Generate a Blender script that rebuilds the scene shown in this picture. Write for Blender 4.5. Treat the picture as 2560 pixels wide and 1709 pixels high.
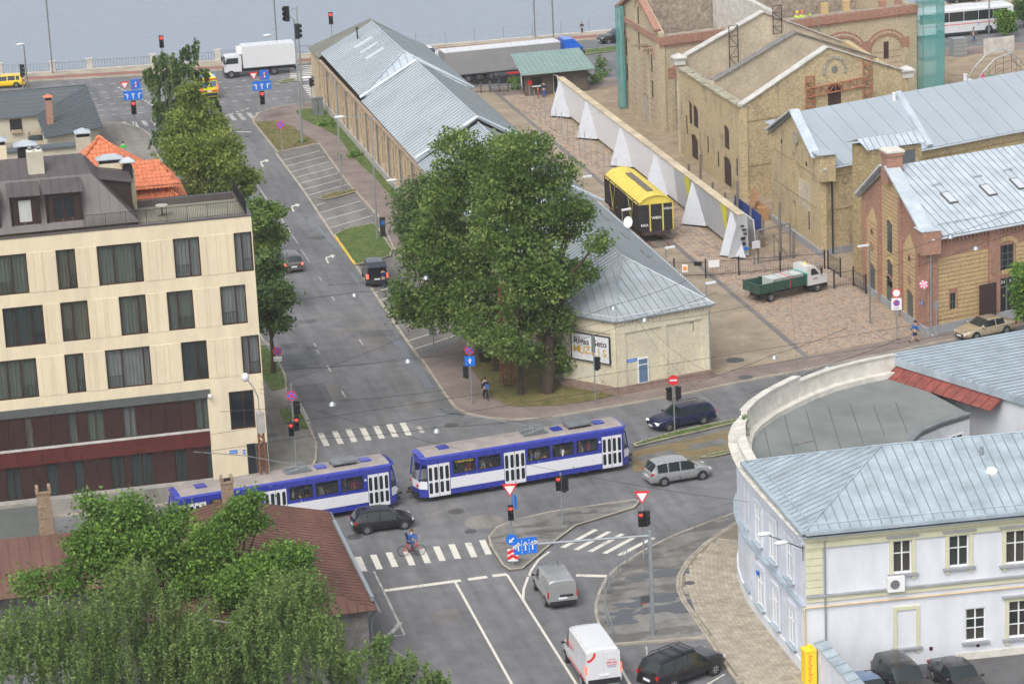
import bpy, bmesh, math, random
from mathutils import Vector, Matrix
random.seed(7)
for o in list(bpy.data.objects): bpy.data.objects.remove(o)
SC = bpy.context.scene; COL = SC.collection
# ---------------------------------------------------------------- camera
FPX, PITCH, ROLL, CAMH, YAW = 7100.0, .286, .0462, 62.2, math.radians(12)
def _basis():
    F = Vector((0, math.cos(PITCH), -math.sin(PITCH))); r = Vector((1, 0, 0)); d = F.cross(r)
    c, s = math.cos(ROLL), math.sin(ROLL)
    rot = Matrix.Rotation(-YAW, 3, 'Z')
    return rot @ (c*r + s*d), rot @ (-s*r + c*d), rot @ F
CR, CD, CF = _basis()
CAM = Vector((0, 0, CAMH))
cam = bpy.data.cameras.new('camera'); camo = bpy.data.objects.new('camera', cam); COL.objects.link(camo)
camo.matrix_world = Matrix(((CR.x, -CD.x, -CF.x, 0), (CR.y, -CD.y, -CF.y, 0), (CR.z, -CD.z, -CF.z, CAMH), (0, 0, 0, 1)))
cam.sensor_width = 36; cam.lens = 36*FPX/2560; cam.clip_start = 1; cam.clip_end = 6000
SC.camera = camo
# ---------------------------------------------------------------- sky and light (overcast)
wd = bpy.data.worlds.new('World'); SC.world = wd; wd.use_nodes = True
wn = wd.node_tree; bgn = wn.nodes['Background']
sky = wn.nodes.new('ShaderNodeTexSky'); sky.sky_type = 'NISHITA'; sky.sun_disc = False
SUN_EL, SUN_AZ = math.radians(52), math.radians(215)
sky.sun_elevation = SUN_EL; sky.sun_rotation = SUN_AZ; sky.dust_density = 4; sky.air_density = 1.0; sky.ozone_density = 1.5
hs = wn.nodes.new('ShaderNodeHueSaturation'); hs.inputs['Saturation'].default_value = .30
wn.links.new(sky.outputs[0], hs.inputs['Color']); wn.links.new(hs.outputs[0], bgn.inputs['Color'])
bgn.inputs['Strength'].default_value = .15
sl = bpy.data.lights.new('sun', 'SUN'); sl.energy = .8; sl.angle = math.radians(30); sl.color = (1, .97, .93)
so = bpy.data.objects.new('sun', sl); COL.objects.link(so)
sd = Vector((math.sin(SUN_AZ)*math.cos(SUN_EL), math.cos(SUN_AZ)*math.cos(SUN_EL), math.sin(SUN_EL)))
so.rotation_euler = sd.to_track_quat('Z', 'Y').to_euler(); so.location = (0, 0, 120)
SC.view_settings.view_transform = 'Standard'; SC.view_settings.look = 'None'
SC.view_settings.exposure = 0.56; SC.view_settings.gamma = 1
# ---------------------------------------------------------------- photo pixel -> place
def Z(ox, oy, s): return lambda x, y: (ox+x/s, oy+y/s)
zA=Z(0,0,2.613); zB=Z(700,0,2.613); zC=Z(1500,0,2.216); zD=Z(0,400,2.613); zE=Z(600,500,2.613); zF=Z(1400,400,2.025)
zG=Z(0,900,1.938); zH=Z(700,1000,2.212); zI=Z(1500,850,1.8255); zJ=Z(400,1020,1.894); zK1=Z(0,300,5.226); zK2=Z(380,900,3.919)
zK3=Z(1380,520,3.136); zK4=Z(1500,0,3.915); zK5=Z(2060,0,4.698); zK6=Z(2120,330,2.85); zL1=Z(1600,1000,3.484); zL2=Z(1980,1200,3.081)
zL3=Z(1780,800,3.012); zL4=Z(0,180,5.872); zL5=Z(1380,1380,4.767); zL6=Z(1840,420,6.029)
def ray(p): return CF + CR*((p[0]-1280)/FPX) + CD*((p[1]-854.5)/FPX)
def atz(p, z=0.): v = ray(p); return CAM + v*((z-CAMH)/v.z)
def aty(p, y): v = ray(p); return CAM + v*(y/v.y)
def atx(p, x): v = ray(p); return CAM + v*(x/v.x)
def pj(X):
    q = Vector(X)-CAM; w = q.dot(CF); return (1280+FPX*q.dot(CR)/w, 854.5+FPX*q.dot(CD)/w)
def upto(g, ypx):          # height above the point g at which the plumb line reaches picture row ypx
    lo, hi = 0., 60.
    for _ in range(40):
        m = (lo+hi)/2
        if pj((g[0], g[1], g[2]+m))[1] > ypx: lo = m
        else: hi = m
    return lo
# ---------------------------------------------------------------- mesh builder
class MB:
    def __init__(s): s.v = []; s.f = []; s.m = []
    def poly(s, pts, m=0):
        n = len(s.v); s.v += [tuple(p) for p in pts]; s.f.append(tuple(range(n, n+len(pts)))); s.m.append(m)
    def box(s, x0, x1, y0, y1, z0, z1, m=0, ex=()):
        n = len(s.v)
        s.v += [(x0,y0,z0),(x1,y0,z0),(x1,y1,z0),(x0,y1,z0),(x0,y0,z1),(x1,y0,z1),(x1,y1,z1),(x0,y1,z1)]
        for k, f in enumerate(((0,3,2,1),(4,5,6,7),(0,1,5,4),(1,2,6,5),(2,3,7,6),(3,0,4,7))):
            if k in ex: continue
            s.f.append(tuple(n+i for i in f)); s.m.append(m)
    def hexa(s, b, t, m=0):            # bottom ring, top ring of equal length
        n = len(s.v); k = len(b); s.v += [tuple(p) for p in b]+[tuple(p) for p in t]
        s.f.append(tuple(n+i for i in range(k-1, -1, -1))); s.f.append(tuple(n+k+i for i in range(k)))
        for i in range(k): j = (i+1) % k; s.f.append((n+i, n+j, n+k+j, n+k+i))
        s.m += [m]*(k+2)
    def prism(s, pts, z0, z1, m=0): s.hexa([(p[0], p[1], z0) for p in pts], [(p[0], p[1], z1) for p in pts], m)
    def slab(s, pts, n, t, m=0):       # polygon in space given thickness t along n
        n = Vector(n).normalized()*t; s.hexa([Vector(p)-n for p in pts], pts, m)
    def obox(s, c, U, V, Wv, m=0):     # centre and three half vectors
        c, U, V, Wv = map(Vector, (c, U, V, Wv))
        q = [c-U-V-Wv, c+U-V-Wv, c+U+V-Wv, c-U+V-Wv]; s.hexa(q, [p+2*Wv for p in q], m)
    def cyl(s, a, b, r0, r1=None, n=8, m=0, caps=True):
        a, b = Vector(a), Vector(b); r1 = r0 if r1 is None else r1
        d = (b-a).normalized(); u = d.cross(Vector((0, 0, 1)) if abs(d.z) < .9 else Vector((1, 0, 0))).normalized(); w = d.cross(u)
        k = len(s.v)
        for c, r in ((a, r0), (b, r1)):
            for i in range(n):
                t = 2*math.pi*i/n; s.v.append(tuple(c+u*(r*math.cos(t))+w*(r*math.sin(t))))
        for i in range(n):
            j = (i+1) % n; s.f.append((k+i, k+n+i, k+n+j, k+j)); s.m.append(m)
        if caps:
            s.f.append(tuple(k+i for i in range(n))); s.f.append(tuple(k+n+i for i in range(n-1, -1, -1))); s.m += [m, m]
    def tube(s, pts, r, n=6, m=0):
        for a, b in zip(pts, pts[1:]): s.cyl(a, b, r, r, n, m)
    def lathe(s, c, prof, n=12, m=0):   # profile of (radius, z)
        k = len(s.v)
        for r, z in prof:
            for i in range(n): t = 2*math.pi*i/n; s.v.append((c[0]+r*math.cos(t), c[1]+r*math.sin(t), c[2]+z))
        for a in range(len(prof)-1):
            for i in range(n):
                j = (i+1) % n; s.f.append((k+a*n+i, k+a*n+j, k+(a+1)*n+j, k+(a+1)*n+i)); s.m.append(m)
        s.f.append(tuple(k+i for i in range(n-1, -1, -1))); s.f.append(tuple(k+(len(prof)-1)*n+i for i in range(n))); s.m += [m, m]
    def ball(s, c, r, n=10, k=6, m=0):
        r = (r, r, r) if isinstance(r, (int, float)) else r; b = len(s.v)
        for a in range(k+1):
            p = math.pi*a/k
            for i in range(n):
                t = 2*math.pi*i/n; s.v.append((c[0]+r[0]*math.sin(p)*math.cos(t), c[1]+r[1]*math.sin(p)*math.sin(t), c[2]-r[2]*math.cos(p)))
        for a in range(k):
            for i in range(n): j = (i+1) % n; s.f.append((b+a*n+i, b+a*n+j, b+(a+1)*n+j, b+(a+1)*n+i)); s.m.append(m)
    def mesh(s, name, mats, smooth=False, off=None):
        me = bpy.data.meshes.new(name)
        v = s.v if off is None else [(p[0]-off[0], p[1]-off[1], p[2]-off[2]) for p in s.v]
        me.from_pydata(v, [], s.f)
        for m in (mats if isinstance(mats, (list, tuple)) else [mats]): me.materials.append(M(m))
        if any(s.m): me.polygons.foreach_set('material_index', s.m)
        if smooth: me.polygons.foreach_set('use_smooth', [True]*len(s.f)); me.set_sharp_from_angle(angle=math.radians(smooth if smooth is not True else 40))
        me.update(); return me
    def build(s, name, mats, parent=None, smooth=False, loc=None):
        # vertices are in world space unless the parent was made with local=True; loc sets the origin of a top-level mesh
        off = None
        if parent is not None and not parent.get('_local'): off = parent.get('_w')
        if parent is None and loc is not None: off = loc
        o = bpy.data.objects.new(name, s.mesh(name, mats, smooth, off)); COL.objects.link(o)
        if parent is not None:
            o.parent = parent
            if not parent.get('_local') and parent.get('_w') is not None: o['_w'] = parent['_w']
            if parent.get('_local'): o['_local'] = 1
        elif loc is not None: o.location = loc; o['_w'] = tuple(loc)
        return o
def tag(o, label, cat, group=None):
    o['label'] = label; o['category'] = cat
    if group: o['group'] = group
    return o
def struct(o, kind='structure'): o['kind'] = kind; return o
def thing(name, label, cat, loc=(0,0,0), rz=None, group=None):   # rz given: parts are in the local frame
    o = bpy.data.objects.new(name, None); COL.objects.link(o); o.location = loc; o.empty_display_size = .2
    if rz is None: o['_w'] = tuple(loc)
    else: o['_local'] = 1; o.rotation_euler = (0, 0, rz)
    return tag(o, label, cat, group)
def copytree(o, parent=None):
    c = o.copy(); COL.objects.link(c)
    if parent is not None: c.parent = parent
    for ch in o.children: copytree(ch, c)
    return c
def children_of(o): return list(o.children)
# ---------------------------------------------------------------- materials
MATS = {}
def M(n):
    if not isinstance(n, str): return n
    return MATS[n]
def newmat(name):
    m = bpy.data.materials.new(name); m.use_nodes = True; MATS[name] = m
    nt = m.node_tree; return m, nt, nt.nodes['Principled BSDF']
def N(nt, t, **kw):
    n = nt.nodes.new(t)
    for k, v in kw.items():
        if k[0] == '_': setattr(n, k[1:], v)
        else:
            key = int(k[1:]) if k[0] == 'i' and k[1:].isdigit() else k.replace('0', ' ')
            n.inputs[key].default_value = v
    return n
def ramp(nt, fac, stops):
    r = nt.nodes.new('ShaderNodeValToRGB'); e = r.color_ramp.elements
    while len(e) < len(stops): e.new(.5)
    for x, (p, c) in zip(e, stops): x.position = p; x.color = (*c, 1) if len(c) == 3 else c
    nt.links.new(fac, r.inputs[0]); return r.outputs[0]
def mixc(nt, a, b, f, mode='MIX'):
    m = nt.nodes.new('ShaderNodeMix'); m.data_type = 'RGBA'; m.blend_type = mode
    for sock, v in ((m.inputs[6], a), (m.inputs[7], b), (m.inputs[0], f)):
        if hasattr(v, 'is_linked'): nt.links.new(v, sock)
        else: sock.default_value = (*v, 1) if isinstance(v, tuple) and len(v) == 3 else v
    return m.outputs[2]
def coords(nt, kind='pos', scale=(1,1,1)):
    if kind == 'pos': src = nt.nodes.new('ShaderNodeNewGeometry').outputs['Position']
    else: src = nt.nodes.new('ShaderNodeTexCoord').outputs['Object']
    mp = nt.nodes.new('ShaderNodeMapping'); mp.inputs['Scale'].default_value = scale; nt.links.new(src, mp.inputs[0]); return mp.outputs[0]
def noise(nt, vec, scale, detail=4, rough=.55):
    n = nt.nodes.new('ShaderNodeTexNoise'); n.inputs['Scale'].default_value = scale; n.inputs['Detail'].default_value = detail; n.inputs['Roughness'].default_value = rough
    nt.links.new(vec, n.inputs['Vector']); return n.outputs['Fac']
def bump(nt, b, h, s=.3, d=.02):
    n = nt.nodes.new('ShaderNodeBump'); n.inputs['Strength'].default_value = s; n.inputs['Distance'].default_value = d
    nt.links.new(h, n.inputs['Height']); nt.links.new(n.outputs[0], b.inputs['Normal'])
def mat(name, col, rough=.6, metal=0., var=.12, sc=1.5, fine=.06, fsc=18, kind='pos', bmp=0., stretch=(1,1,1), spec=None):
    m, nt, b = newmat(name); v = coords(nt, kind, stretch)
    n1 = noise(nt, v, sc, 5); dk = tuple(c*(1-var) for c in col); lt = tuple(min(1, c*(1+var)) for c in col)
    c = ramp(nt, n1, [(.3, dk), (.7, lt)])
    if fine:
        n2 = noise(nt, v, fsc, 3); c = mixc(nt, c, ramp(nt, n2, [(.3, (1-fine,)*3), (.7, (1,)*3)]), 1., 'MULTIPLY')
        if bmp: bump(nt, b, n2, bmp)
    nt.links.new(c, b.inputs['Base Color']); b.inputs['Roughness'].default_value = rough; b.inputs['Metallic'].default_value = metal
    if spec is not None: b.inputs['Specular IOR Level'].default_value = spec
    return m
def flat(name, col, rough=.5, metal=0., coat=0., emit=0., alpha=None):
    m, nt, b = newmat(name); b.inputs['Base Color'].default_value = (*col, 1); b.inputs['Roughness'].default_value = rough; b.inputs['Metallic'].default_value = metal
    if coat: b.inputs['Coat Weight'].default_value = coat; b.inputs['Coat Roughness'].default_value = .06
    if emit: b.inputs['Emission Color'].default_value = (*col, 1); b.inputs['Emission Strength'].default_value = emit
    return m
def paint(name, col, metal=0.):       # car paint with road dust
    m, nt, b = newmat(name); v = coords(nt, 'obj'); n = noise(nt, v, 2.2, 5)
    c = mixc(nt, col, tuple(.85*x+.03 for x in col), ramp(nt, n, [(.4, (0,)*3), (.8, (.1,)*3)])); nt.links.new(c, b.inputs['Base Color'])
    r = ramp(nt, n, [(.3, (.26,)*3), (.8, (.32,)*3)]); nt.links.new(r, b.inputs['Roughness']); b.inputs['Metallic'].default_value = metal
    b.inputs['Coat Weight'].default_value = .5; b.inputs['Coat Roughness'].default_value = .08
    return m
def asphalt(name, base, patch=.18, wet=0.):
    m, nt, b = newmat(name); v = coords(nt); 
    big = noise(nt, v, .11, 6, .6); mid = noise(nt, v, .9, 5, .6); fin = noise(nt, v, 40, 2)
    st = noise(nt, coords(nt, 'pos', (.9, .07, 1)), 1.0, 5, .6)
    c = ramp(nt, big, [(.3, tuple(x*(1-patch) for x in base)), (.68, tuple(x*(1+patch) for x in base))])
    c = mixc(nt, c, ramp(nt, mid, [(.3, (.80,)*3), (.62, (1.04,)*3)]), 1., 'MULTIPLY')
    c = mixc(nt, c, ramp(nt, st, [(.32, (.70,)*3), (.6, (1.06,)*3)]), .9, 'MULTIPLY')
    c = mixc(nt, c, ramp(nt, fin, [(.35, (.86,)*3), (.65, (1.06,)*3)]), 1., 'MULTIPLY')
    if wet:
        w = noise(nt, coords(nt, 'pos', (.5, 1.1, 1)), .75, 5, .55); wf = ramp(nt, w, [(.5, (0,)*3), (.56, (1,)*3)])
        c = mixc(nt, c, (.62, .62, .63), wf, 'MULTIPLY')
        nt.links.new(ramp(nt, w, [(.5, (.85,)*3), (.57, (.5,)*3)]), b.inputs['Roughness'])
    else: b.inputs['Roughness'].default_value = .88
    nt.links.new(c, b.inputs['Base Color']); bump(nt, b, fin, .25, .01); return m
def brickmat(name, c1, c2, mortar, dirt=.3, row=.075, bw=.26, stain=(.25,.2,.14), mottle=.5):
    m, nt, b = newmat(name); g = nt.nodes.new('ShaderNodeNewGeometry'); sx = nt.nodes.new('ShaderNodeSeparateXYZ'); nt.links.new(g.outputs['Position'], sx.inputs[0])
    ad = N(nt, 'ShaderNodeMath', _operation='ADD'); nt.links.new(sx.outputs[0], ad.inputs[0]); nt.links.new(sx.outputs[1], ad.inputs[1])
    cb = nt.nodes.new('ShaderNodeCombineXYZ'); nt.links.new(ad.outputs[0], cb.inputs[0]); nt.links.new(sx.outputs[2], cb.inputs[1])
    bt = nt.nodes.new('ShaderNodeTexBrick'); nt.links.new(cb.outputs[0], bt.inputs['Vector'])
    for k, v in (('Color1', (*c1, 1)), ('Color2', (*c2, 1)), ('Mortar', (*mortar, 1)), ('Scale', 1.), ('Mortar Size', .011), ('Brick Width', bw), ('Row Height', row), ('Bias', 0.), ('Mortar Smooth', .3)): bt.inputs[k].default_value = v
    v = coords(nt); n = noise(nt, v, .55, 6, .62); n2 = noise(nt, v, 5, 4, .6); n3 = noise(nt, coords(nt, 'pos', (1, 1, .18)), 1.3, 5, .6)
    c = mixc(nt, bt.outputs[0], ramp(nt, n2, [(.3, (1-mottle*.7,)*3), (.65, (1.12,)*3)]), 1., 'MULTIPLY')
    c = mixc(nt, c, stain, ramp(nt, n, [(.52, (0,)*3), (.75, (dirt,)*3)]))
    c = mixc(nt, c, tuple(.75*x for x in stain), ramp(nt, n3, [(.58, (0,)*3), (.72, (dirt*1.1,)*3)]))
    nt.links.new(c, b.inputs['Base Color']); b.inputs['Roughness'].default_value = .9
    bump(nt, b, mixc(nt, bt.outputs[1], n2, .6), .5, .02); return m
def leafmat(name, a, bcol, c3, trans=.25):
    m, nt, b = newmat(name); at = nt.nodes.new('ShaderNodeAttribute'); at.attribute_name = 'tint'
    c = ramp(nt, at.outputs['Fac'], [(0., a), (.55, bcol), (1., c3)]); nt.links.new(c, b.inputs['Base Color']); b.inputs['Roughness'].default_value = .55
    b.inputs['Specular IOR Level'].default_value = .25
    tr = nt.nodes.new('ShaderNodeBsdfTranslucent'); nt.links.new(c, tr.inputs[0]); mx = nt.nodes.new('ShaderNodeMixShader'); mx.inputs[0].default_value = trans
    nt.links.new(b.outputs[0], mx.inputs[1]); nt.links.new(tr.outputs[0], mx.inputs[2]); nt.links.new(mx.outputs[0], nt.nodes['Material Output'].inputs[0]); return m
def glassmat(name, col, alpha, rough=.05):
    m, nt, b = newmat(name); b.inputs['Base Color'].default_value = (*col, 1); b.inputs['Roughness'].default_value = rough
    tr = nt.nodes.new('ShaderNodeBsdfTransparent'); mx = nt.nodes.new('ShaderNodeMixShader'); mx.inputs[0].default_value = alpha
    nt.links.new(tr.outputs[0], mx.inputs[1]); nt.links.new(b.outputs[0], mx.inputs[2]); nt.links.new(mx.outputs[0], nt.nodes['Material Output'].inputs[0]); return m
asphalt('asphalt', (.175, .175, .18), .2); asphalt('asphalt_dark', (.115, .112, .115), .2); asphalt('asphalt_patch', (.20, .195, .19), .12)
asphalt('asphalt_repair', (.125, .125, .13), .1); asphalt('asphalt_parking', (.19, .18, .17), .3); asphalt('asphalt_wet', (.235, .225, .205), .14, wet=1)
asphalt('asphalt_pale', (.24, .225, .20), .22)
mat('kerbstone', (.40, .36, .29), .85, var=.25, sc=.8, fine=.2); mat('concrete', (.42, .40, .37), .85, var=.2, fine=.15); mat('concrete_pale', (.55, .53, .49), .8, var=.18, fine=.12)
mat('paint_yellow', (.75, .50, .05), .6, var=.2); mat('rail_steel', (.30, .29, .28), .35, .8, var=.2)
def linepaint(name, col, wear):
    m, nt, b = newmat(name); v = coords(nt); n = noise(nt, v, 6, 6, .7); n2 = noise(nt, v, .8, 3)
    w = mixc(nt, n, n2, .4); c = mixc(nt, col, (.2, .2, .2), ramp(nt, w, [(wear, (0,)*3), (wear+.07, (.85,)*3)]))
    nt.links.new(c, b.inputs['Base Color']); b.inputs['Roughness'].default_value = .75
linepaint('line', (.66, .63, .55), .56); linepaint('line_worn', (.50, .48, .44), .47)
# water
m, nt, b = newmat('water'); v = coords(nt, 'pos', (1, .55, 1)); n = noise(nt, v, .55, 5, .6); n2 = noise(nt, v, 2.2, 4, .6)
b.inputs['Base Color'].default_value = (.24, .28, .335, 1); b.inputs['Roughness'].default_value = .25
b.inputs['Specular IOR Level'].default_value = .5; bump(nt, b, mixc(nt, n, n2, .5), .55, .35)
# grass
def grassmat(name, a, bb, cc, s=1.2):
    m, nt, b = newmat(name); v = coords(nt); n = noise(nt, v, s, 6, .6); n2 = noise(nt, v, 14, 4, .7)
    c = ramp(nt, n, [(.3, a), (.5, bb), (.72, cc)]); c = mixc(nt, c, ramp(nt, n2, [(.3, (.6,)*3), (.7, (1.15,)*3)]), 1., 'MULTIPLY')
    nt.links.new(c, b.inputs['Base Color']); b.inputs['Roughness'].default_value = .95; bump(nt, b, n2, .8, .05)
grassmat('grass', (.06, .11, .02), (.11, .17, .035), (.19, .19, .065)); grassmat('grass_dry', (.10, .11, .03), (.20, .17, .06), (.25, .19, .085))
grassmat('track_fill', (.20, .15, .07), (.26, .20, .10), (.16, .15, .09), .6)
def paver(name, c1, c2, mortar, bw, row, rot=0., dirt=.35):
    m, nt, b = newmat(name); g = nt.nodes.new('ShaderNodeNewGeometry'); mp = nt.nodes.new('ShaderNodeMapping'); mp.inputs['Rotation'].default_value = (0, 0, rot); nt.links.new(g.outputs['Position'], mp.inputs[0])
    bt = nt.nodes.new('ShaderNodeTexBrick'); nt.links.new(mp.outputs[0], bt.inputs['Vector'])
    for k, v in (('Color1', (*c1, 1)), ('Color2', (*c2, 1)), ('Mortar', (*mortar, 1)), ('Scale', 1.), ('Mortar Size', .012), ('Brick Width', bw), ('Row Height', row), ('Bias', 0.)): bt.inputs[k].default_value = v
    v = coords(nt); n = noise(nt, v, .35, 6, .6); n2 = noise(nt, v, 7, 4)
    c = mixc(nt, bt.outputs[0], ramp(nt, n, [(.3, (1-dirt,)*3), (.65, (1.05,)*3)]), 1., 'MULTIPLY'); c = mixc(nt, c, ramp(nt, n2, [(.3, (.85,)*3), (.7, (1.08,)*3)]), 1., 'MULTIPLY')
    nt.links.new(c, b.inputs['Base Color']); b.inputs['Roughness'].default_value = .85; bump(nt, b, bt.outputs[1], .3, .01)
paver('paver_tan', (.42, .34, .24), (.36, .29, .21), (.24, .20, .15), .4, .2, .5); paver('paver_pink', (.30, .23, .20), (.25, .20, .18), (.16, .14, .12), .4, .2, .1)
paver('paver_red', (.36, .17, .13), (.31, .15, .12), (.25, .16, .13), .4, .2); paver('paver_cream', (.46, .40, .30), (.41, .36, .28), (.3, .26, .2), .4, .2)
paver('paver_grey', (.23, .22, .21), (.19, .18, .18), (.13, .12, .12), .25, .12)
m, nt, b = newmat('cobble')
at = nt.nodes.new('ShaderNodeAttribute'); at.attribute_name = 'tint'
c = ramp(nt, at.outputs['Fac'], [(0, (.20, .15, .13)), (.3, (.36, .25, .19)), (.55, (.42, .31, .22)), (.8, (.34, .29, .25)), (1, (.24, .22, .21))]); nt.links.new(c, b.inputs['Base Color']); b.inputs['Roughness'].default_value = .8
mat('sand_joint', (.36, .28, .19), .95, var=.25, sc=.7, fine=.3)
# walls, roofs, metals, glass
mat('render_cream', (.74, .64, .45), .85, var=.08, sc=1.1, fine=.08, fsc=9, bmp=.1, stretch=(1, 1, .22)); mat('render_white', (.70, .72, .76), .85, var=.09, sc=1.0, fine=.07, stretch=(1, 1, .3)); mat('render_lilac', (.64, .67, .74), .85, var=.1, sc=1.2, fine=.06)
mat('render_lime', (.63, .62, .43), .85, var=.07); mat('render_cold', (.62, .64, .66), .85, var=.1); mat('render_beige', (.55, .51, .40), .9, var=.15, sc=.5, fine=.15); mat('render_museum', (.70, .64, .47), .88, var=.16, sc=.45, fine=.2, fsc=5)
mat('plaster_old', (.58, .50, .37), .95, var=.2, sc=.35, fine=.25, fsc=4); mat('plinth', (.30, .21, .17), .9, var=.2, fine=.2); mat('plinth_grey', (.33, .34, .36), .85, var=.12)
mat('frame_brown', (.055, .022, .016), .45, var=.15, kind='obj'); mat('panel_brown', (.05, .024, .022), .4, var=.2, sc=.4); mat('panel_red', (.11, .026, .022), .4, var=.15); mat('panel_grey', (.10, .11, .105), .5, var=.12)
mat('roof_brown_metal', (.135, .115, .115), .42, .3, var=.18, sc=.4, fine=.12); mat('dormer_brown', (.04, .025, .02), .5, var=.2)
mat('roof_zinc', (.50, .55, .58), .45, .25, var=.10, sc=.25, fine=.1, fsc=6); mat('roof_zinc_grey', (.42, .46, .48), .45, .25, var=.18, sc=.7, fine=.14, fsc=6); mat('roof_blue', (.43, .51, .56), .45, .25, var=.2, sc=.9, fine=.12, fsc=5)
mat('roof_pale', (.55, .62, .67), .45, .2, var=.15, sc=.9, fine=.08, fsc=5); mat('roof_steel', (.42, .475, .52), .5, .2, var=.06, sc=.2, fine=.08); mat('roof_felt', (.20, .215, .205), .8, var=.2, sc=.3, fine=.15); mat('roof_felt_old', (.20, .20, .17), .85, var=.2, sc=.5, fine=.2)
mat('roof_rust', (.17, .085, .065), .65, .15, var=.25, sc=.5, fine=.2, fsc=7, stretch=(1, .3, 1)); mat('roof_redlead', (.26, .07, .055), .6, var=.3, sc=2, fine=.25); mat('roof_green', (.26, .37, .34), .5, .2, var=.12); mat('roof_slate', (.09, .105, .115), .7, var=.15, sc=.4)
mat('tile_orange', (.64, .21, .10), .7, var=.18, sc=3, fine=.15); mat('seam_grey', (.22, .25, .27), .6); mat('gas_paint', (.70, .52, .28), .6); mat('wall_orange', (.75, .35, .08), .85, var=.08)
mat('cap_stone', (.70, .67, .60), .8, var=.15, fine=.2); mat('cap_moss', (.40, .38, .28), .9, var=.4, sc=2, fine=.3); mat('stone_grey', (.42, .38, .30), .9, var=.25, sc=1.5, fine=.3, fsc=5, bmp=.5)
brickmat('brick_yellow', (.64, .50, .28), (.52, .40, .21), (.45, .38, .26), .75, mottle=.5); brickmat('brick_yellow_dark', (.45, .32, .16), (.36, .26, .13), (.28, .22, .14), .6); brickmat('brick_pale', (.56, .47, .33), (.45, .37, .24), (.42, .36, .26), .3, mottle=.3)
brickmat('brick_red', (.43, .21, .145), (.36, .17, .12), (.38, .27, .2), .3); brickmat('brick_yellow_clean', (.60, .43, .20), (.52, .37, .17), (.45, .36, .22), .2, mottle=.25); brickmat('brick_tower', (.58, .44, .22), (.36, .27, .13), (.2, .16, .1), .2)
brickmat('brick_museum', (.62, .50, .31), (.56, .45, .28), (.52, .42, .28), .4, mottle=.35); brickmat('chimney_brick', (.38, .25, .16), (.30, .2, .13), (.3, .26, .2), .5)
flat('galv', (.42, .45, .47), .42, .7); mat('galv_old', (.26, .28, .29), .5, .5, var=.2, kind='obj'); flat('steel_dark', (.05, .05, .055), .5, .4); flat('black', (.012, .012, .014), .55); flat('rubber', (.02, .02, .022), .8); flat('chrome', (.6, .6, .6), .2, .9)
mat('iron_rust', (.24, .10, .06), .8, .2, var=.3, sc=6); mat('iron_orange', (.36, .14, .07), .8, var=.25, sc=4); mat('iron_dark', (.07, .05, .045), .7, .3, var=.3, sc=5)
flat('white_paint', (.70, .71, .72), .4); flat('white_frame', (.78, .78, .78), .45); flat('plastic_white', (.8, .8, .78), .5); flat('sign_white', (.80, .80, .80), .45); flat('sign_blue', (.01, .16, .66), .45); flat('sign_red', (.70, .025, .03), .45); flat('sign_yellow', (.85, .62, .03), .5)
flat('lamp_red', (1., .04, .03), .4, emit=2.2); flat('lamp_off', (.02, .02, .02), .3); flat('tail_red', (.45, .012, .015), .2, coat=.5); flat('tail_lit', (1., .10, .05), .3, emit=1.6); flat('amber', (.9, .3, .02), .3); flat('amber_lit', (1., .38, .05), .3, emit=1.5); flat('headlight', (.75, .78, .8), .1, .3); flat('headlight_lit', (1., .95, .8), .2, emit=1.2); flat('blue_lamp', (.1, .25, 1.), .2, emit=1.0)
flat('glass_dark', (.018, .022, .026), .06, coat=.3); flat('glass_car', (.020, .028, .030), .05, coat=.4); glassmat('glass_tram', (.05, .06, .06), .18); glassmat('glass_clear', (.06, .08, .08), .30); flat('glass_sky', (.55, .58, .62), .12); flat('glass_blue', (.12, .20, .30), .1)
mat('curtain_green', (.28, .31, .25), .9, var=.2, sc=5, stretch=(6, 6, .15), kind='pos'); mat('curtain_olive', (.30, .28, .18), .9, var=.25, sc=5, stretch=(6, 6, .15)); mat('curtain_pale', (.50, .52, .50), .9, var=.2, sc=5, stretch=(6, 6, .15)); mat('dark_room_sheet', (.07, .075, .07), .9, var=.4, sc=4, stretch=(6, 6, .15)); mat('room_dark', (.02, .02, .02), .9)  # dark window sheet has the shade of an unlit room put into its colour
mat('wood_old', (.19, .165, .14), .9, var=.3, sc=3, stretch=(4, 4, .4)); mat('wood_plank', (.34, .26, .18), .85, var=.35, sc=2); mat('wood_grey', (.20, .19, .18), .9, var=.25, sc=3); mat('pallet', (.42, .24, .12), .85, var=.25, sc=4); mat('deck', (.25, .24, .18), .85, var=.25, sc=.6, fine=.2)
mat('rubble', (.40, .33, .26), .95, var=.35, sc=2, fine=.35, fsc=8, bmp=.8); mat('bark', (.075, .055, .04), .95, var=.35, sc=3, fine=.3, bmp=.6, stretch=(3, 3, .5)); mat('bark_birch', (.26, .25, .22), .85, var=.3, sc=3, stretch=(1, 1, 3)); mat('soil', (.09, .07, .05), .95, var=.3)
leafmat('leaf_linden', (.068, .135, .032), (.162, .257, .061), (.324, .405, .121), .4); leafmat('leaf_maple', (.061, .135, .024), (.142, .270, .049), (.270, .419, .081), .35); leafmat('leaf_birch', (.101, .169, .051), (.176, .270, .078), (.311, .405, .121), .4); leafmat('leaf_yellow', (.108, .169, .030), (.230, .297, .061), (.405, .446, .108), .4); leafmat('leaf_dark', (.057, .111, .038), (.121, .196, .061), (.230, .297, .095), .35)
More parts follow.
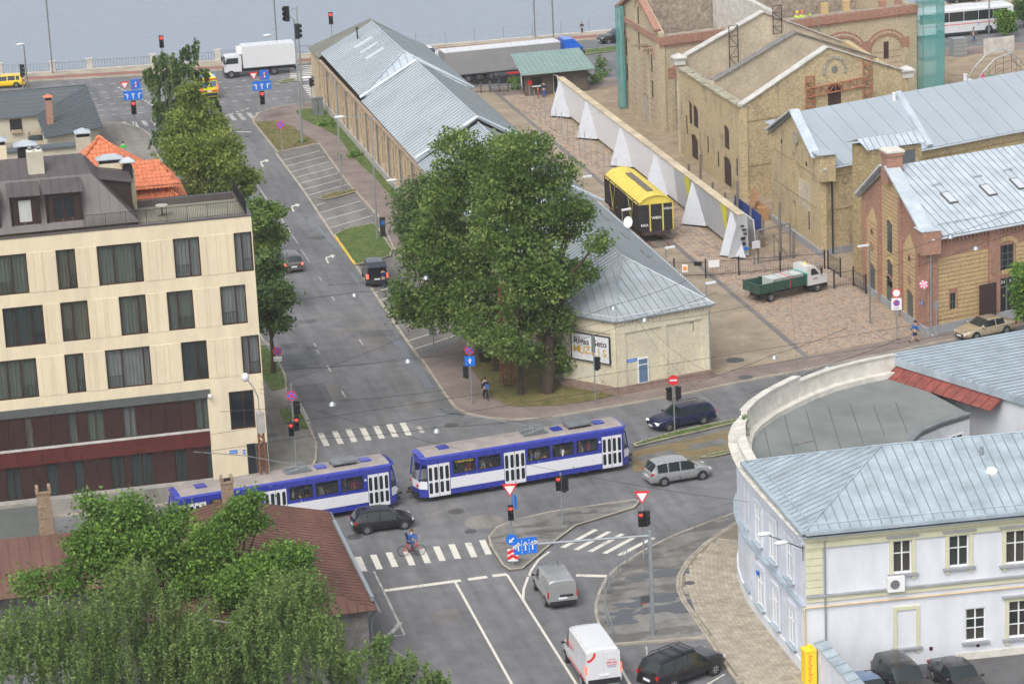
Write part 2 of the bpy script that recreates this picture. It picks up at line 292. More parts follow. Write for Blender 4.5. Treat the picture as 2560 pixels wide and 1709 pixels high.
# ================================================================ the ground
flat('puddle', (.07, .075, .08), .06); flat('manhole', (.12, .115, .11), .6, .4)
def pts(z, ps, h=0.): return [atz(z(*p) if z else p, h) for p in ps]
def offset_line(P, w, closed=False):
    out = []
    for i, p in enumerate(P):
        a = P[i-1] if (i > 0 or closed) else None; b = P[(i+1) % len(P)] if (i < len(P)-1 or closed) else None
        d1 = (p-a).normalized() if a is not None else None; d2 = (b-p).normalized() if b is not None else None
        d1 = d1 or d2; d2 = d2 or d1
        n1 = Vector((-d1.y, d1.x, 0)); n2 = Vector((-d2.y, d2.x, 0)); n = (n1+n2)
        n = n/max(.35, n.length_squared/2) if n.length > 1e-4 else n1
        out.append(p+n*w)
    return out
def strip(P, w0, w1, z0, z1, mb, m=0, closed=False):
    P = [Vector((p[0], p[1], 0)) for p in P]; A = offset_line(P, w0, closed); B = offset_line(P, w1, closed); n = len(P)
    for i in range(n if closed else n-1):
        j = (i+1) % n
        mb.hexa([(q.x, q.y, z0) for q in (A[i], A[j], B[j], B[i])], [(q.x, q.y, z1) for q in (A[i], A[j], B[j], B[i])], m)
def sheet(name, P, z, m, parent=None, th=None):
    mb = MB()
    area = sum(P[i-1][0]*P[i][1]-P[i][0]*P[i-1][1] for i in range(len(P)))
    if area < 0: P = P[::-1]
    if th: mb.prism(P, z-th, z)
    else: mb.poly([(p[0], p[1], z) for p in P])
    if parent: return mb.build(name, m, parent)
    return struct(mb.build(name, m))
QUAY = pts(None, [(-400,214),(0,186),(132,181),(224,174),(383,163),(545,152),(720,139),(900,128),(1040,118),(1331,94),(1542,75),(2000,38),(2700,-18)])
FKERB = pts(None, [(-400,236),(73,205),(360,189),(543,178),(723,163),(1110,131),(1500,98),(2000,60),(2700,4)])
# road sheet up to the quay
g = [Vector((-60, 90, 0)), Vector((140, 90, 0))] + QUAY[::-1]
ground = sheet('ground', g, 0., 'asphalt')
far = MB(); far.poly([(-400, 200, -2.6), (900, 200, -2.6), (900, 1200, -2.6), (-400, 1200, -2.6)]); river = struct(far.build('river', 'water'))
qw = MB(); strip(QUAY, -.55, 0., -3, .17, qw); struct(qw.build('quay_wall', 'concrete_pale'))
sheet('promenade', FKERB + [p+Vector((0, -.6, 0)) for p in QUAY[::-1]], .12, 'paver_cream', th=.14)
RED = [a for a in FKERB]; rp = MB(); strip(FKERB, .55, 2.6, .12, .126, rp); struct(rp.build('cycle_path', 'paver_red'))
kb = MB(); strip(FKERB, -.06, .14, 0, .135, kb); struct(kb.build('kerb', 'kerbstone'))
# ---- pavement on the right with the warehouse yard
NK = pts(None, [(790,256),(1178,226),(1560,196),(2000,157),(2700,97)])
CURV = pts(zA, [(1650,800),(1655,775),(1690,742),(1790,708),(1900,688)])
SOUTH = pts(zF, [(2000,910),(1900,930),(1640,985),(1250,1065),(1000,1110),(600,1195)]) + pts(zE, [(2000,1430),(1800,1440),(1620,1430),(1480,1400),(1400,1360),(1340,1280),(1240,1130),(1180,1040)])
WEST = pts(zE, [(1480,920),(1000,320)]) + pts(None, [(949,547),(868,459),(797,361)]) + pts(zA, [(1810,1000)])
e0 = SOUTH[0]; EAST = [Vector((140, NK[-1].y+4, 0)), Vector((140, e0.y+(140-e0.x)*.25, 0))]
P = CURV + NK + EAST + SOUTH + WEST
pav = sheet('pavement', P, .12, 'paver_pink', th=.14)
kb = MB(); strip(CURV+NK, -.15, .03, 0, .128, kb); strip(SOUTH, -.15, .03, 0, .128, kb); strip(WEST+[CURV[0]], -.13, .03, 0, .128, kb); kb.build('kerb', 'kerbstone', pav)
sheet('grass_island', pts(zA, [(1668,806),(1800,797),(1900,832),(2070,938),(1990,955),(1815,992)]), .15, 'grass_dry')
sheet('grass_verge', pts(zA, [(1930,735),(1990,720),(2060,715)])+[Vector((45.1,302,0)), Vector((45.1,240,0))]+pts(zB, [(760,1330),(640,1190),(480,1040),(380,900),(250,830),(150,790)]), .15, 'grass')
sheet('grass_lawn', pts(zE, [(1450,1000),(1480,985),(1700,960),(2000,1000)])+[Vector((45.5,194.2,0)), Vector((48.3,190.5,0))]+pts(zE, [(2247,1330),(2100,1350),(1800,1362),(1730,1345),(1640,1290),(1560,1180)]), .15, 'grass_dry')
# yard: tan pavers, dark band, cobbles
sl14 = math.tan(math.radians(14))
sheet('yard_paving', [Vector((55.6,192.6,0)), Vector((63.6,194.6,0)), Vector((63.5,306,0)), Vector((55.6,306,0))], .127, 'paver_tan')
sheet('yard_band', [Vector((63.6,194.6,0)), Vector((64.05,194.7,0)), Vector((63.9,306,0)), Vector((63.5,306,0))], .128, 'paver_grey')
sheet('yard_floor', [Vector((64.05,194.7,0)), Vector((75,197.4,0)), Vector((130,211,0)), Vector((130,300,0)), Vector((63.9,300,0))], .124, 'sand_joint')
def tinted(me, vals):       # one value per face spread to its corners
    at = me.attributes.new('tint', 'FLOAT', 'FACE'); at.data.foreach_set('value', vals)
mb = MB(); tv = []; rs = random.Random(3)
yy = 195.2
while yy < 300:
    near = yy < 224; dx, dy = (.27, .21) if near else (.5, .42)
    xx = 64.2+rs.random()*.2
    x1 = 74.1 if near else 67.6
    while xx < x1:
        w, h = dx*(.75+.4*rs.random()), dy*(.75+.3*rs.random()); ylo = 194.7+(xx-64)*sl14
        if yy > ylo+.2 and not (xx > 73.5 and yy < 212):
            a = rs.random()*.5; z = .132+.03*rs.random(); c = (xx+.04*rs.random(), yy+.06*rs.random())
            ring = [(c[0]+math.cos(a+k*math.pi/3)*w*.52, c[1]+math.sin(a+k*math.pi/3)*h*.56) for k in range(6)]
            n = len(mb.v); mb.v += [(q[0], q[1], .122) for q in ring]+[(c[0]+(q[0]-c[0])*.72, c[1]+(q[1]-c[1])*.72, z) for q in ring]
            t = rs.random()
            mb.f.append(tuple(n+6+i for i in range(6))); tv.append(t); mb.m.append(0)
            for i in range(6): j = (i+1) % 6; mb.f.append((n+i, n+j, n+6+j, n+6+i)); tv.append(t); mb.m.append(0)
        xx += dx
    yy += dy
co = mb.build('cobblestones', 'cobble'); tinted(co.data, tv); struct(co, 'stuff')
# parking bays beside the street
sheet('parking_bay', pts(None, [(692,383),(796,362),(868,459),(949,547),(983,622),(1166,852),(1052,898),(1004,833),(891,665),(833,588),(762,480)]), .005, 'asphalt_parking')
STK = pts(None, [(690,383),(762,480),(833,588),(891,665),(1004,833),(1050,897)])
kb = MB(); strip(STK, -.12, .12, 0, .03, kb); struct(kb.build('kerb', 'kerbstone'))
def island(name, P, gm, ykerb=None):
    o = sheet(name, P, .13, gm, th=.14); 
    kb = MB(); area = sum(P[i-1][0]*P[i][1]-P[i][0]*P[i-1][1] for i in range(len(P)))
    strip(P, *((0, .14) if area > 0 else (-.14, 0)), 0, .142, kb, closed=True); kb.build('kerb', 'kerbstone', o)
    return o
island('grass_island', pts(zB, [(245,1305),(320,1268),(500,1238),(517,1252),(400,1288),(300,1310)]), 'grass_dry')
i2 = island('grass_island', pts(zE, [(612,232),(700,190),(870,158),(895,172),(1000,330),(985,372),(762,432),(745,420)]), 'grass')
yk = MB(); q = pts(zE, [(622,242),(750,428)]); strip(q, -.10, .10, .1, .152, yk); yk.build('yellow_kerb', 'paint_yellow', i2)
island('grass_island', pts(zE, [(1085,838),(1130,800),(1225,755),(1235,805),(1170,838)]), 'grass')
# ---- pavement in front of the hotel
LK = pts(zA, [(560,812),(690,806),(760,804),(840,816),(930,846),(985,890),(1003,960)]) + pts(zE, [(160,925),(210,965),(300,1150),(308,1245),(345,1300),(410,1390),(470,1510),(505,1600)]) + pts(None, [(792,1150),(770,1195),(700,1228),(300,1277),(0,1307),(-300,1338)])
hp = sheet('hotel_pavement', LK + [Vector((-30, 178, 0)), Vector((-60, 290, 0)), Vector((-40, 300, 0))], .12, 'asphalt_pale', th=.14)
kb = MB(); strip(LK, -.14, .02, 0, .128, kb); kb.build('kerb', 'kerbstone', hp)
sheet('grass_verge', pts(zE, [(128,960),(165,960),(210,1010),(250,1085),(290,1165),(296,1235),(205,1258),(150,1170)]), .15, 'grass')
sheet('grass_verge', pts(zE, [(255,1372),(380,1378),(415,1425),(448,1500),(370,1510),(290,1468)]), .15, 'grass')
# ---- traffic island
TI = pts(zH, [(1150,762),(1200,707),(1300,667),(1500,622),(1960,557),(1992,566),(1962,602),(1640,700),(1560,760),(1480,822),(1345,938),(1270,947),(1228,920),(1195,868),(1160,810)])
ti = island('traffic_island', TI, 'asphalt_wet')
# ---- pavement round the curved white house
BK = pts(zI, [(760,745),(620,790),(500,832),(330,897),(200,962)]) + pts(zH, [(1870,922),(1800,990),(1760,1070),(1740,1140),(1743,1200),(1760,1252),(1790,1300),(1838,1362)]) + pts(zL5, [(750,1116),(1835,1028),(1990,1258),(2200,1568)]) + pts(None, [(1930,1810)])
cp = sheet('corner_pavement', BK + [Vector((44, 122, 0)), Vector((47, 122, 0)), Vector((62, 160, 0))], .12, 'asphalt_wet', th=.14)
kb = MB(); strip(BK, -.02, .15, 0, .128, kb); kb.build('kerb', 'kerbstone', cp)
# slabs and a setts band following the house wall
WBASE = [Vector(p+(0,)) for p in ((44.85,126),(44.85,137.5),(44.9,143.7),(45.0,148.3),(45.6,152.1),(46.65,156.0),(48.2,158.6))]
def resample(P, d):
    out = [P[0]]; 
    for a, b in zip(P, P[1:]):
        L = (b-a).length; n = max(1, round(L/d)); out += [a+(b-a)*(k/n) for k in range(1, n+1)]
    return out
SLB = [(q.x, q.y) for q in pts(zI, [(640,838),(500,935),(420,1010),(380,1080),(375,1140),(400,1200),(450,1270),(500,1345)]) + pts(zL5, [(1850,1030),(2010,1265),(2220,1575)]) + pts(None, [(1960,1810)])]
SPOLY = SLB + [(44.85, 120), (46.5, 137), (50, 162)]
def inside(x, y, P):
    c = False
    for i in range(len(P)):
        (x0, y0), (x1, y1) = P[i-1][:2], P[i][:2]
        if (y0 > y) != (y1 > y) and x < (x1-x0)*(y-y0)/(y1-y0)+x0: c = not c
    return c
mat('slab', (.40, .35, .27), .85, var=.2, sc=1.2, fine=.15); mat('slab_joint', (.22, .19, .14), .95)
sp = sheet('slab_paving', [Vector((x, y, 0)) for x, y in SPOLY], .124, 'slab_joint')
cl = resample(WBASE, .27); A_ = []
for k in range(0, 32): A_.append(offset_line(cl, .05+k*.25))
quads = []
for k in range(31):
    for i in range(len(cl)-1):
        q = [A_[k][i], A_[k][i+1], A_[k+1][i+1], A_[k+1][i]]; c = sum(q, Vector())/4
        if all(inside(p.x, p.y, SPOLY) for p in q): quads.append((c, q))
quads.sort(key=lambda t: t[0].length)
rest = MB(); rs = random.Random(5)
mat('slab_b', (.36, .32, .25), .85, var=.2, sc=1.2, fine=.15); mat('slab_c', (.43, .38, .29), .85, var=.2, sc=1.2, fine=.15)
for n, (c, q) in enumerate(quads):
    q = [c+(p-c)*.93 for p in q]; z = .131+rs.random()*.006
    mb = MB() if n < 290 else rest
    mb.hexa([(p.x, p.y, .11) for p in q], [(p.x, p.y, z+rs.random()*.002) for p in q], 0 if n < 290 else rs.randrange(3))
    if n < 290: mb.build('slab', ('slab', 'slab_b', 'slab_c')[n % 3], sp)
struct(rest.build('slab_rows', ['slab', 'slab_b', 'slab_c'], sp), 'stuff')
setts = MB(); pl = resample([Vector((x, y, 0)) for x, y in SLB[:9]], .16); L1 = offset_line(pl, -.02); L2 = offset_line(pl, -.2); L3 = offset_line(pl, -.38)
for U, V in ((L1, L2), (L2, L3)):
    for i in range(len(pl)-1):
        q = [U[i], U[i+1], V[i+1], V[i]]; c = sum(q, Vector())/4; q = [c+(p-c)*.85 for p in q]
        setts.hexa([(p.x, p.y, .12) for p in q], [(p.x, p.y, .142) for p in q])
struct(setts.build('granite_setts', 'stone_grey', cp), 'stuff')
# ---- tram tracks
T0 = atz((1070.5,1257.6)); T1 = atz((1561.6,1175.8)); TD = (T1-T0).normalized(); TN = Vector((-TD.y, TD.x, 0)); TANG = math.atan2(TD.y, TD.x)
TC = T0 + TN*1.22          # centre line of the track below the tram
track = bpy.data.objects.new('tram_track', None); COL.objects.link(track); struct(track); track['_w'] = (0, 0, 0)
for off in (-.76, .76, 2.6, 4.12):
    c = TC+TN*off; a, b_ = c-TD*62, c+TD*70
    r = MB(); strip([a, b_], -.035, .035, 0, .012, r); r.build('rail', 'rail_steel', track)
bed = pts(zI, [(150,505),(400,450),(640,395),(760,380),(800,460),(590,512),(440,548),(150,604)])
sheet('track_bed', bed, .004, 'track_fill')
for ps in ([(160,535),(330,498),(350,518),(180,556)], [(400,482),(560,448),(585,466),(420,502)], [(200,575),(400,532),(425,548),(230,590)]): sheet('track_panel', pts(zI, ps), .009, 'asphalt_patch')
island('grass_strip', pts(zI, [(150,478),(330,425),(480,392),(640,362),(660,372),(500,412),(300,458),(160,492)]), 'grass')
island('grass_strip', pts(zI, [(455,542),(520,520),(600,505),(660,500),(600,520),(520,538)]), 'grass')
# ---- repairs, covers, puddles
for z_, ps, m_ in ((zE,[(375,787),(495,777),(502,797),(383,806)],'asphalt_repair'),(zE,[(780,857),(1005,843),(1012,888),(790,900)],'asphalt_repair'),(zE,[(500,732),(870,720),(880,750),(510,772)],'asphalt_patch'),
  (zE,[(725,902),(950,890),(992,980),(768,988)],'asphalt_parking'),(zE,[(325,1077),(430,1068),(445,1100),(337,1112)],'asphalt_repair'),(zE,[(425,962),(490,950),(510,974),(447,982)],'asphalt_repair'),(zE,[(350,1212),(548,1196),(608,1313),(402,1320)],'asphalt_repair'),
  (zE,[(562,1207),(640,1200),(690,1270),(602,1280)],'asphalt_parking'),(zH,[(830,1174),(990,1150),(1018,1212),(855,1235)],'asphalt_parking'),(zE,[(1085,1327),(1240,1312),(1270,1370),(1100,1376)],'asphalt_parking'),
  (zE,[(770,780),(890,770),(950,850),(800,860)],'asphalt_parking'),(zE,[(600,840),(780,825),(790,860),(620,880)],'asphalt_parking'),(zE,[(255,945),(370,935),(385,965),(270,975)],'asphalt_repair'),(zH,[(780,600),(1000,560),(1060,640),(820,690)],'asphalt_patch')):
    sheet('asphalt_repair', pts(z_, ps), .004+.001*random.random(), m_, ground)
for z_, c, r, h, m_ in ((zE,(507,247),.75,.008,'manhole'),(zH,(975,615),.55,.008,'manhole'),(zH,(1130,672),1.3,.008,'asphalt_pale'),(zF,(887,1020),.7,.135,'manhole'),(zF,(940,1107),.55,.135,'manhole'),(zH,(1055,725),.4,.008,'manhole'),(zL5,(1640,388),.32,.145,'manhole'),(zK2,(1180,748),.45,.125,'manhole'),(zH,(410,755),.5,.008,'manhole'),(zE,(1380,1470),.5,.008,'manhole')):
    p = atz(z_(*c)); mb = MB(); mb.cyl((p.x, p.y, h-.02), (p.x, p.y, h), r, r, 18); mb.build('manhole_cover', m_, ground if h < .1 else pav)
def puddle(c, a, b_, z, par, rot=0.):
    rs = random.Random(int(c.x*99)); P = []
    for k in range(26):
        t = 2*math.pi*k/26; r = 1+.25*math.sin(3*t+c.y)+.15*math.sin(5*t+c.x*3)+.1*rs.random(); x, y = a*r*math.cos(t), b_*r*math.sin(t)
        P.append(c+Vector((x*math.cos(rot)-y*math.sin(rot), x*math.sin(rot)+y*math.cos(rot), 0)))
    sheet('puddle', P, z+.002*rs.random(), 'puddle', par)
for c, a, b_ in (((1340,275),1.9,.55),((1310,560),1.6,.6),((960,640),1.0,.45),((1460,680),1.9,.8),((850,745),.8,.5),((840,832),.8,.6)): puddle(atz(zL5(*c)), a, b_, .1245, cp)
wet = MB()
def wetline(ps, w):
    P = resample(pts(zE, ps), .6); rs = random.Random(len(ps)); A = offset_line(P, -w); B = offset_line(P, w*.6)
    for i in range(len(P)-1):
        wet.poly([(q.x, q.y, .0045) for q in (A[i].lerp(P[i], rs.random()*.6), A[i+1].lerp(P[i+1], rs.random()*.6), B[i+1], B[i])])
for ps, w in (([(440,105),(520,195),(600,275),(640,320)],.28),([(725,470),(780,555)],.2),([(1005,915),(1055,945),(1085,1010),(1130,1075),(1200,1160),(1240,1225)],.5),([(1320,1360),(1390,1395),(1470,1410)],.3),([(1270,1480),(1300,1510)],.2)): wetline(ps, w)
wet.build('puddle', 'puddle', ground)
# ---- road markings
marks = bpy.data.objects.new('road_markings', None); COL.objects.link(marks); struct(marks); marks['_w'] = (0, 0, 0)
def mark(P, m='line', name='line', z=.008):
    area = sum(P[i-1][0]*P[i][1]-P[i][0]*P[i-1][1] for i in range(len(P)))
    if area < 0: P = P[::-1]
    mb = MB(); z += .0025*random.random(); mb.poly([(p[0], p[1], z) for p in P]); mb.build(name, m, marks)
def seg(z_, a, b_, w=.12, m='line', z=.008):
    A, B = atz(z_(*a), z), atz(z_(*b_), z); d = (B-A).normalized(); n = Vector((-d.y, d.x, 0))*w/2; mark([A-n, B-n, B+n, A+n], m, 'line', z)
def stripe(z_, x, y, w, dx, dy, m='line'): mark(pts(z_, [(x, y), (x+w, y-2), (x+w+dx, y-2+dy), (x+dx, y+dy)], .008), m, 'crossing_stripe')
for x, y in ((207,183),(285,172),(360,161),(438,152),(512,142),(586,133),(661,125)): stripe(zH, x, y, 33, 36, 70)
stripe(zH, 752, 145, 26, 24, 36, 'line_worn')
for x, y in ((412,865),(497,854),(583,841),(678,832),(764,820),(845,808),(930,796),(1020,787),(1100,773)): stripe(zH, x, y, 36, 36, 80)
for a, b_ in (((1735,712),(1548,812)),((1808,724),(1622,824)),((1882,736),(1700,834)),((1960,748),(1780,844)),((2052,757),(1862,854))):
    mark(pts(zH, [a, (a[0]+26, a[1]+3), (b_[0]+28, b_[1]+4), b_], .008), 'line', 'crossing_stripe')
for a, b_ in (((575,1052),(1000,995)),((1040,990),(1145,975)),((1175,970),(1255,961)),((1378,963),(1462,967)),((1638,967),(1805,971))): seg(zH, a, b_, .42, 'line')
for a, b_ in (((968,1003),(1345,1680)),((1255,962),(1710,1680)),((1490,835),(1430,880)),((1430,880),(1395,930)),((1395,930),(1378,962)),((1372,975),(1347,1045)),((1347,1045),(1344,1100)),((1885,1480),(1975,1640))): seg(zH, a, b_, .16, 'line')
for a, b_ in (((605,1295),(667,1226)),): seg(zH, a, b_, .3, 'line_worn')
seg(zH, (520,945), (690,1295), .13, 'line_worn'); seg(zH, (530,1310), (690,1297), .13, 'line_worn'); seg(zL5, (1850,1568), (2060,1450), .12); seg(zL5, (1125,1120), (1135,1240), .10, 'line_worn')
for a, b_ in (((265,115),(378,285)),((396,320),(455,405)),((515,500),(537,530)),((598,628),(618,655)),((780,910),(803,945)),((483,935),(497,955)),((570,1080),(595,1122)),((665,1245),(690,1288)),((500,975),(515,1000)),((-40,-330),(60,-180)),((100,-120),(190,20)),((395,1330),(460,1460))): seg(zE, a, b_, .13, 'line_worn')
for a, b_ in (((1840,1050),(2090,985)),((1865,1088),(2118,1022)),((1890,1126),(2148,1057)),((1917,1164),(2178,1095)),((1945,1202),(2208,1132)),((1972,1240),(2240,1168)),((1996,1280),(2264,1207))): seg(zA, a, b_, .11, 'line')
for a, b_ in (((215,1348),(290,1325)),((250,1393),(525,1313)),((285,1440),(565,1360)),((320,1490),(605,1408))): seg(zB, a, b_, .11, 'line')
for a, b_ in (((880,602),(1000,567)),((912,655),(1060,608)),((1100,918),(1290,858)),((1140,972),(1470,862)),((1180,1035),(1485,925)),((950,705),(1080,660))): seg(zE, a, b_, .12, 'line')
def arrow(z_, x, y, s=1.):       # right-turn arrow painted on the lane
    for q in ([(0,8),(8,6),(24,34),(14,36)], [(0,8),(4,0),(36,-8),(38,-2),(10,6)], [(28,-14),(58,-10),(42,6)]): mark(pts(z_, [(x+u*s, y+v*s) for u, v in q], .008), 'line', 'turn_arrow')
arrow(zA, 1700, 1055); arrow(zA, 1900, 1345, 1.05); arrow(zE, 332, 38); arrow(zE, 556, 372, 1.15)
for x, y in ((795,798),(857,793),(920,788),(982,783)): stripe(zA, x, y, 28, 26, 38, 'line_worn')
for x, y in ((1425,755),(1485,746),(1545,742),(1608,738),(1666,735)): stripe(zA, x, y, 28, 36, 42, 'line_worn')
for k in range(9):  mark(pts(zA, [(1893,436+k*11.5), (2062,424+k*11.5), (2063,429+k*11.5), (1895,441.5+k*11.5)], .008), 'line', 'crossing_stripe')
for k in range(8):  mark(pts(zA, [(1972+k*8,560+k*11), (2070,549+k*11), (2071,554.5+k*11), (1975+k*8,566+k*11)], .008), 'line', 'crossing_stripe')
def dashes(z_, a, b_, n, fill=.42, w=.14):
    A, B = atz(z_(*a), .008), atz(z_(*b_), .008)
    for k in range(n):
        p = A+(B-A)*(k/n); q = A+(B-A)*((k+fill)/n); d = (q-p).normalized(); nn = Vector((-d.y, d.x, 0))*w/2; mark([p-nn, q-nn, q+nn, p+nn], 'line')
for a, b_, n in (((570,612),(1990,492),17),((600,648),(1960,535),16),((630,688),(1960,585),16),((640,722),(1950,632),15),((640,755),(1420,705),9),((640,555),(1420,505),10)): dashes(zA, a, b_, n)
for a, b_ in (((880,620),(1010,695)),((770,570),(900,640)),((1440,770),(1640,700))): dashes(zA, a, b_, 6, .5, .2)
seg(zA, (1540,862), (1640,862), .3)
# median of the embankment road
for ps in ([(1810,540),(1860,525),(1930,520),(1940,535),(1850,545)],): island('median', pts(zA, ps), 'grass')
island('median', pts(zB, [(1060,420),(1400,385),(1960,332),(2600,265),(2610,290),(1990,362),(1400,412),(1065,440)]), 'grass')
# ================================================================ building helpers
UP = Vector((0, 0, 1))
def V(*a): return Vector(a)
def wallf(mb, O, U, Nn, breaks, top, holes=(), depth=.2, m=0, mr=None, thick=.0):
    # front face of a wall with real openings; top is a function of u; holes are (u0,u1,w0,w1)
    O, U, Nn = Vector(O), Vector(U), Vector(Nn); P = lambda u, w, d=0.: O+U*u+UP*w-Nn*d
    bs = sorted(set([round(b, 4) for b in breaks]+[round(h[i], 4) for h in holes for i in (0, 1)]))
    bs = [b for b in bs if breaks[0]-1e-3 <= b <= breaks[-1]+1e-3]
    for a, b in zip(bs, bs[1:]):
        mid = (a+b)/2; hs_ = sorted([h for h in holes if h[0]-1e-4 < mid < h[1]+1e-4], key=lambda h: h[2]); w = 0.
        for h in hs_:
            if h[2] > w: mb.poly([P(a, w), P(b, w), P(b, h[2]), P(a, h[2])], m)
            w = h[3]
        mb.poly([P(a, w), P(b, w), P(b, top(b)), P(a, top(a))], m)
    mr = m if mr is None else mr
    for u0, u1, w0, w1 in holes:
        for q in ([(u0,w0),(u1,w0)], [(u1,w0),(u1,w1)], [(u1,w1),(u0,w1)], [(u0,w1),(u0,w0)]):
            (a, c), (b, d) = q; mb.poly([P(a, c), P(b, d), P(b, d, depth), P(a, c, depth)], mr)
    if thick:
        for a, b in zip(bs, bs[1:]): mb.poly([P(a, top(a)), P(b, top(b)), P(b, top(b), thick), P(a, top(a), thick)], m); mb.poly([P(a, 0, thick), P(b, 0, thick), P(b, top(b), thick), P(a, top(a), thick)], m)
        for e in (bs[0], bs[-1]): mb.poly([P(e, 0), P(e, top(e)), P(e, top(e), thick), P(e, 0, thick)], m)
def window(par, O, U, Nn, h, inset=.12, fw=.07, mul=(), tra=(), fm='frame_brown', gm='glass_dark', cm=None, bars=None, name='window', lab=None):
    O, U, Nn = Vector(O), Vector(U), Vector(Nn); u0, u1, w0, w1 = h
    c = lambda u, w, d: O+U*u+UP*w-Nn*d
    mb = MB()
    def bar(a, b, e, f): mb.obox(c((a+b)/2, (e+f)/2, inset+.02), U*((b-a)/2), UP*((f-e)/2), Nn*.04)
    bar(u0, u1, w0, w0+fw); bar(u0, u1, w1-fw, w1); bar(u0, u0+fw, w0+fw, w1-fw); bar(u1-fw, u1, w0+fw, w1-fw)
    us = [u0+fw]+[x for m_ in mul for x in (m_-fw/2, m_+fw/2)]+[u1-fw]; ws = [w0+fw]+[x for t in tra for x in (t-fw/3, t+fw/3)]+[w1-fw]
    for m_ in mul: bar(m_-fw/2, m_+fw/2, w0+fw, w1-fw)
    for t in tra:
        for k in range(0, len(us), 2): bar(us[k], us[k+1], t-fw/3, t+fw/3)
    o = mb.build(name, fm, par)
    if lab: o['label'] = lab
    for k in range(0, len(us), 2):
        for j in range(0, len(ws), 2):
            g = MB(); g.obox(c((us[k]+us[k+1])/2, (ws[j]+ws[j+1])/2, inset+.03), U*((us[k+1]-us[k])/2), UP*((ws[j+1]-ws[j])/2), Nn*.008); g.build('pane', gm, o)
    if cm:
        g = MB(); n = max(2, int((u1-u0)/.12)); prev = None
        for k in range(n+1):
            u = u0+(u1-u0)*k/n; d = inset+.2+(.035 if k % 2 else -.02)
            cur = (c(u, w0, d), c(u, w1, d))
            if prev: g.poly([prev[0], cur[0], cur[1], prev[1]])
            prev = cur
        g.build('curtain', cm, o)  # in dark windows this sheet only stands for the unlit room behind
    if bars:
        a, b, hh = bars; g = MB(); d = inset-.03; g.tube([c(a, w0+hh, d), c(b, w0+hh, d)], .02, 4)
        for k in range(int((b-a)/.12)+1): u = a+(b-a)*k/max(1, int((b-a)/.12)); g.tube([c(u, w0+.05, d), c(u, w0+hh, d)], .011, 4)
        g.build('guard_rail', 'black', o)
    return o
def clip(P, f):                # keep the side f >= 0
    out = []
    for i in range(len(P)):
        a, b = P[i-1], P[i]; fa, fb = f(a), f(b)
        if (fa >= 0) != (fb >= 0): out.append(a+(b-a)*(fa/(fa-fb)))
        if fb >= 0: out.append(b)
    return out
def seam_roof(par, poly, d, pitch, m, rib=.045, name='roof_panel', th=.05, phase=.0, gap=0.):
    poly = [Vector(p) for p in poly]; n = Vector()
    for i in range(len(poly)): n += poly[i-1].cross(poly[i])
    n.normalize(); n = n if n.z > 0 else -n
    d = Vector(d); d = (d-n*d.dot(n)).normalized(); u = d.cross(n)
    us = [p.dot(u) for p in poly]; lo, hi = min(us), max(us); k = math.floor((lo-phase)/pitch)
    while phase+k*pitch < hi:
        a, b = phase+k*pitch, phase+(k+1)*pitch; k += 1
        q = clip(clip(poly, lambda p: p.dot(u)-a), lambda p: b-p.dot(u))
        if len(q) < 3: continue
        mb = MB(); mb.slab(q, n, th)
        if rib:
            on = [p for p in q if abs(p.dot(u)-a) < 1e-4]
            if len(on) >= 2:
                on.sort(key=lambda p: p.dot(d)); e, f = on[0], on[-1]
                if (f-e).length > .1: c = (e+f)/2+n*rib/2+u*.018; mb.obox(c, (f-e)/2, u*.02, n*rib*.52, 1)
        mb.build(name, [m, 'seam_grey' if any(k in m for k in ('zinc','pale','blue','steel')) else m] if any(mb.m) else m, par)
def rail(par, P, h, bars=.11, m='black', name='railing', r=.02):
    mb = MB()
    for a, b in zip(P, P[1:]):
        a, b = Vector(a), Vector(b); mb.tube([a+UP*h, b+UP*h], r, 5); mb.tube([a+UP*.1, b+UP*.1], r*.7, 4); n = max(1, int((b-a).length/bars))
        for k in range(n+1): p = a+(b-a)*(k/n); mb.cyl(p+UP*.02 if k % 12 else p, p+UP*h, .010 if k % 12 else .022, None, 4)
    return mb.build(name, m, par)
def pipe(par, P, r=.06, m='galv', name='downpipe', n=8): mb = MB(); mb.tube([Vector(p) for p in P], r, n); return mb.build(name, m, par, smooth=True)
def cap(par, c, sx, sy, h, m='roof_zinc', name='chimney_cap', th=.06):
    mb = MB(); x, y, z = c; q = [V(x-sx,y-sy,z), V(x+sx,y-sy,z), V(x+sx,y+sy,z), V(x-sx,y+sy,z)]; r = max(0, sx-sy)*.8
    mb.hexa(q, [p+UP*th for p in q]); t0, t1 = V(x-r,y,z+h), V(x+r,y,z+h)
    a = [p+UP*th for p in q]; mb.poly([a[0], a[1], t1, t0]); mb.poly([a[2], a[3], t0, t1]); mb.poly([a[1], a[2], t1]); mb.poly([a[3], a[0], t0]); return mb.build(name, m, par)
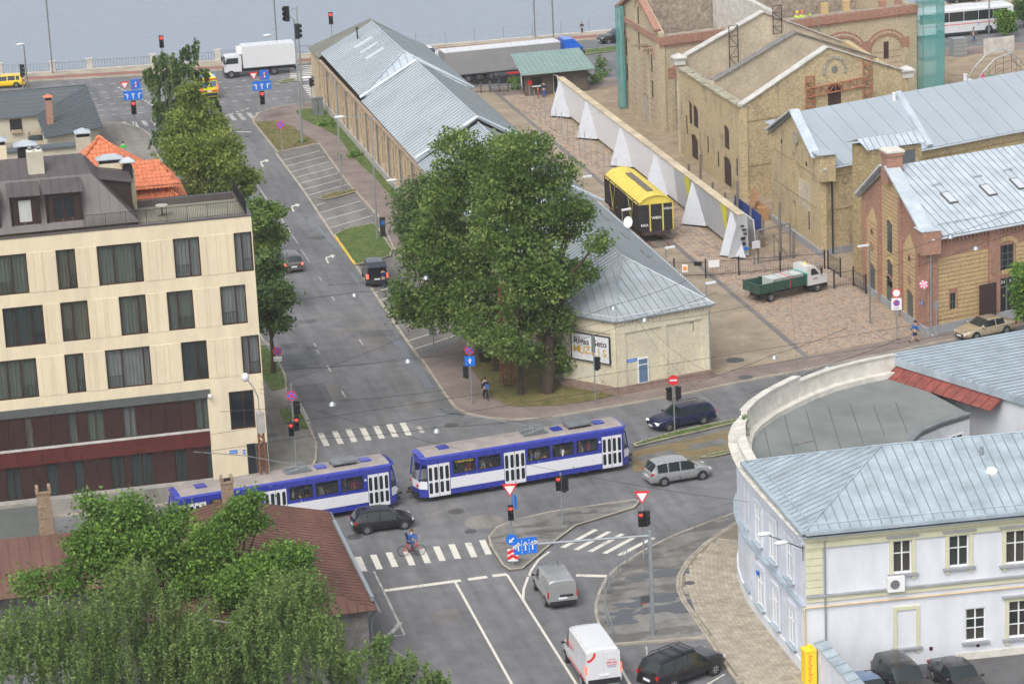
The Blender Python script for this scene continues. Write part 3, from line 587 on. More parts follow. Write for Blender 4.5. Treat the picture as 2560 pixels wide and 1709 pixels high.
def tiles(par, poly, d, m, w=.30, l=.36, lim=280, name='roof_tile'):
    poly = [Vector(p) for p in poly]; n = Vector()
    for i in range(len(poly)): n += poly[i-1].cross(poly[i])
    n.normalize(); n = n if n.z > 0 else -n
    base = MB(); base.slab([p-n*.05 for p in poly], n, .06); base.build('roof_bed', m, par)
    d = Vector(d); d = (d-n*d.dot(n)).normalized(); u = d.cross(n); o = poly[0]   # d points up the slope
    tm = MB(); prof = [(-.5, .0), (-.25, .05), (0, .035), (.25, .0), (.5, .01)]
    for (a, za), (b, zb) in zip(prof, prof[1:]):
        tm.poly([(a*w, -l*.56, za+.035), (b*w, -l*.56, zb+.035), (b*w, l*.5, zb), (a*w, l*.5, za)]); tm.poly([(a*w, -l*.56, za+.0), (b*w, -l*.56, zb+.0), (b*w, -l*.56, zb+.035), (a*w, -l*.56, za+.035)])
    me = tm.mesh(name, m); A = [((p-o).dot(u), (p-o).dot(d)) for p in poly]
    cells = []
    for j in range(int(min(a[1] for a in A)/l)-1, int(max(a[1] for a in A)/l)+2):
        for i in range(int(min(a[0] for a in A)/w)-1, int(max(a[0] for a in A)/w)+2):
            x, y = i*w, j*l
            if inside(x, y, A): cells.append(o+u*x+d*y)
    cells.sort(key=lambda c: (c-CAM).length); rest = MB(); R3 = Matrix((u, d, n)).transposed()
    woff = Vector(par['_w'])
    for k, c in enumerate(cells):
        if k < lim:
            ob = bpy.data.objects.new(name, me); COL.objects.link(ob); ob.parent = par; ob.matrix_local = Matrix.Translation(c-woff) @ R3.to_4x4()
        else:
            b0 = len(rest.v); rest.v += [tuple(c+R3 @ Vector(v)) for v in tm.v]; rest.f += [tuple(b0+i for i in f) for f in tm.f]; rest.m += [0]*len(tm.f)
    if rest.f: struct(rest.build('roof_tiles', m, par), 'stuff')
# ================================================================ hotel with cream walls
Y0 = 181.48
hotel = thing('hotel', 'cream five storey building with dark brown windows, ground floor panels and roof terrace', 'building', (21.42, Y0, 0))
X0 = -8.
def hx(z_, x, y): return aty(z_(x, y), Y0).x-X0
rows = [((17.10, 14.41), [(-140,168,594,(62,)),(359,487,568,(437,)),(627,922,542,(735,873)),(1128,1300,510,(1232,)),(1525,1641,484,(1575,))]),
        ((13.56, 10.88), [(10,277,938,(90,195)),(389,570,911,(465,)),(773,950,881,(897,)),(1086,1258,856,(1155,)),(1435,1603,826,(1535,))]),
        ((10.02, 7.32), [(-110,233,1280,(35,127)),(417,543,1253,(490,)),(683,977,1225,(790,932)),(1180,1349,1186,(1280,)),(1573,1690,1156,(1620,))])]
holes = []; wins = []
curt = ['curtain_green', 'curtain_olive', 'curtain_green', 'curtain_pale', 'curtain_pale', 'dark_room_sheet', 'curtain_olive', 'curtain_green', 'curtain_green', 'curtain_pale', 'curtain_green', 'curtain_green', 'curtain_pale', 'dark_room_sheet', 'curtain_pale']
for (zt, zb), ws in rows:
    for a, b, y, mu in ws:
        u0, u1 = hx(zD, a, y), hx(zD, b, y)
        if u1 > 29.1: u1 = 29.36
        holes.append((u0, u1, zb, zt)); wins.append([hx(zD, q, y) for q in mu])
big = (hx(zG, 1107, 152), hx(zG, 1228, 150), aty(zG(1117,340), Y0).z, aty(zG(1107,155), Y0).z)
LW = 21.42-X0; recess = (0., 17.62-X0, .0, 6.61)
mb = MB(); wallf(mb, (X0, Y0, 0), (1,0,0), (0,-1,0), [0, 20.62-X0, LW], lambda u: 18.15, holes+[big, recess, (20.62-X0, LW, 0, 2.6)], .32)
mb.box(20.62, 21.42, Y0+.02, 194, 2.45, 2.6); mb.poly([V(20.62,Y0,0), V(20.62,194,0), V(20.62,194,2.6), V(20.62,Y0,2.6)])
mb.poly([V(21.42,Y0,2.6), V(21.42,189,2.6), V(21.42,189,18.15), V(21.42,Y0,18.15)]); mb.poly([V(21.42,189,0), V(X0,189,0), V(X0,189,18.15), V(21.42,189,18.15)])
mb.box(X0+.1, 17.5, Y0+.5, Y0+.6, 0, 6.6)
mb.build('wall', 'render_cream', hotel)
for k, (h, mu) in enumerate(zip(holes, wins)):
    w0 = h[0]; br = (h[0]+.07, mu[0]-.04, .85) if k % 3 == 0 else (mu[-1]+.04, h[1]-.07, .85)
    window(hotel, (X0,Y0,0), (1,0,0), (0,-1,0), h, .10, .085, mu, (), 'frame_brown', 'glass_clear', curt[k], br)
bw = big; window(hotel, (X0,Y0,0), (1,0,0), (0,-1,0), bw, .12, .1, ((bw[0]+bw[1])/2+.1,), (), 'frame_brown', 'glass_dark')
rs = random.Random(2)
for r_, ((zt, zb), ws) in enumerate(rows):
    hs_ = holes[r_*5:r_*5+5]
    for a, b in zip(hs_, hs_[1:]):
        g0, g1 = a[1]+.04, b[0]-.04; cuts = sorted([0, 1]+[.12+.1*rs.random(), .42+.1*rs.random(), .56+.08*rs.random()] + ([.82] if g1-g0 > 2 else []))
        for c0, c1 in zip(cuts, cuts[1:]):
            p = MB(); p.box(X0+g0+(g1-g0)*c0+.012, X0+g0+(g1-g0)*c1-.012, Y0-.03, Y0+.01, zb+.03, zt-.0); p.build('facade_panel', 'render_cream', hotel)
# lower floors: grey lintel, brown panels and glazing, pale sill, red band
xr = 17.62
def slabp(name, x0, x1, z0, z1, m, d=.0, t=.06): p = MB(); p.box(x0, x1, Y0+d, Y0+d+t, z0, z1); return p.build(name, m, hotel)
slabp('lintel', X0, xr+.2, 6.05, 6.62, 'panel_grey', -.08, .3); slabp('sill_band', X0, xr, 3.72, 3.86, 'concrete_pale', -.06, .25)
def panelrow(z0, z1, glz, y_, d, gm, pm='panel_brown', step=1.05):
    x = X0; gl = [(aty(zG(a, y_(a)), Y0).x, aty(zG(b, y_(b)), Y0).x, m_) for a, b, m_ in glz]
    for a, b, m_ in gl+[(xr, xr, None)]:
        n = max(1, round((a-x)/step))
        if a-x > .06:
            for k in range(n): slabp('cladding_panel', x+(a-x)*k/n+.01, x+(a-x)*(k+1)/n-.01, z0, z1, pm, d)
        if m_:
            window(hotel, (0,Y0,0), (1,0,0), (0,-1,0), (a, b, z0, z1), d+.03, .05, ((a+b)/2,) if b-a > .8 else (), (), 'frame_brown', 'glass_clear', m_)
        x = b
panelrow(3.86, 6.05, [(115,160,'wood_plank'),(328,372,'curtain_green'),(420,505,'curtain_green'),(595,660,'curtain_pale'),(942,1020,'curtain_green')], lambda x: 330-x*.09, .05, None)
x = X0
while x < xr: slabp('red_panel', x+.01, min(xr, x+1.6)-.01, 2.66, 3.72, 'panel_red', -.03); x += 1.6
panelrow(.35, 2.66, [(30,105,'dark_room_sheet'),(228,285,'dark_room_sheet'),(362,412,'dark_room_sheet'),(540,608,'dark_room_sheet'),(635,745,'dark_room_sheet'),(850,910,'dark_room_sheet'),(1003,1036,'dark_room_sheet')], lambda x: 600-x*.09, .08, None)
slabp('plinth', X0, xr, 0, .35, 'concrete', -.02, .2)
window(hotel, (0,Y0,0), (1,0,0), (0,-1,0), (20.0, 20.6, .08, 2.5), -.05, .06, (), (), 'steel_dark', 'glass_dark', None, None, 'door')
# terrace, parapet, mansard
p = MB(); p.box(14.2, 21.3, Y0+.25, 188.8, 17.5, 17.75); p.build('terrace_floor', 'deck', hotel)
p = MB(); p.box(X0, 21.46, Y0-.04, Y0+.3, 18.15, 18.24); p.box(21.12, 21.46, Y0+.3, 188.7, 18.15, 18.24); p.box(14.3, 21.1, 188.5, 188.9, 17.75, 18.2); p.build('parapet_cap', 'roof_brown_metal', hotel)
rail(hotel, [V(10.6,Y0+.25,18.22), V(21.15,Y0+.25,18.22), V(21.15,188.4,18.22), V(14.6,188.6,18.2)], .95)
KN = [(X0,184,21.45), (11.4,184,21.42)]
seam_roof(hotel, [(X0,182.2,18.3), (14.15,182.2,18.3), KN[1], KN[0]], (0,.5,1), .62, 'roof_brown_metal')
seam_roof(hotel, [(X0,184.02,21.45), (11.4,184.02,21.42), (11.05,187.2,22.15), (X0,187.2,22.25)], (0,1,.2), .62, 'roof_brown_metal')
seam_roof(hotel, [(14.17,182.2,18.3), (14.25,188.5,18.3), (11.07,187.2,22.15), (11.42,184,21.42)], (-1,0,1), .62, 'roof_brown_metal')
p = MB(); p.hexa([V(X0,187.25,17.6),V(11.05,187.25,17.6),V(11.05,188.9,17.6),V(X0,188.9,17.6)], [V(X0,187.25,22.2),V(11.05,187.25,22.1),V(11.05,188.9,21.6),V(X0,188.9,21.6)]); p.build('roof_back', 'roof_brown_metal', hotel)
p = MB(); p.hexa([V(11.5,184.6,18.3),V(14.0,184.6,18.3),V(14.0,187.9,18.3),V(11.5,187.9,18.3)], [V(11.5,184.6,20.9),V(14.0,184.6,20.45),V(14.0,187.9,20.45),V(11.5,187.9,20.9)]); sd_ = p.build('side_dormer', 'dormer_brown', hotel)
seam_roof(sd_, [(11.0,184.4,21.1), (14.15,184.4,20.5), (14.15,188.1,20.5), (11.0,188.1,21.1)], (1,0,-.2), .5, 'roof_brown_metal')
for x0, x1 in ((3.2,5.25), (5.93,7.8), (8.2,10.55), (.5,2.4)):
    d = MB(); wallf(d, (x0,182.45,18.5), (1,0,0), (0,-1,0), [0, x1-x0], lambda u: 2.25, [(.45, x1-x0-.45, .35, 1.95)], .15)
    d.poly([V(x0,182.45,18.5),V(x0,182.45,20.75),V(x0,184.2,21.2),V(x0,184.2,18.5)]); d.poly([V(x1,182.45,18.5),V(x1,182.45,20.75),V(x1,184.2,21.2),V(x1,184.2,18.5)])
    do = d.build('dormer', 'dormer_brown', hotel)
    window(do, (x0,182.45,18.5), (1,0,0), (0,-1,0), (.45, x1-x0-.45, .35, 1.95), .06, .08, ((x1-x0)/2,) if x1-x0 > 2.1 else (), (), 'frame_brown', 'glass_dark' if x1-x0 > 2.1 else 'curtain_pale')
    seam_roof(do, [(x0-.12,182.2,20.72), (x1+.12,182.2,20.68), (x1+.12,185.6,21.86), (x0-.12,185.6,21.88)], (0,1,.3), .6, 'roof_brown_metal', name='dormer_roof_panel')
    b_ = MB()
    for xx in (x0+.05, x1-.05): b_.tube([V(xx,182.3,20.7), V(xx,182.35,18.8)], .05, 5)
    b_.build('dormer_bracket', 'dormer_brown', do)
def chim(par, z_, q, y, d, m, capm=None, zbot=20.6, capsc=1.2, nm='chimney'):
    a, b = aty(z_(q[0], q[1]), y), aty(z_(q[2], q[1]), y); mb = MB(); mb.box(a.x, b.x, y, y+d, zbot, a.z); o = mb.build(nm, m, par)
    if capm:
        bl = MB(); bl.box(a.x+.06, b.x-.06, y+.06, y+d-.06, a.z, a.z+.25); bl.build('flue', 'black', o); cap(o, ((a.x+b.x)/2, y+d/2, a.z+.25), (b.x-a.x)/2*capsc, d/2*capsc, .35, capm)
    return o
c1 = chim(hotel, zK1, (345,430,560), 184.6, 1.0, 'render_beige', zbot=21.4)
for xx in (7.62, 8.18): v = MB(); v.box(xx-.17, xx+.17, 184.8, 185.3, 23.0, 23.12); v.box(xx-.12, xx+.12, 184.85, 185.25, 23.12, 23.28, 1); v.build('roof_vent', ['plastic_white', 'chrome'], c1)
chim(hotel, zK1, (1290,585,1590), 188.0, .8, 'render_cream', 'roof_zinc', 17.8); chim(hotel, zK1, (1690,655,1755), 187.95, .5, 'render_cream', None, 17.8); chim(hotel, zK1, (1600,615,1730), 187.6, .4, 'black', 'roof_zinc', 20, 1.6)
chim(hotel, zK1, (230,400,440), 188.0, .8, 'black', 'roof_zinc', 20.5, 1.5); chim(hotel, zK1, (-120,345,80), 188.0, .8, 'render_cream', 'roof_zinc', 20.5, 1.3)
tb = thing('round_table', 'small round grey table standing on the roof terrace', 'table', (aty(zK1(2110,1120), 185.5).x, 185.5, 17.75)); t0 = tb.location
p = MB(); p.cyl(t0+V(0,0,.72), t0+V(0,0,.76), .42, None, 16); p.build('table_top', 'concrete', tb); p = MB(); p.cyl(t0, t0+V(0,0,.72), .04, None, 6); p.tube([t0+V(-.3,0,.02), t0+V(0,0,.15), t0+V(.3,0,.02)], .025, 5); p.build('stand', 'black', tb)
# small fittings on the hotel wall
def wallplate(par, z_, a, b, y, m, name, t=.03):
    A, B = aty(z_(*a), y), aty(z_(*b), y); p = MB(); p.box(A.x, B.x, y-t, y-.003, B.z, A.z); return p.build(name, m, par)
def lettering(par, txt, c, U, up, size, m, name='lettering', ext=.004, align='CENTER', bold=False):
    cu = bpy.data.curves.new(name, 'FONT'); cu.body = txt; cu.size = size; cu.align_x = align; cu.align_y = 'CENTER'; cu.extrude = ext; cu.resolution_u = 3
    if bold: cu.offset = size*.018
    cu.materials.append(M(m)); tmp = bpy.data.objects.new(name, cu); me = bpy.data.meshes.new_from_object(tmp); bpy.data.objects.remove(tmp); bpy.data.curves.remove(cu)
    o = bpy.data.objects.new(name, me); COL.objects.link(o); U = Vector(U).normalized(); up = Vector(up); up = (up-U*up.dot(U)).normalized(); n = U.cross(up)
    Mx = Matrix.Translation(Vector(c)) @ Matrix((U, up, n)).transposed().to_4x4()
    if par is not None:
        o.parent = par
        if par.get('_local'): o.matrix_local = Mx
        else: o.matrix_local = Matrix.Translation(-Vector(par.get('_w', (0,0,0)))) @ Mx
    else: o.matrix_world = Mx
    return o
pl = wallplate(hotel, zK2, (757,885), (838,908), Y0, 'sign_blue', 'street_sign'); c = aty(zK2(797,896), Y0); lettering(pl, 'Maskavas iela', (c.x, Y0-.034, c.z), (1,0,0), UP, .15, 'sign_white')
pl = wallplate(hotel, zK2, (887,876), (915,918), Y0, 'sign_blue', 'house_number'); c = aty(zK2(901,897), Y0); lettering(pl, '3', (c.x, Y0-.034, c.z), (1,0,0), UP, .24, 'sign_white')
c = aty(zK2(560,335), Y0); p = MB(); p.box(c.x-.12, c.x+.1, Y0-.45, Y0-.2, c.z-.08, c.z+.08); p.tube([V(c.x+.05,Y0,c.z), V(c.x+.05,Y0-.3,c.z)], .03, 5); p.build('security_camera', 'plastic_white', hotel)
# ================================================================ long museum warehouse
mus = thing('museum', 'long low cream and brick warehouse with grey metal hipped roofs beside the street', 'building', (48.17, 190.46, .12))
FP = [V(45.06,194.11,0), V(48.17,190.46,0), V(55.73,192.39,0), V(55.8,305,0), V(44.6,306,0)]; EZ = 5.7
def wall_seg(par, a, b, H, m, holes=(), name='wall', depth=.15, z0=0, mr=None, mats=None):
    d = (b-a); L = d.length; U = d/L; Nn = Vector((U.y, -U.x, 0)); mb = MB(); wallf(mb, a+UP*z0, U, Nn, [0, L], (lambda u: H) if not callable(H) else H, holes, depth, 0, mr); return mb.build(name, mats or m, par), U, Nn, L
for i in (0, 1):
    a, b = FP[i], FP[i+1]; _, U, Nn, L = wall_seg(mus, a, b, EZ, 'render_museum')
    # raised pilaster frame and dentil frieze round recessed fields
    p = MB(); cut = [(0,.42),(L-.42,L)] if i == 0 else [(0,.7),(L*.47,L*.47+.45),(L-.7,L)]
    for c0, c1 in cut: p.obox(a+U*((c0+c1)/2)+Nn*.05+UP*2.6, U*((c1-c0)/2), Nn*.05, UP*2.1)
    p.obox(a+U*(L/2)+Nn*.06+UP*5.1, U*(L/2), Nn*.06, UP*.42); p.build('pilaster', 'render_museum', mus)
    p = MB(); n = int(L/.32)
    for k in range(n): p.obox(a+U*(L*(k+.5)/n)+Nn*.15+UP*5.42, U*.08, Nn*.04, UP*.14)
    p.obox(a+U*(L/2)+Nn*.16+UP*5.62, U*(L/2+.12), Nn*.16, UP*.07); p.build('frieze', 'render_museum', mus)
    p = MB(); p.obox(a+U*(L/2)+Nn*.11+UP*.35, U*(L/2+.1), Nn*.11, UP*.35); p.build('plinth', 'plinth', mus)
UF = (FP[2]-FP[1]).normalized(); NF = Vector((UF.y, -UF.x, 0))
def onplane(p, O, Nn): v = ray(p); return CAM+v*((Vector(O)-CAM).dot(Nn)/v.dot(Nn))
def on_uw(p, O, U, Nn): q = onplane(p, O, Nn)-Vector(O); return q.dot(U), q.z
a = on_uw(zK3(668,1180), FP[1], UF, NF); b = on_uw(zK3(768,1360), FP[1], UF, NF)
w = window(mus, FP[1]+NF*.03, UF, NF, (a[0], b[0]-.1, b[1], a[1]), -.03, .08, (), (a[1]-.5,), 'white_frame', 'glass_blue')
p = MB(); p.obox(FP[1]+UF*((a[0]+b[0])/2)+NF*.12+UP*(b[1]-.06), UF*((b[0]-a[0])/2+.1), NF*.12, UP*.05); p.build('sill', 'plinth', w)
c = on_uw(zK3(626,1192), FP[1], UF, NF); q = FP[1]+UF*c[0]+UP*c[1]; p = MB(); p.obox(q+NF*.02, UF*.42, NF*.015, UP*.11); s_ = p.build('street_sign', 'sign_blue', mus); lettering(s_, 'Maskavas iela', q+NF*.037, UF, UP, .13, 'sign_white')
p = MB(); c = on_uw(zK3(1105,900), FP[1], UF, NF); q = FP[1]+UF*c[0]+UP*c[1]
for e in ((V(0,0,.1), V(0,0,-.55)), (V(0,0,.1), -UF*.35), (V(0,0,-.55), -UF*.12-UP*.55)): p.tube([q+e[0]+NF*.03, q+e[1]+NF*.03], .02, 4)
p.build('wall_bracket', 'iron_dark', mus)
pipe(mus, [FP[2]+NF*.1+UF*.1+UP*5.5, FP[2]+NF*.1-UF*.08+UP*5.2, FP[2]+NF*.12-UF*.08+UP*.15], .06)
# the museum name board on the chamfered corner
UC = (FP[1]-FP[0]).normalized(); NC = Vector((UC.y, -UC.x, 0))
a = on_uw(zK3(160,962), FP[0], UC, NC); b = on_uw(zK3(465,1185), FP[0], UC, NC); zt = a[1]; zb_ = on_uw(zK3(168,1170), FP[0], UC, NC)[1]
mat('board_white', (.72, .74, .76), .5, var=.12, sc=3, fine=.12, fsc=7); flat('letter_maroon', (.06, .006, .012), .5); flat('letter_gold', (.60, .36, .04), .5)
bd = thing('name_board', 'white museum name board with dark maroon and golden lettering on the corner wall', 'sign', FP[0]+UC*((a[0]+b[0])/2)+NC*.14+UP*zb_)
p = MB(); ce = FP[0]+UC*((a[0]+b[0])/2)+NC*.17+UP*((zt+zb_)/2); hw, hh = (b[0]-a[0])/2, (zt-zb_)/2; p.obox(ce, UC*hw, NC*.03, UP*hh); p.build('panel', 'board_white', bd)
p = MB()
for e in (-1, 1): p.obox(ce+UC*(e*hw), UC*.04, NC*.045, UP*(hh+.04)); p.obox(ce+UP*(e*hh), UC*(hw-.04), NC*.045, UP*.04)
p.build('frame', 'black', bd)
lettering(bd, 'Rīgas Geto', ce+NC*.034+UP*(hh*.40), UC, UP, .66, 'letter_maroon', bold=True); 
for k, ch in enumerate('MUZEJS'): lettering(bd, ch, ce+NC*.034+UC*((k-2.5)*.50)-UP*(hh*.22+.05*(k % 2)), UC, UP, .78, 'letter_gold', bold=True)
c = on_uw(zK3(428,1203), FP[0], UC, NC); q = FP[0]+UC*c[0]+UP*c[1]; p = MB(); p.obox(q+NC*.02, UC*.5, NC*.015, UP*.11); s_ = p.build('street_sign', 'sign_blue', mus); lettering(s_, 'Turgeņeva iela', q+NC*.037, UC, UP, .14, 'sign_white')
pipe(mus, [FP[0]-UC*.1+NC*.1+UP*5.5, FP[0]-UC*.1+NC*.12+UP*.15], .06)
mat('graffiti', (.62, .60, .50), .9)
p = MB(); rs = random.Random(4)
for k in range(7):
    x0 = .5+k*.55; q = [FP[0]+UC*(x0+.22*math.cos(t*1.1+k)*(1+.3*rs.random()))+UP*(1.35+.55*math.sin(t*.9+k*2))+NC*.012 for t in range(7)]
    for e, f in zip(q, q[1:]): d_ = (f-e); sdd = d_.cross(NC).normalized()*.07; p.poly([e-sdd, f-sdd, f+sdd, e+sdd])
    for v_ in range(len(p.v)): pass
p.build('graffiti', 'graffiti', mus)
# street side: plastered brick with pilaster strips and window openings
a, b = FP[4], FP[0]; L = (b-a).length; U = (b-a)/L; Nn = Vector((U.y, -U.x, 0)); hol = []; k = 0; u = 2.2
while u < 70: hol.append((u, u+1.05, 1.2, 4.1)); u += 3.0
while u < L-3: hol.append((u, u+1.1, 1.3, 4.1)); u += 4.2
mb = MB(); wallf(mb, a, U, Nn, [0, L], lambda q: 5.3, hol, .25); mb.build('street_wall', 'brick_museum', mus)
mat('pilaster_red', (.44, .33, .24), .9, var=.25, fine=.2); mat('shutter_wood', (.16, .12, .09), .85, var=.3, sc=3)
for k, h in enumerate(hol):
    window(mus, a, U, Nn, h, .16, .08, ((h[0]+h[1])/2,), (3.1,), 'shutter_wood', 'glass_dark' if k % 3 else 'shutter_wood')
    p = MB(); p.obox(a+U*(h[0]-.5)+Nn*.06+UP*2.5, U*.14, Nn*.06, UP*2.5); p.build('pilaster', 'pilaster_red', mus)
    if k % 2: p = MB(); p.obox(a+U*(h[1]+.5)+Nn*.08+UP*2.5, U*.09, Nn*.05, UP*2.5); p.build('downpipe', 'galv_old', mus)
p = MB(); p.obox(a+U*(L/2)+Nn*.1+UP*.4, U*(L/2), Nn*.1, UP*.4); p.build('plinth', 'concrete', mus); p = MB(); p.obox(a+U*(L/2)+Nn*.14+UP*5.15, U*(L/2), Nn*.14, UP*.12); p.build('cornice', 'pilaster_red', mus)
wall_seg(mus, FP[2], FP[3], EZ, 'render_museum', name='yard_wall'); wall_seg(mus, FP[3], FP[4], 5.2, 'brick_museum', name='end_wall')
for k, y in enumerate((200,206,212,231,238,246,254,262,270,278)): window(mus, FP[2], V(0,1,0), V(1,0,0), (y-192.4, y-191.2, 1.2, 3.6), -.02, .09, (y-191.8,), (2.8,), 'white_frame', 'glass_dark')
# roofs: near grey seamed hip, middle corrugated, far one with a hipped end and felt extension
RX = 50.4; o_ = .28
E0 = FP[0]-UC*.0+NC*o_+V(-.12,.05,EZ); E1 = FP[1]+(NC+NF)*.22+UP*EZ; E2 = FP[2]+NF*o_+V(.28,0,EZ); AP = V(RX,196.9,8.75)
seam_roof(mus, [E0, E1, AP], (0,1,.6), .62, 'roof_zinc_grey'); seam_roof(mus, [E1, E2, AP], NF*-1+UP*.6, .62, 'roof_zinc_grey')
RB = 225.
seam_roof(mus, [E2, V(56.1,RB,EZ), V(RX,RB,8.75), AP], (-1,0,.55), .62, 'roof_zinc_grey'); seam_roof(mus, [E0, V(44.75,RB,EZ), V(RX,RB,8.75), AP], (1,0,.55), .62, 'roof_zinc_grey')
def ridgecap(a, b, r=.07, m='roof_zinc'): p = MB(); p.tube([a, b], r, 6); p.build('ridge_cap', m, mus)
for a, b in ((E0, AP), (E1, AP), (E2, AP), (AP, V(RX,RB,8.77))): ridgecap(a+UP*.04, b+UP*.04, .06, 'roof_zinc_grey')
for y in (203.5, 209.5, 216.): p = MB(); s_ = 3.05/5.7; c = V(54.0,y,EZ+(56.1-54.0)*s_+.05); p.obox(c, V(.14,0,-.14*s_), V(0,1.05,0), V(.04,0,.08)); p.build('snow_strip', 'galv_old', mus)
p = MB(); c = V(RX-.6,199.2,8.55); p.cyl(c, c+UP*.5, .24, None, 10); p.build('roof_vent', 'galv', mus)
for y, xo in ((200.5, 1.6),): p = MB(); s_ = 3.05/5.65; c = V(RX-3.4,201.5,EZ+(RX-3.4-44.75)*s_+.08); p.obox(c, V(.55,0,.55*s_), V(0,.35,0), V(-.03,0,.06)); p.build('skylight', 'glass_sky', mus)
# snow guard on the near eaves
p = MB()
for a, b in ((E0, E1), (E1, E2), (E2, V(56.1,RB,EZ))):
    q = AP-UP*0; t = .06; n_ = int((b-a).length/.7); aa, bb = a.lerp(AP, .05)+UP*.06, b.lerp(AP, .05)+UP*.06
    if b.y > 220: bb = V(55.75,RB,EZ+.25)
    p.tube([aa, bb], .025, 4)
    for k in range(n_+1): m_ = aa.lerp(bb, k/n_); p.tube([m_+UP*.09, m_-UP*.1], .022, 4)
p.build('snow_guard', 'white_paint', mus)
p = MB()
for a, b in ((E0, E1), (E1, E2), (E2, V(56.1,RB,EZ))): p.tube([a-UP*.05, b-UP*.05], .075, 6)
p.build('gutter', 'galv_old', mus)
def gable_roof(y0, y1, ez, rz, m, hip0=0., hip1=0., pitch=1.0, rib=.05, xl=44.6, xr_=56.15, m2=None):
    a, b = V(RX,y0+hip0,rz), V(RX,y1-hip1,rz)
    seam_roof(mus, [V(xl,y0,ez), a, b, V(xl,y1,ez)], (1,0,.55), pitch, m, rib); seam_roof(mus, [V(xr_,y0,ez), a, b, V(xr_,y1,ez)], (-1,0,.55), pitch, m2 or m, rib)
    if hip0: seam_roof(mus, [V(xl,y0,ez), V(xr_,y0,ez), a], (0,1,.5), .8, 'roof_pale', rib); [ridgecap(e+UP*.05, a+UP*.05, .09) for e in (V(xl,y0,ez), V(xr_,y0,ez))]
    ridgecap(a+UP*.05, b+UP*.05, .10)
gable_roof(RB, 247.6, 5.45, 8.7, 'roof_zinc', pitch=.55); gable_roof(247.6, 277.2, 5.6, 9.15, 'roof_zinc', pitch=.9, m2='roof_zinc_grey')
for y in (225., 247.6, 277.2): p = MB(); p.tube([V(44.5,y,6.0), V(RX,y,9.3), V(56.2,y,6.0)], .16, 6); p.build('fire_wall_cap', 'roof_zinc', mus)
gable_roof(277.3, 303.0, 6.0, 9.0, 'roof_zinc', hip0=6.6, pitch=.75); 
for y in (289.5, 293.0, 296.5): p = MB(); s_ = 3.0/5.8; c = V(RX-2.1,y,6+(RX-2.1-44.6)*s_+.09); p.obox(c, V(1.0,0,1.0*s_), V(0,.32,0), V(-.03,0,.06)); p.build('skylight', 'glass_sky', mus)
p = MB(); c = V(RX-2.2,299.5,7.9); p.cyl(c, c+UP*1.1, .09, None, 6); p.cyl(c+UP*1.0, c+UP*1.25, .2, .12, 8); p.build('roof_vent', 'steel_dark', mus)
seam_roof(mus, [V(44.3,303.02,5.5), V(RX,303.02,9.0), V(RX+.2,305,9.0), V(44.3,311.0,5.3)], (1,0,.6), 3.0, 'roof_felt_old', 0); seam_roof(mus, [V(56.3,303.02,5.5), V(RX,303.02,9.0), V(RX+.2,305,9.0), V(56.3,309,5.3)], (-1,0,.6), 3.0, 'roof_felt_old', 0)
p = MB(); p.prism([V(44.6,305.9,0), V(55.8,304.9,0), V(55.8,308.5,0), V(44.6,310.5,0)], 0, 5.2); p.build('end_block', 'brick_museum', mus)
# satellite dish near the yard edge of the near roof
dsh = thing('satellite_dish', 'white satellite dish on the edge of the museum roof', 'dish', atx(zK3(607,200), 55.6)); DB = atx(zK3(607,200), 55.6); c = DB+V(-.05,0,.95)
p = MB(); p.tube([DB-UP*.4, DB+UP*.9], .035, 6); p.tube([c, c+V(-.55,-.5,-.1)], .015, 4); p.build('mast', 'galv', dsh)
p = MB(); nd = V(-.65,-.6,.25).normalized(); uu = nd.cross(UP).normalized(); vv = uu.cross(nd)
for k in range(4):
    r0, r1 = .42*k/4, .42*(k+1)/4
    for t in range(16): a0, a1 = t*math.pi/8, (t+1)*math.pi/8; f = lambda r, a: c+uu*(r*math.cos(a))+vv*(r*1.1*math.sin(a))+nd*(r*r*.35); p.poly([f(r0,a0), f(r1,a0), f(r1,a1), f(r0,a1)])
p.build('reflector', 'plastic_white', dsh, smooth=True)
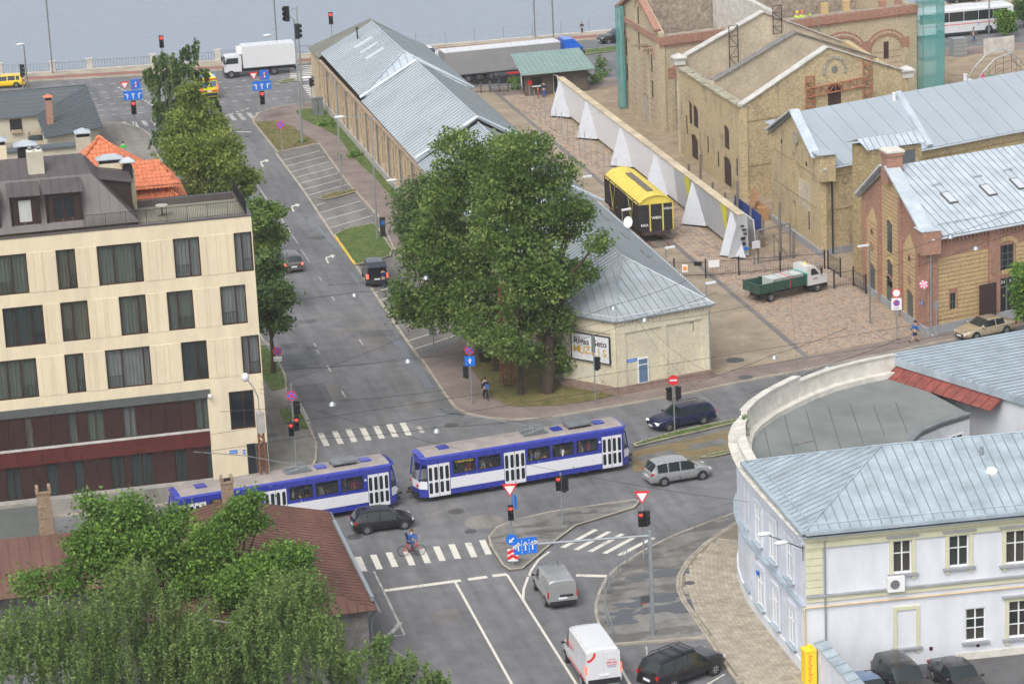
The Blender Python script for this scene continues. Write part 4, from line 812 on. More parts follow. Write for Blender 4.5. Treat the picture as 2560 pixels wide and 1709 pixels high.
# ================================================================ brick warehouses
E14 = V(math.cos(math.radians(14)), math.sin(math.radians(14)), 0); N14 = V(E14.y, -E14.x, 0)
mat('door_dark', (.055, .03, .028), .7, var=.3, sc=3, stretch=(5, 5, .4)); mat('opening', (.03, .028, .026), .9)
def arch_window(par, O, U, Nn, u, w0, w1, wd, m='door_dark', trim='brick_red', d=.02, name='window', tm=.16, glaz=None):
    # flat opening with an arched head, brick arch ring and reveal
    O, U, Nn = Vector(O), Vector(U), Vector(Nn); P = lambda a, b, c: O+U*a+UP*b+Nn*c; hw = wd/2; hd = w1-hw*.45; n = 8
    ring = [(u-hw, w0), (u+hw, w0), (u+hw, hd)]+[(u+hw*math.cos(math.pi*k/n), hd+hw*.45*math.sin(math.pi*k/n)) for k in range(1, n)]+[(u-hw, hd)]
    mb = MB(); mb.hexa([P(a, b, -.05) for a, b in ring], [P(a, b, d) for a, b in ring]); o = mb.build(name, m, par)
    if trim:
        t = MB(); outer = [(u+(hw+tm)*math.cos(math.pi*k/n), hd+(hw*.45+tm)*math.sin(math.pi*k/n)) for k in range(n+1)]; inner = [(u+hw*math.cos(math.pi*k/n), hd+hw*.45*math.sin(math.pi*k/n)) for k in range(n+1)]
        for k in range(n):
            g = .06; l = lambda A, B, f: (A[0]+(B[0]-A[0])*f, A[1]+(B[1]-A[1])*f)
            q = [l(inner[k], inner[k+1], g), l(inner[k], inner[k+1], 1-g), l(outer[k], outer[k+1], 1-g), l(outer[k], outer[k+1], g)]; t.hexa([P(a, b, -.05) for a, b in q], [P(a, b, d+.05) for a, b in q])
        t.build('arch', trim, o)
    if glaz:
        t = MB()
        for k in range(1, glaz[0]): x = u-hw+wd*k/glaz[0]; t.obox(P(x, (w0+w1)/2-.1, d+.015), U*.025, UP*((w1-w0)/2-.1), Nn*.015)
        for k in range(1, glaz[1]): z = w0+(hd-w0)*k/glaz[1]; t.obox(P(u, z, d+.015), U*hw, UP*.025, Nn*.013)
        t.build('glazing_bar', glaz[2], o)
    return o
def bands(par, O, U, Nn, spans, zs, m, h=.07, d=.012):
    for z in zs:
        p = MB()
        for a, b in spans(z): p.obox(Vector(O)+Vector(U)*((a+b)/2)+UP*z, Vector(U)*((b-a)/2), Vector(Nn)*d, UP*h/2)
        if p.f: p.build('brick_band', m, par)
# ---- B: roofless yellow brick block with three gables
WB = thing('roofless_warehouse', 'roofless yellow brick warehouse with three bare gable walls and rusty girders', 'building', (74.2, 244, .12))
def gable(par, O, U, L, e0, e1, ua, za, m, mi, holes=(), th=.5, capm='concrete_pale', name='gable_wall'):
    O, U = Vector(O), Vector(U); Nn = Vector((U.y, -U.x, 0)); top = lambda u: e0+(za-e0)*u/ua if u <= ua else za+(e1-za)*(u-ua)/(L-ua)
    mb = MB(); wallf(mb, O, U, Nn, [0, ua, L], top, holes, .3, 0, 1)
    bk = MB(); wallf(bk, O-Nn*th, U, -Nn, [0, ua, L], top, (), 0, 0); mb.poly([O, O-Nn*th, O-Nn*th+UP*e0, O+UP*e0], 0); mb.poly([O+U*L, O+U*L-Nn*th, O+U*L-Nn*th+UP*e1, O+U*L+UP*e1], 0)
    o = mb.build(name, [m, mi], par); bk.build('inner_face', mi, o)
    c = MB(); rs = random.Random(int(L*7)); n = int(L/.9)
    for k in range(n):
        a, b = L*k/n, L*(k+1)/n
        if a < ua < b: seg_ = [(a, ua), (ua, b)]
        else: seg_ = [(a, b)]
        for a_, b_ in seg_: A, B = O+U*a_+UP*(top(a_)+.05+.04*rs.random()), O+U*b_+UP*(top(b_)+.05+.04*rs.random()); c.hexa([A+Nn*.2-UP*.12, B+Nn*.2-UP*.12, B-Nn*(th+.18)-UP*.12, A-Nn*(th+.18)-UP*.12], [A+Nn*.2, B+Nn*.2, B-Nn*(th+.18), A-Nn*(th+.18)])
    c.build('coping', capm, o); return o
Lb = 18.3; OB = V(74.2,244,0)
gf = gable(WB, OB, E14, Lb, 8.9, 9.7, 9.35, 13.15, 'brick_yellow', 'plaster_old', [])
gable(WB, V(74.6,254.0,0), E14, 18.3, 9.3, 9.3, 9.1, 12.85, 'brick_yellow', 'plaster_old', capm='wood_grey'); gable(WB, V(74.2,264.6,0), E14, 19.0, 9.5, 9.0, 9.7, 13.1, 'plaster_old', 'plaster_old')
for o in WB.children:
    if o is not gf: o.data.materials[0] = M('plaster_old')
lw = MB(); LWH = [(264.6-y1, 264.6-y0, z0, z1) for y0, y1, z0, z1 in ((259.4,260.4,5.0,7.3),(257.6,258.4,4.6,7.2),(254.7,255.1,3.2,6.2),(247.6,249.0,3.6,6.3),(246.5,249.5,.0,0.01))][:4]
wallf(lw, V(74.2,264.6,0), V(0,-1,0), V(-1,0,0), [0, 20.6], lambda u: 8.75, [], .4, 0, 0, .55); lw.build('side_wall', 'brick_yellow', WB)
for h in []: p = MB(); p.box(74.5, 74.58, 264.6-h[1], 264.6-h[0], h[2], h[3]); p.build('shutter', 'door_dark', WB)
OL, UL, NL = V(74.2,264.6,0), V(0,-1,0), V(-1,0,0)
ol = lambda x, y: on_uw(zC(x, y), OL, UL, NL)
for x0, y0, x1, y1, nm in ((508,735,546,890,'door'),(688,858,731,1040,'door'),(690,690,718,830,'shutter'),(495,560,512,690,'window'),(518,580,546,712,'window')): a_, b_ = ol(x0,y0), ol(x1,y1); arch_window(WB, OL, UL, NL, (a_[0]+b_[0])/2, max(.15, b_[1]), a_[1], abs(b_[0]-a_[0])*.9, 'door_dark', 'brick_yellow_dark', .03, name=nm)
for u, z0, z1 in ((2.4,2.6,4.4),(9.6,2.2,3.8),(13.0,1.6,3.0),(19.0,2.0,3.6)): p = MB(); p.obox(OL+UL*u+UP*((z0+z1)/2)+NL*.01, UL*.12, NL*.03, UP*((z1-z0)/2)); p.build('slit_window', 'opening', WB)
c = MB(); rs = random.Random(9)
for k in range(24):
    y = 264.3-k*.85; z = 8.78+.1*rs.random(); c.hexa([V(73.95,y-.8,z-.12),V(74.9,y-.8,z-.12),V(74.9,y,z-.12),V(73.95,y,z-.12)], [V(73.95,y-.8,z),V(74.9,y-.8,z+.05),V(74.9,y,z+.05),V(73.95,y,z)])
c.build('coping', 'cap_moss', WB)
for q in (V(74.3,264.9,9.6), OB+E14*18.2+V(0,.3,9.75)): p = MB(); p.box(q.x-.55, q.x+.55, q.y-.5, q.y+.5, q.z-.6, q.z); p.box(q.x-.7, q.x+.7, q.y-.65, q.y+.65, q.z, q.z+.15); p.hexa([q+V(-.7,-.65,.15),q+V(.7,-.65,.15),q+V(.7,.65,.15),q+V(-.7,.65,.15)], [q+V(-.1,-.1,.5),q+V(.1,-.1,.5),q+V(.1,.1,.5),q+V(-.1,.1,.5)]); p.build('corner_cap', 'concrete_pale', WB)
p = MB(); p.prism([V(74.8,244.8,0), V(92,248.9,0), V(92.5,268.5,0), V(74.8,264.2,0)], .1, 5.5); p.build('inner_floor', 'rubble', WB)
pw = MB(); wallf(pw, V(92.0,248.5,0), V(.05,1,0).normalized(), V(1,0,0), [0, 20], lambda u: 9.2, (), 0, 0, 0, .5); pw.build('far_wall', 'brick_yellow', WB)
ob = lambda x, y: on_uw(zC(x, y), OB, E14, N14)
d0, d1 = ob(1262,480), ob(1336,640); dr = arch_window(WB, OB, E14, N14, (d0[0]+d1[0])/2, d1[1]-.6, d0[1], d1[0]-d0[0], 'door_dark', 'iron_orange', name='loft_door')
p = MB(); oc = ob(1298,385); q = OB+E14*oc[0]+UP*oc[1]+N14*.02
for k in range(14):
    t0, t1 = math.radians(-20+k*15.7), math.radians(-20+(k+1)*15.7); p.obox(q+E14*(1.15*math.cos((t0+t1)/2))+UP*(1.15*math.sin((t0+t1)/2)), E14*.14, N14*.08, UP*.14)
p.build('round_window_ring', 'stone_grey', WB); p = MB(); p.cyl(q, q+N14*.04, .33, None, 14); p.build('round_window', 'wood_grey', WB)
def lattice(par, a, b, wv, n, m, name='girder', r=.05):
    a, b, wv = Vector(a), Vector(b), Vector(wv); p = MB(); p.tube([a, b], r, 4); p.tube([a+wv, b+wv], r, 4)
    for k in range(n): s, e = a+(b-a)*(k/n), a+(b-a)*((k+1)/n); p.tube([s, s+wv], r*.7, 4); p.tube([s, e+wv] if k % 2 else [s+wv, e], r*.6, 4)
    p.tube([b, b+wv], r*.7, 4); return p.build(name, m, par)
for a, b, e in (((1140,700),(1140,425),1183), ((1457,640),(1457,325),1500)): A_, B_, C_ = ob(*a), ob(*b), ob(e, b[1]); lattice(WB, OB+E14*A_[0]+N14*.15+UP*A_[1], OB+E14*A_[0]+N14*.15+UP*B_[1], E14*(C_[0]-A_[0]), 8, 'iron_orange', r=.07)
A_, B_ = ob(1140,540), ob(1457,475); lattice(WB, OB+E14*A_[0]+N14*.2+UP*A_[1], OB+E14*B_[0]+N14*.2+UP*B_[1], UP*.8, 8, 'iron_orange', r=.07)
OBK = V(74.2,264.6,0)
for u, z0, z1 in ((5.6,8.0,12.2), (10.7,10.8,13.6)): lattice(WB, OBK+E14*u+N14*.3+UP*z0, OBK+E14*u+N14*.3+UP*z1, E14*1.0, 4, 'iron_dark')
bands(WB, OB, E14, N14, lambda z: [(0,8.7),(10.5,Lb)], (3.1, 7.3), 'brick_yellow_dark', .12, .03)
# ---- A: striped red and yellow warehouse being rebuilt, open to the sky
WA = thing('striped_warehouse', 'pale brick warehouse with red brick arches, roof removed, beside the river road', 'building', (75, 274.7, .12))
OA = V(75,274.7,0); E12 = V(math.cos(math.radians(11.8)), math.sin(math.radians(11.8)), 0); N12 = V(E12.y, -E12.x, 0); LA = 30.6; HA = 9.9
mb = MB(); wallf(mb, OA, E12, N12, [0, LA], lambda u: HA, (), 0, 0, 0, .6); mb.build('wall', 'brick_pale', WA)
gtop = lambda u: 10.4+(13.2-10.4)*u/7.8 if u < 7.8 else 13.2-(u-7.8)*.36
mb = MB(); wallf(mb, V(75,290.3,0), V(0,-1,0), V(-1,0,0), [0, 7.8, 15.6], lambda u: gtop(15.6-u), (), 0, 0, 0, .6); mb.build('gable_wall', 'brick_pale', WA)
p = MB(); p.obox(OA+E12*(LA/2)+N12*.1+UP*9.55, E12*(LA/2), N12*.12, UP*.42); p.obox(V(74.9,282.5,9.75), V(.12,0,0), V(0,7.8,0), V(0,0,.3)); p.build('red_cornice', 'brick_red', WA)
p = MB()
for k in range(95): p.obox(OA+E12*(LA*(k+.5)/95)+N12*.12+UP*9.02, E12*.08, N12*.06, UP*.12)
p.build('dentil_row', 'brick_red', WA)
for a, b in ((V(74.95,290.6,10.6), V(74.95,282.5,13.5)), (V(74.95,282.5,13.5), V(74.95,274.9,10.6))): p = MB(); d_ = b-a; p.obox((a+b)/2, d_/2, V(.35,0,0), d_.cross(V(1,0,0)).normalized()*.16); p.build('raking_cornice', 'brick_red', WA)
for u, w in ((4.0, 5.2), (12.6, 5.6), (21.3, 5.6), (26.8, 4.6)):
    P = lambda a, b, c: OA+E12*a+UP*b+N12*c
    for ring, mm, nm in (((0, .3), 'brick_red', 'arch'), ((.3, .5), 'brick_pale', 'arch'), ((.5, .72), 'brick_red', 'arch')):
        t = MB(); n = 22
        for k in range(n):
            th0, th1 = math.pi*(k+.06)/n, math.pi*(k+.94)/n; rr = [(w/2-.5+ring[0], .35*w+ring[0]-.3), (w/2-.5+ring[1], .35*w+ring[1]-.3)]
            q = [(u+rr[i][0]*math.cos(t_), 5.7+rr[i][1]*math.sin(t_)) for i, t_ in ((0,th0),(0,th1),(1,th1),(1,th0))]
            t.hexa([P(a, b, -.02) for a, b in q], [P(a, b, .07) for a, b in q])
        t.build(nm, mm, WA)
    for e in (-1, 1): t = MB(); x = u+e*(w/2+.05); t.obox(P(x, 2.9, .06), E12*.3, N12*.06, UP*2.9); t.obox(P(x, 6.1, .08), E12*.42, N12*.07, UP*.55, 1); t.build('pilaster', ['brick_pale', 'brick_red'], WA)
    for z0, z1 in ((4.6,6.4), (1.4,3.2)): t = MB(); t.obox(P(u, (z0+z1)/2, .01), E12*.3, N12*.03, UP*((z1-z0)/2)); t.build('window', 'door_dark', WA)
bands(WA, OA, E12, N12, lambda z: [(u-w/2+.4, u-.4) for u, w in ((4,5.2),(12.6,5.6),(21.3,5.6),(26.8,4.6))]+[(u+.4, u+w/2-.4) for u, w in ((4,5.2),(12.6,5.6),(21.3,5.6),(26.8,4.6))], [1.0+.62*k for k in range(8)], 'brick_red', .08)
OG, UG, NG = V(75,290.3,0), V(0,-1,0), V(-1,0,0)
for u, z1, w in ((2.6,7.4,2.0), (7.8,11.6,1.9), (12.6,7.4,2.2)):
    t = MB(); n = 14; P = lambda a, b, c: OG+UG*a+UP*b+NG*c
    for k in range(n):
        a0, a1 = math.pi*k/n, math.pi*(k+1)/n; q = [(u+r*math.cos(a_), z1+r*.9*math.sin(a_)) for r, a_ in ((w/2,a0),(w/2,a1),(w/2+.25,a1),(w/2+.25,a0))]; t.hexa([P(a, b, -.02) for a, b in q], [P(a, b, .08) for a, b in q])
    t.build('arch', 'brick_red', WA)
    for e in (-1, 1): t = MB(); t.obox(P(u+e*(w/2+.12), z1/2, .05), UG*.12, NG*.06, UP*(z1/2)); t.build('pilaster', 'brick_pale', WA)
    for a, b in ((z1-1.5, z1+.3), (z1-4.2, z1-2.4)): t = MB(); t.obox(P(u+.1, (a+b)/2, .01), UG*.16, NG*.03, UP*((b-a)/2)); t.build('slit_window', 'opening', WA)
bands(WA, OG, UG, NG, lambda z: [(1.7,3.5), (5.2,6.6), (9.0,10.4), (11.6,13.6)], [1.2+.6*k for k in range(9)], 'brick_red', .08)
arch_window(WA, OG, UG, NG, 10.0, .2, 3.0, 1.5, 'concrete', 'brick_red', name='door')
mb = MB(); wallf(mb, OA+V(.4,14.2,0), E12, N12, [0, LA-1], lambda u: 11.2, (), 0, 0, 0, .7); mb.build('rear_wall', 'rubble', WA); wl = MB(); wallf(wl, OA+E12*LA, V(-.1,1,0).normalized(), V(1,.1,0), [0, 14], lambda u: 9.9, (), 0, 0, 0, .6); wl.build('end_wall', 'brick_pale', WA)
p = MB(); p.prism([OA+E12*.6+V(0,.6,0), OA+E12*(LA-.6)+V(0,.6,0), OA+E12*(LA-.6)+V(-2,13,0), OA+V(0,13,0)], 0, 7.6); p.build('upper_floor', 'rubble', WA)
p = MB(); wallf(p, OA+E12*13.5+V(-.3,1,0), V(-.2,1,0).normalized(), V(-1,-.2,0), [0, 4, 12.5], lambda u: 11+u*.12, (), 0, 0, 0, .6); p.build('cross_wall', 'concrete_pale', WA)
rs = random.Random(12); p = MB()
for k in range(34):
    u, v = 1+rs.random()*12, 1+rs.random()*5; c = OA+E12*u+V(-.2*v,v,8.0+rs.random()*.5); d_ = (E12*(1+rs.random()*1.6)+V(0,(rs.random()-.5)*.8,(rs.random()-.5)*.3)); p.obox(c, d_, V(0,.1,0), V(0,0,.05))
struct(p.build('loose_planks', 'wood_plank', WA), 'stuff')
p = MB()
for k in range(5): c = OA+E12*(16+k*2.4)+V(-.6,4,8.6); p.obox(c, E12*.15, V(-.5,3.2,0), V(0,0,.12))
p.build('floor_beam', 'wood_old', WA)
for u in (19.6, 22.2, 26.6, 28.6): p = MB(); c = OA+E12*u+V(0,.5,9.9); p.box(c.x-.35, c.x+.35, c.y-.2, c.y+.35, c.z, c.z+(1.3 if u < 23 else .8)); p.build('brick_pier', 'brick_yellow_clean' if u < 23 else 'brick_red', WA)
mb = MB(); rs = random.Random(3); n = 46
for k in range(n): a = LA*k/n; mb.obox(OA+E12*(a+LA/n/2)-N12*.3+UP*(HA+.05), E12*(LA/n/2*.97), N12*.33, UP*(.05+.05*rs.random()))
mb.build('coping', 'rubble', WA)
pipe(WA, [OA+E12*18.6+N12*.15+UP*9.8, OA+E12*18.6+N12*.15+UP*.3], .09, 'galv_old')
# ---- C: yellow brick warehouse with plain metal roof
WCo = thing('yellow_brick_warehouse', 'yellow brick warehouse with plain blue grey metal roof next to the red brick house', 'building', (74.2, 221.6, .12))
E20 = V(math.cos(math.radians(19)), math.sin(math.radians(19)), 0); N20 = V(E20.y, -E20.x, 0); OC = V(74.2,221.6,0)
gl = lambda u: 8.1+(11.25-8.1)*u/7.0 if u < 7 else 11.25-(u-7)*(11.25-8.1)/6.6
mb = MB(); wallf(mb, V(74.2,235.2,0), V(0,-1,0), V(-1,0,0), [0, 7, 13.6], gl, [(6.0,6.6,4.7,7.6), (6.0,6.7,.1,3.4)], .35, 0, 0, .5); mb.build('gable_wall', 'brick_yellow', WCo)
mb = MB(); wallf(mb, OC, E20, N20, [0, 40], lambda u: 7.75, [(5.6,6.4,1.6,3.4)], .3); mb.build('wall', 'brick_yellow', WCo)
p = MB(); p.obox(OC+E20*20+N20*.05+UP*.35, E20*20, N20*.06, UP*.38); p.box(74.05, 74.25, 221.6, 235.2, 0, .75); p.build('plinth', 'plinth_grey', WCo)
OCG, UCG, NCG = V(74.2,235.2,0), V(0,-1,0), V(-1,0,0)
for c, sz in ((OC+V(.5,.3,0), .95), (V(74.5,235.1,0), .7)): p = MB(); p.box(c.x-.65*sz, c.x+.75*sz, c.y-.7*sz, c.y+.6*sz, 6.7, 9.0); p.build('corner_pier', 'brick_yellow', WCo); cap(WCo, (c.x,c.y,9.0), .95*sz, .9*sz, .35, 'roof_steel', 'pier_cap')

R0, R1 = V(74.0,228.2,11.35), V(74.0,228.2,11.35)+E20*44
seam_roof(WCo, [OC+N20*.35+V(-.2,0,7.85), OC+N20*.35+E20*44+UP*7.85, R1, R0], N20*-1+UP*.6, 1.9, 'roof_steel', .02); seam_roof(WCo, [V(73.9,235.6,7.95), V(73.9,235.6,7.95)+E20*44, R1, R0], N20+UP*.6, 1.9, 'roof_steel', .02)
for a, b in ((V(73.9,222.2,8.6), V(73.9,228.2,11.55)), (V(73.9,228.2,11.55), V(73.9,235.3,8.4))): d_ = b-a; p = MB(); p.obox((a+b)/2+V(.2,0,0), d_/2, V(.45,0,0), d_.cross(V(1,0,0)).normalized()*.07); p.build('verge_flashing', 'roof_pale', WCo)
q = OC+E20*11.5; a, b = q+N20*.4+UP*7.95, R0+E20*11.5; p = MB(); d_ = b-a; p.obox((a+b)/2+UP*.12, d_/2, E20*.3, d_.cross(E20).normalized()*.12); p.build('fire_wall_cap', 'roof_pale', WCo)
p = MB(); p.tube([OC+N20*.42+UP*7.75, OC+N20*.42+E20*44+UP*7.75], .09, 6); p.build('gutter', 'roof_pale', WCo)
pipe(WCo, [OC+E20*1.15+N20*.5+UP*7.6, OC+E20*1.1+N20*.12+UP*7.1, OC+E20*1.1+N20*.12+UP*.3], .08, 'steel_dark')
p = MB(); p.cyl(V(74.0,227.8,9.2), V(74.25,227.8,9.2), .6, None, 16); p.build('round_vent', 'stone_grey', WCo)
for u, z in ((3.1,8.0), (9.9,7.4)): p = MB(); p.cyl(OCG+UCG*u+UP*z+NCG*.02, OCG+UCG*u+UP*z-NCG*.1, .22, None, 10); p.build('porthole', 'opening', WCo)
for u, z0, z1 in ((6.3,4.7,7.6), (6.35,.1,3.4)): p = MB(); p.obox(OCG+UCG*u+UP*((z0+z1)/2)-NCG*.3, UCG*.34, NCG*.03, UP*((z1-z0)/2)); p.build('shutter', 'wood_grey', WCo)
p = MB(); p.obox(OCG+UCG*10.4+UP*2.6+NCG*.01, UCG*.1, NCG*.02, UP*.8); p.build('slit_window', 'opening', WCo)
p = MB(); q = OCG+UCG*9.3+UP*4.6+NCG*.005; p.obox(q, UCG*1.6, NCG*.02, UP*1.2); p.build('plaster_patch', 'plaster_old', WCo)
window(WCo, OC, E20, N20, (5.6,6.4,1.6,3.4), .1, .06, (), (), 'frame_brown', 'glass_dark')
bands(WCo, OC, E20, N20, lambda z: [(1.4,40)], (4.0, 6.9), 'brick_yellow_dark', .1, .03); bands(WCo, OCG, UCG, NCG, lambda z: [(.8,12.4)] if z < 5 else [(.8,5.8),(6.9,12.4)], (4.1, 6.9), 'brick_yellow_dark', .1, .03)
for q in (OC+E20*2.6+UP*6.4, OC+E20*8+UP*6.6): p = MB(); p.cyl(q-N20*.02, q+N20*.04, .4, None, 16); p.cyl(q+N20*.03, q+N20*.05, .22, None, 12, 1); p.build('round_window', ['brick_yellow_dark', 'brick_yellow'], WCo)
for px_, y in ((zK5(825,1100), 231), (zK5(1660,880), 246), (zK5(1710,940), 245)): g = aty(px_, y); p = MB(); p.cyl(V(g.x,g.y,g.z-1.2), V(g.x,g.y,g.z), .17, None, 10); p.cyl(V(g.x,g.y,g.z), V(g.x,g.y,g.z+.08), .21, None, 10); p.build('roof_vent', 'white_paint', WCo)
# ---- D: red and yellow brick house with pale blue roof
WD = thing('red_brick_house', 'restored red and yellow brick house with pale blue metal roof, skylights and chimney', 'building', (74.2, 196.5, .12))
OD = V(74.2,196.55,0); E15 = V(math.cos(math.radians(14.5)), math.sin(math.radians(14.5)), 0); N15 = V(E15.y, -E15.x, 0); OGD, UGD, NGD = V(74.2,211.4,0), V(0,-1,0), V(-1,0,0); LG = 14.85; ua = 6.6
gd = lambda u: 7.7+(11.4-7.7)*u/ua if u < ua else 11.4-(u-ua)*(11.4-8.2)/(LG-ua)
mb = MB(); wallf(mb, OGD, UGD, NGD, [0, ua, LG], gd, (), 0, 0, 0, .5); mb.build('gable_wall', 'brick_red', WD)
p = MB()
for u0, u1, zt in ((1.3,4.0,6.2), (4.9,8.7,9.7), (9.7,12.5,6.0)):
    p.obox(OGD+UGD*((u0+u1)/2)+UP*((.7+zt)/2)+NGD*.012, UGD*((u1-u0)/2), NGD*.02, UP*((zt-.7)/2)); n = 5
    for k in range(n): p.obox(OGD+UGD*((u0+u1)/2)+UP*(zt+.15+k*.22)+NGD*.010, UGD*((u1-u0)/2*(1-(k+1)/(n+1))), NGD*.02, UP*.11)
p.build('yellow_field', 'brick_yellow_clean', WD)
bands(WD, OGD, UGD, NGD+V(0,0,0), lambda z: [(1.35,3.95)]*(z < 6.1)+[(4.95,8.65)]*(z < 9.5)+[(9.75,12.45)]*(z < 5.9), [1.1+.33*k for k in range(26)], 'brick_red', .07, .045)
for u in (1.0, 4.45, 9.2, 13.0): p = MB(); h = min(gd(u-.3), gd(u+.3))-.6; p.obox(OGD+UGD*u+UP*(h/2)+NGD*.09, UGD*.3, NGD*.09, UP*(h/2)); p.build('pilaster', 'brick_red', WD)
for a, b, uu in ((4.7,7.3,6.3), (1.9,4.1,6.5)): arch_window(WD, OGD, UGD, NGD, 6.7, a-.0, b, 1.0, 'glass_dark', 'brick_yellow_clean', .07, glaz=(2, 4, 'panel_grey'))
for u in (2.6, 6.6, 11.2): arch_window(WD, OGD, UGD, NGD, u, .2, 2.7, 1.15, 'panel_grey', 'brick_red', .07, name='door')
for u, z in ((2.6,5.4), (11.1,5.3)): p = MB(); p.cyl(OGD+UGD*u+UP*z, OGD+UGD*u+UP*z+NGD*.07, .33, None, 12); p.cyl(OGD+UGD*u+UP*z+NGD*.05, OGD+UGD*u+UP*z+NGD*.09, .18, None, 10, 1); p.build('oculus', ['brick_red', 'opening'], WD)
for u, z in ((2.6,4.2), (11.1,3.6)): p = MB(); p.obox(OGD+UGD*u+UP*z+NGD*.06, (UGD+UP)*.2, NGD*.03, (UP-UGD)*.2); p.build('brick_diamond', 'brick_red', WD)
LD = 40.; ubay = (6.75, 12.4)
hD = [on_uw(zK6(*q), OD, E15, N15) for q in ((1065,815),(1185,990),(1050,1100),(1200,1330),(728,1150),(772,1260))]
dwin = (hD[0][0], hD[1][0], hD[1][1], hD[0][1]); ddoor = (hD[2][0], hD[2][0]+2.3, .12, hD[2][1]+.55); swin = (hD[4][0], hD[5][0], hD[5][1], hD[4][1])
mb = MB(); wallf(mb, OD, E15, N15, [0, LD], lambda u: 8.0, [dwin, ddoor, swin], .25, 0, 1); mb.build('wall', ['brick_red', 'brick_yellow_clean'], WD)
def cuts(z, a, b, hs_):
    out = [(a, b)]
    for h in hs_:
        if h[2]-.05 < z < h[3]+.3:
            nw = []
            for s, e in out:
                if h[0]-.15 > s: nw.append((s, min(e, h[0]-.15)))
                if h[1]+.15 < e: nw.append((max(s, h[1]+.15), e))
            out = nw
    return out
zz = .85
while zz < 6.0:
    p = MB()
    for s, e in cuts(zz+.14, .95, 5.6, [swin])+cuts(zz+.14, 6.75, LD, [dwin, ddoor]): p.obox(OD+E15*((s+e)/2)+N15*.012+UP*(zz+.125), E15*((e-s)/2), N15*.018, UP*.125)
    p.build('brick_course', 'brick_yellow_clean', WD); zz += .33
p = MB()
for a, b in ((0,.9), (5.65,6.7)): p.obox(OD+E15*((a+b)/2)+N15*.06+UP*3.9, E15*((b-a)/2), N15*.08, UP*3.9)
p.build('pilaster', 'brick_red', WD)
p = MB()
for k in range(70): p.obox(OD+E15*(.3+k*.36)+N15*.12+UP*7.35, E15*.1, N15*.06, UP*.15)
p.obox(OD+E15*(LD/2)+N15*.12+UP*7.7, E15*(LD/2), N15*.14, UP*.2); p.build('frieze', 'brick_red', WD)
p = MB(); p.obox(OD+E15*(LD/2)+N15*.07+UP*.42, E15*(LD/2+.05), N15*.08, UP*.42); p.box(74.03, 74.2, 196.5, 211.4, 0, .7); p.build('plinth', 'plinth_grey', WD)
window(WD, OD, E15, N15, dwin, .12, .08, (dwin[0]+(dwin[1]-dwin[0])/3, dwin[0]+(dwin[1]-dwin[0])*2/3), (dwin[2]+.5, dwin[2]+1.0, dwin[2]+1.5), 'panel_grey', 'glass_dark'); window(WD, OD, E15, N15, swin, .12, .06, ((swin[0]+swin[1])/2,), (swin[2]+.6,), 'panel_grey', 'glass_dark')
mat('door_olive', (.20, .20, .15), .6)
dd = window(WD, OD, E15, N15, ddoor, .12, .1, ((ddoor[0]+ddoor[1])/2,), (ddoor[3]-.75,), 'door_olive', 'glass_dark', None, None, 'shop_door')
lettering(dd, 'SUN', OD+E15*(ddoor[0]+.6)+UP*(ddoor[3]-.35)-N15*.07, E15, UP, .36, 'sign_white'); lettering(dd, 'SUN', OD+E15*(ddoor[0]+1.7)+UP*(ddoor[3]-.35)-N15*.07, E15, UP, .36, 'sign_white')
p = MB(); p.obox(OD+E15*(ddoor[0]-.85)+N15*.2+UP*1.7, E15*.78-N15*.02, N15*.05, UP*1.65); p.build('open_shutter', 'door_dark', WD)
for h in (dwin, ddoor):
    t = MB(); n = 12; um = (h[0]+h[1])/2; hw = (h[1]-h[0])/2
    for k in range(n):
        a0, a1 = math.pi*(k+.08)/n, math.pi*(k+.92)/n; q = [(um+r*math.cos(a_), h[3]-.02+r2*math.sin(a_)) for r, r2, a_ in ((hw,.35,a0),(hw,.35,a1),(hw+.32,.68,a1),(hw+.32,.68,a0))]; t.hexa([OD+E15*a+UP*b-N15*.02 for a, b in q], [OD+E15*a+UP*b+N15*.07 for a, b in q])
    t.build('arch', 'brick_yellow_clean', WD)
R0 = V(74.0,204.8,11.55); R1 = R0+E15*44
seam_roof(WD, [OD+N15*.45+V(-.1,0,7.85), OD+N15*.45+E15*44+UP*7.85, R1, R0], N15*-1+UP*.5, .62, 'roof_pale'); seam_roof(WD, [V(73.9,211.8,7.6), V(73.9,211.8,7.6)+E15*44, R1, R0], N15+UP*.5, .62, 'roof_pale')
for a, b in ((V(73.95,196.9,8.35), V(73.95,204.4,11.6)), (V(73.95,205.4,11.5), V(73.95,211.5,7.8))): d_ = b-a; p = MB(); p.obox((a+b)/2+V(.25,0,.1), d_/2, V(.6,0,0), d_.cross(V(1,0,0)).normalized()*.09); p.build('verge_flashing', 'roof_pale', WD)
p = MB(); p.box(73.6, 75.1, 196.0, 197.5, 6.6, 8.4); p.build('corner_pier', 'brick_red', WD); cap(WD, (74.35,196.8,8.4), .85, .85, .3, 'roof_pale', 'pier_cap')
p = MB(); p.box(73.75, 75.0, 204.0, 205.5, 10.3, 12.55); p.box(73.65, 75.1, 203.9, 205.6, 12.55, 12.8); p.build('chimney', 'brick_red', WD); p = MB(); p.box(73.6, 75.15, 203.85, 205.65, 12.8, 12.95); p.build('chimney_cap', 'cap_stone', WD)
nR = (R0-(OD+N15*.45+V(-.1,0,7.85))); dS = (nR-E15*nR.dot(E15)).normalized(); nS = E15.cross(dS).normalized(); nS = nS if nS.z > 0 else -nS
def onroof(p, z0): O = OD+N15*.45+V(-.1,0,7.85); v = ray(p); return CAM+v*((O-CAM).dot(nS)/v.dot(nS))
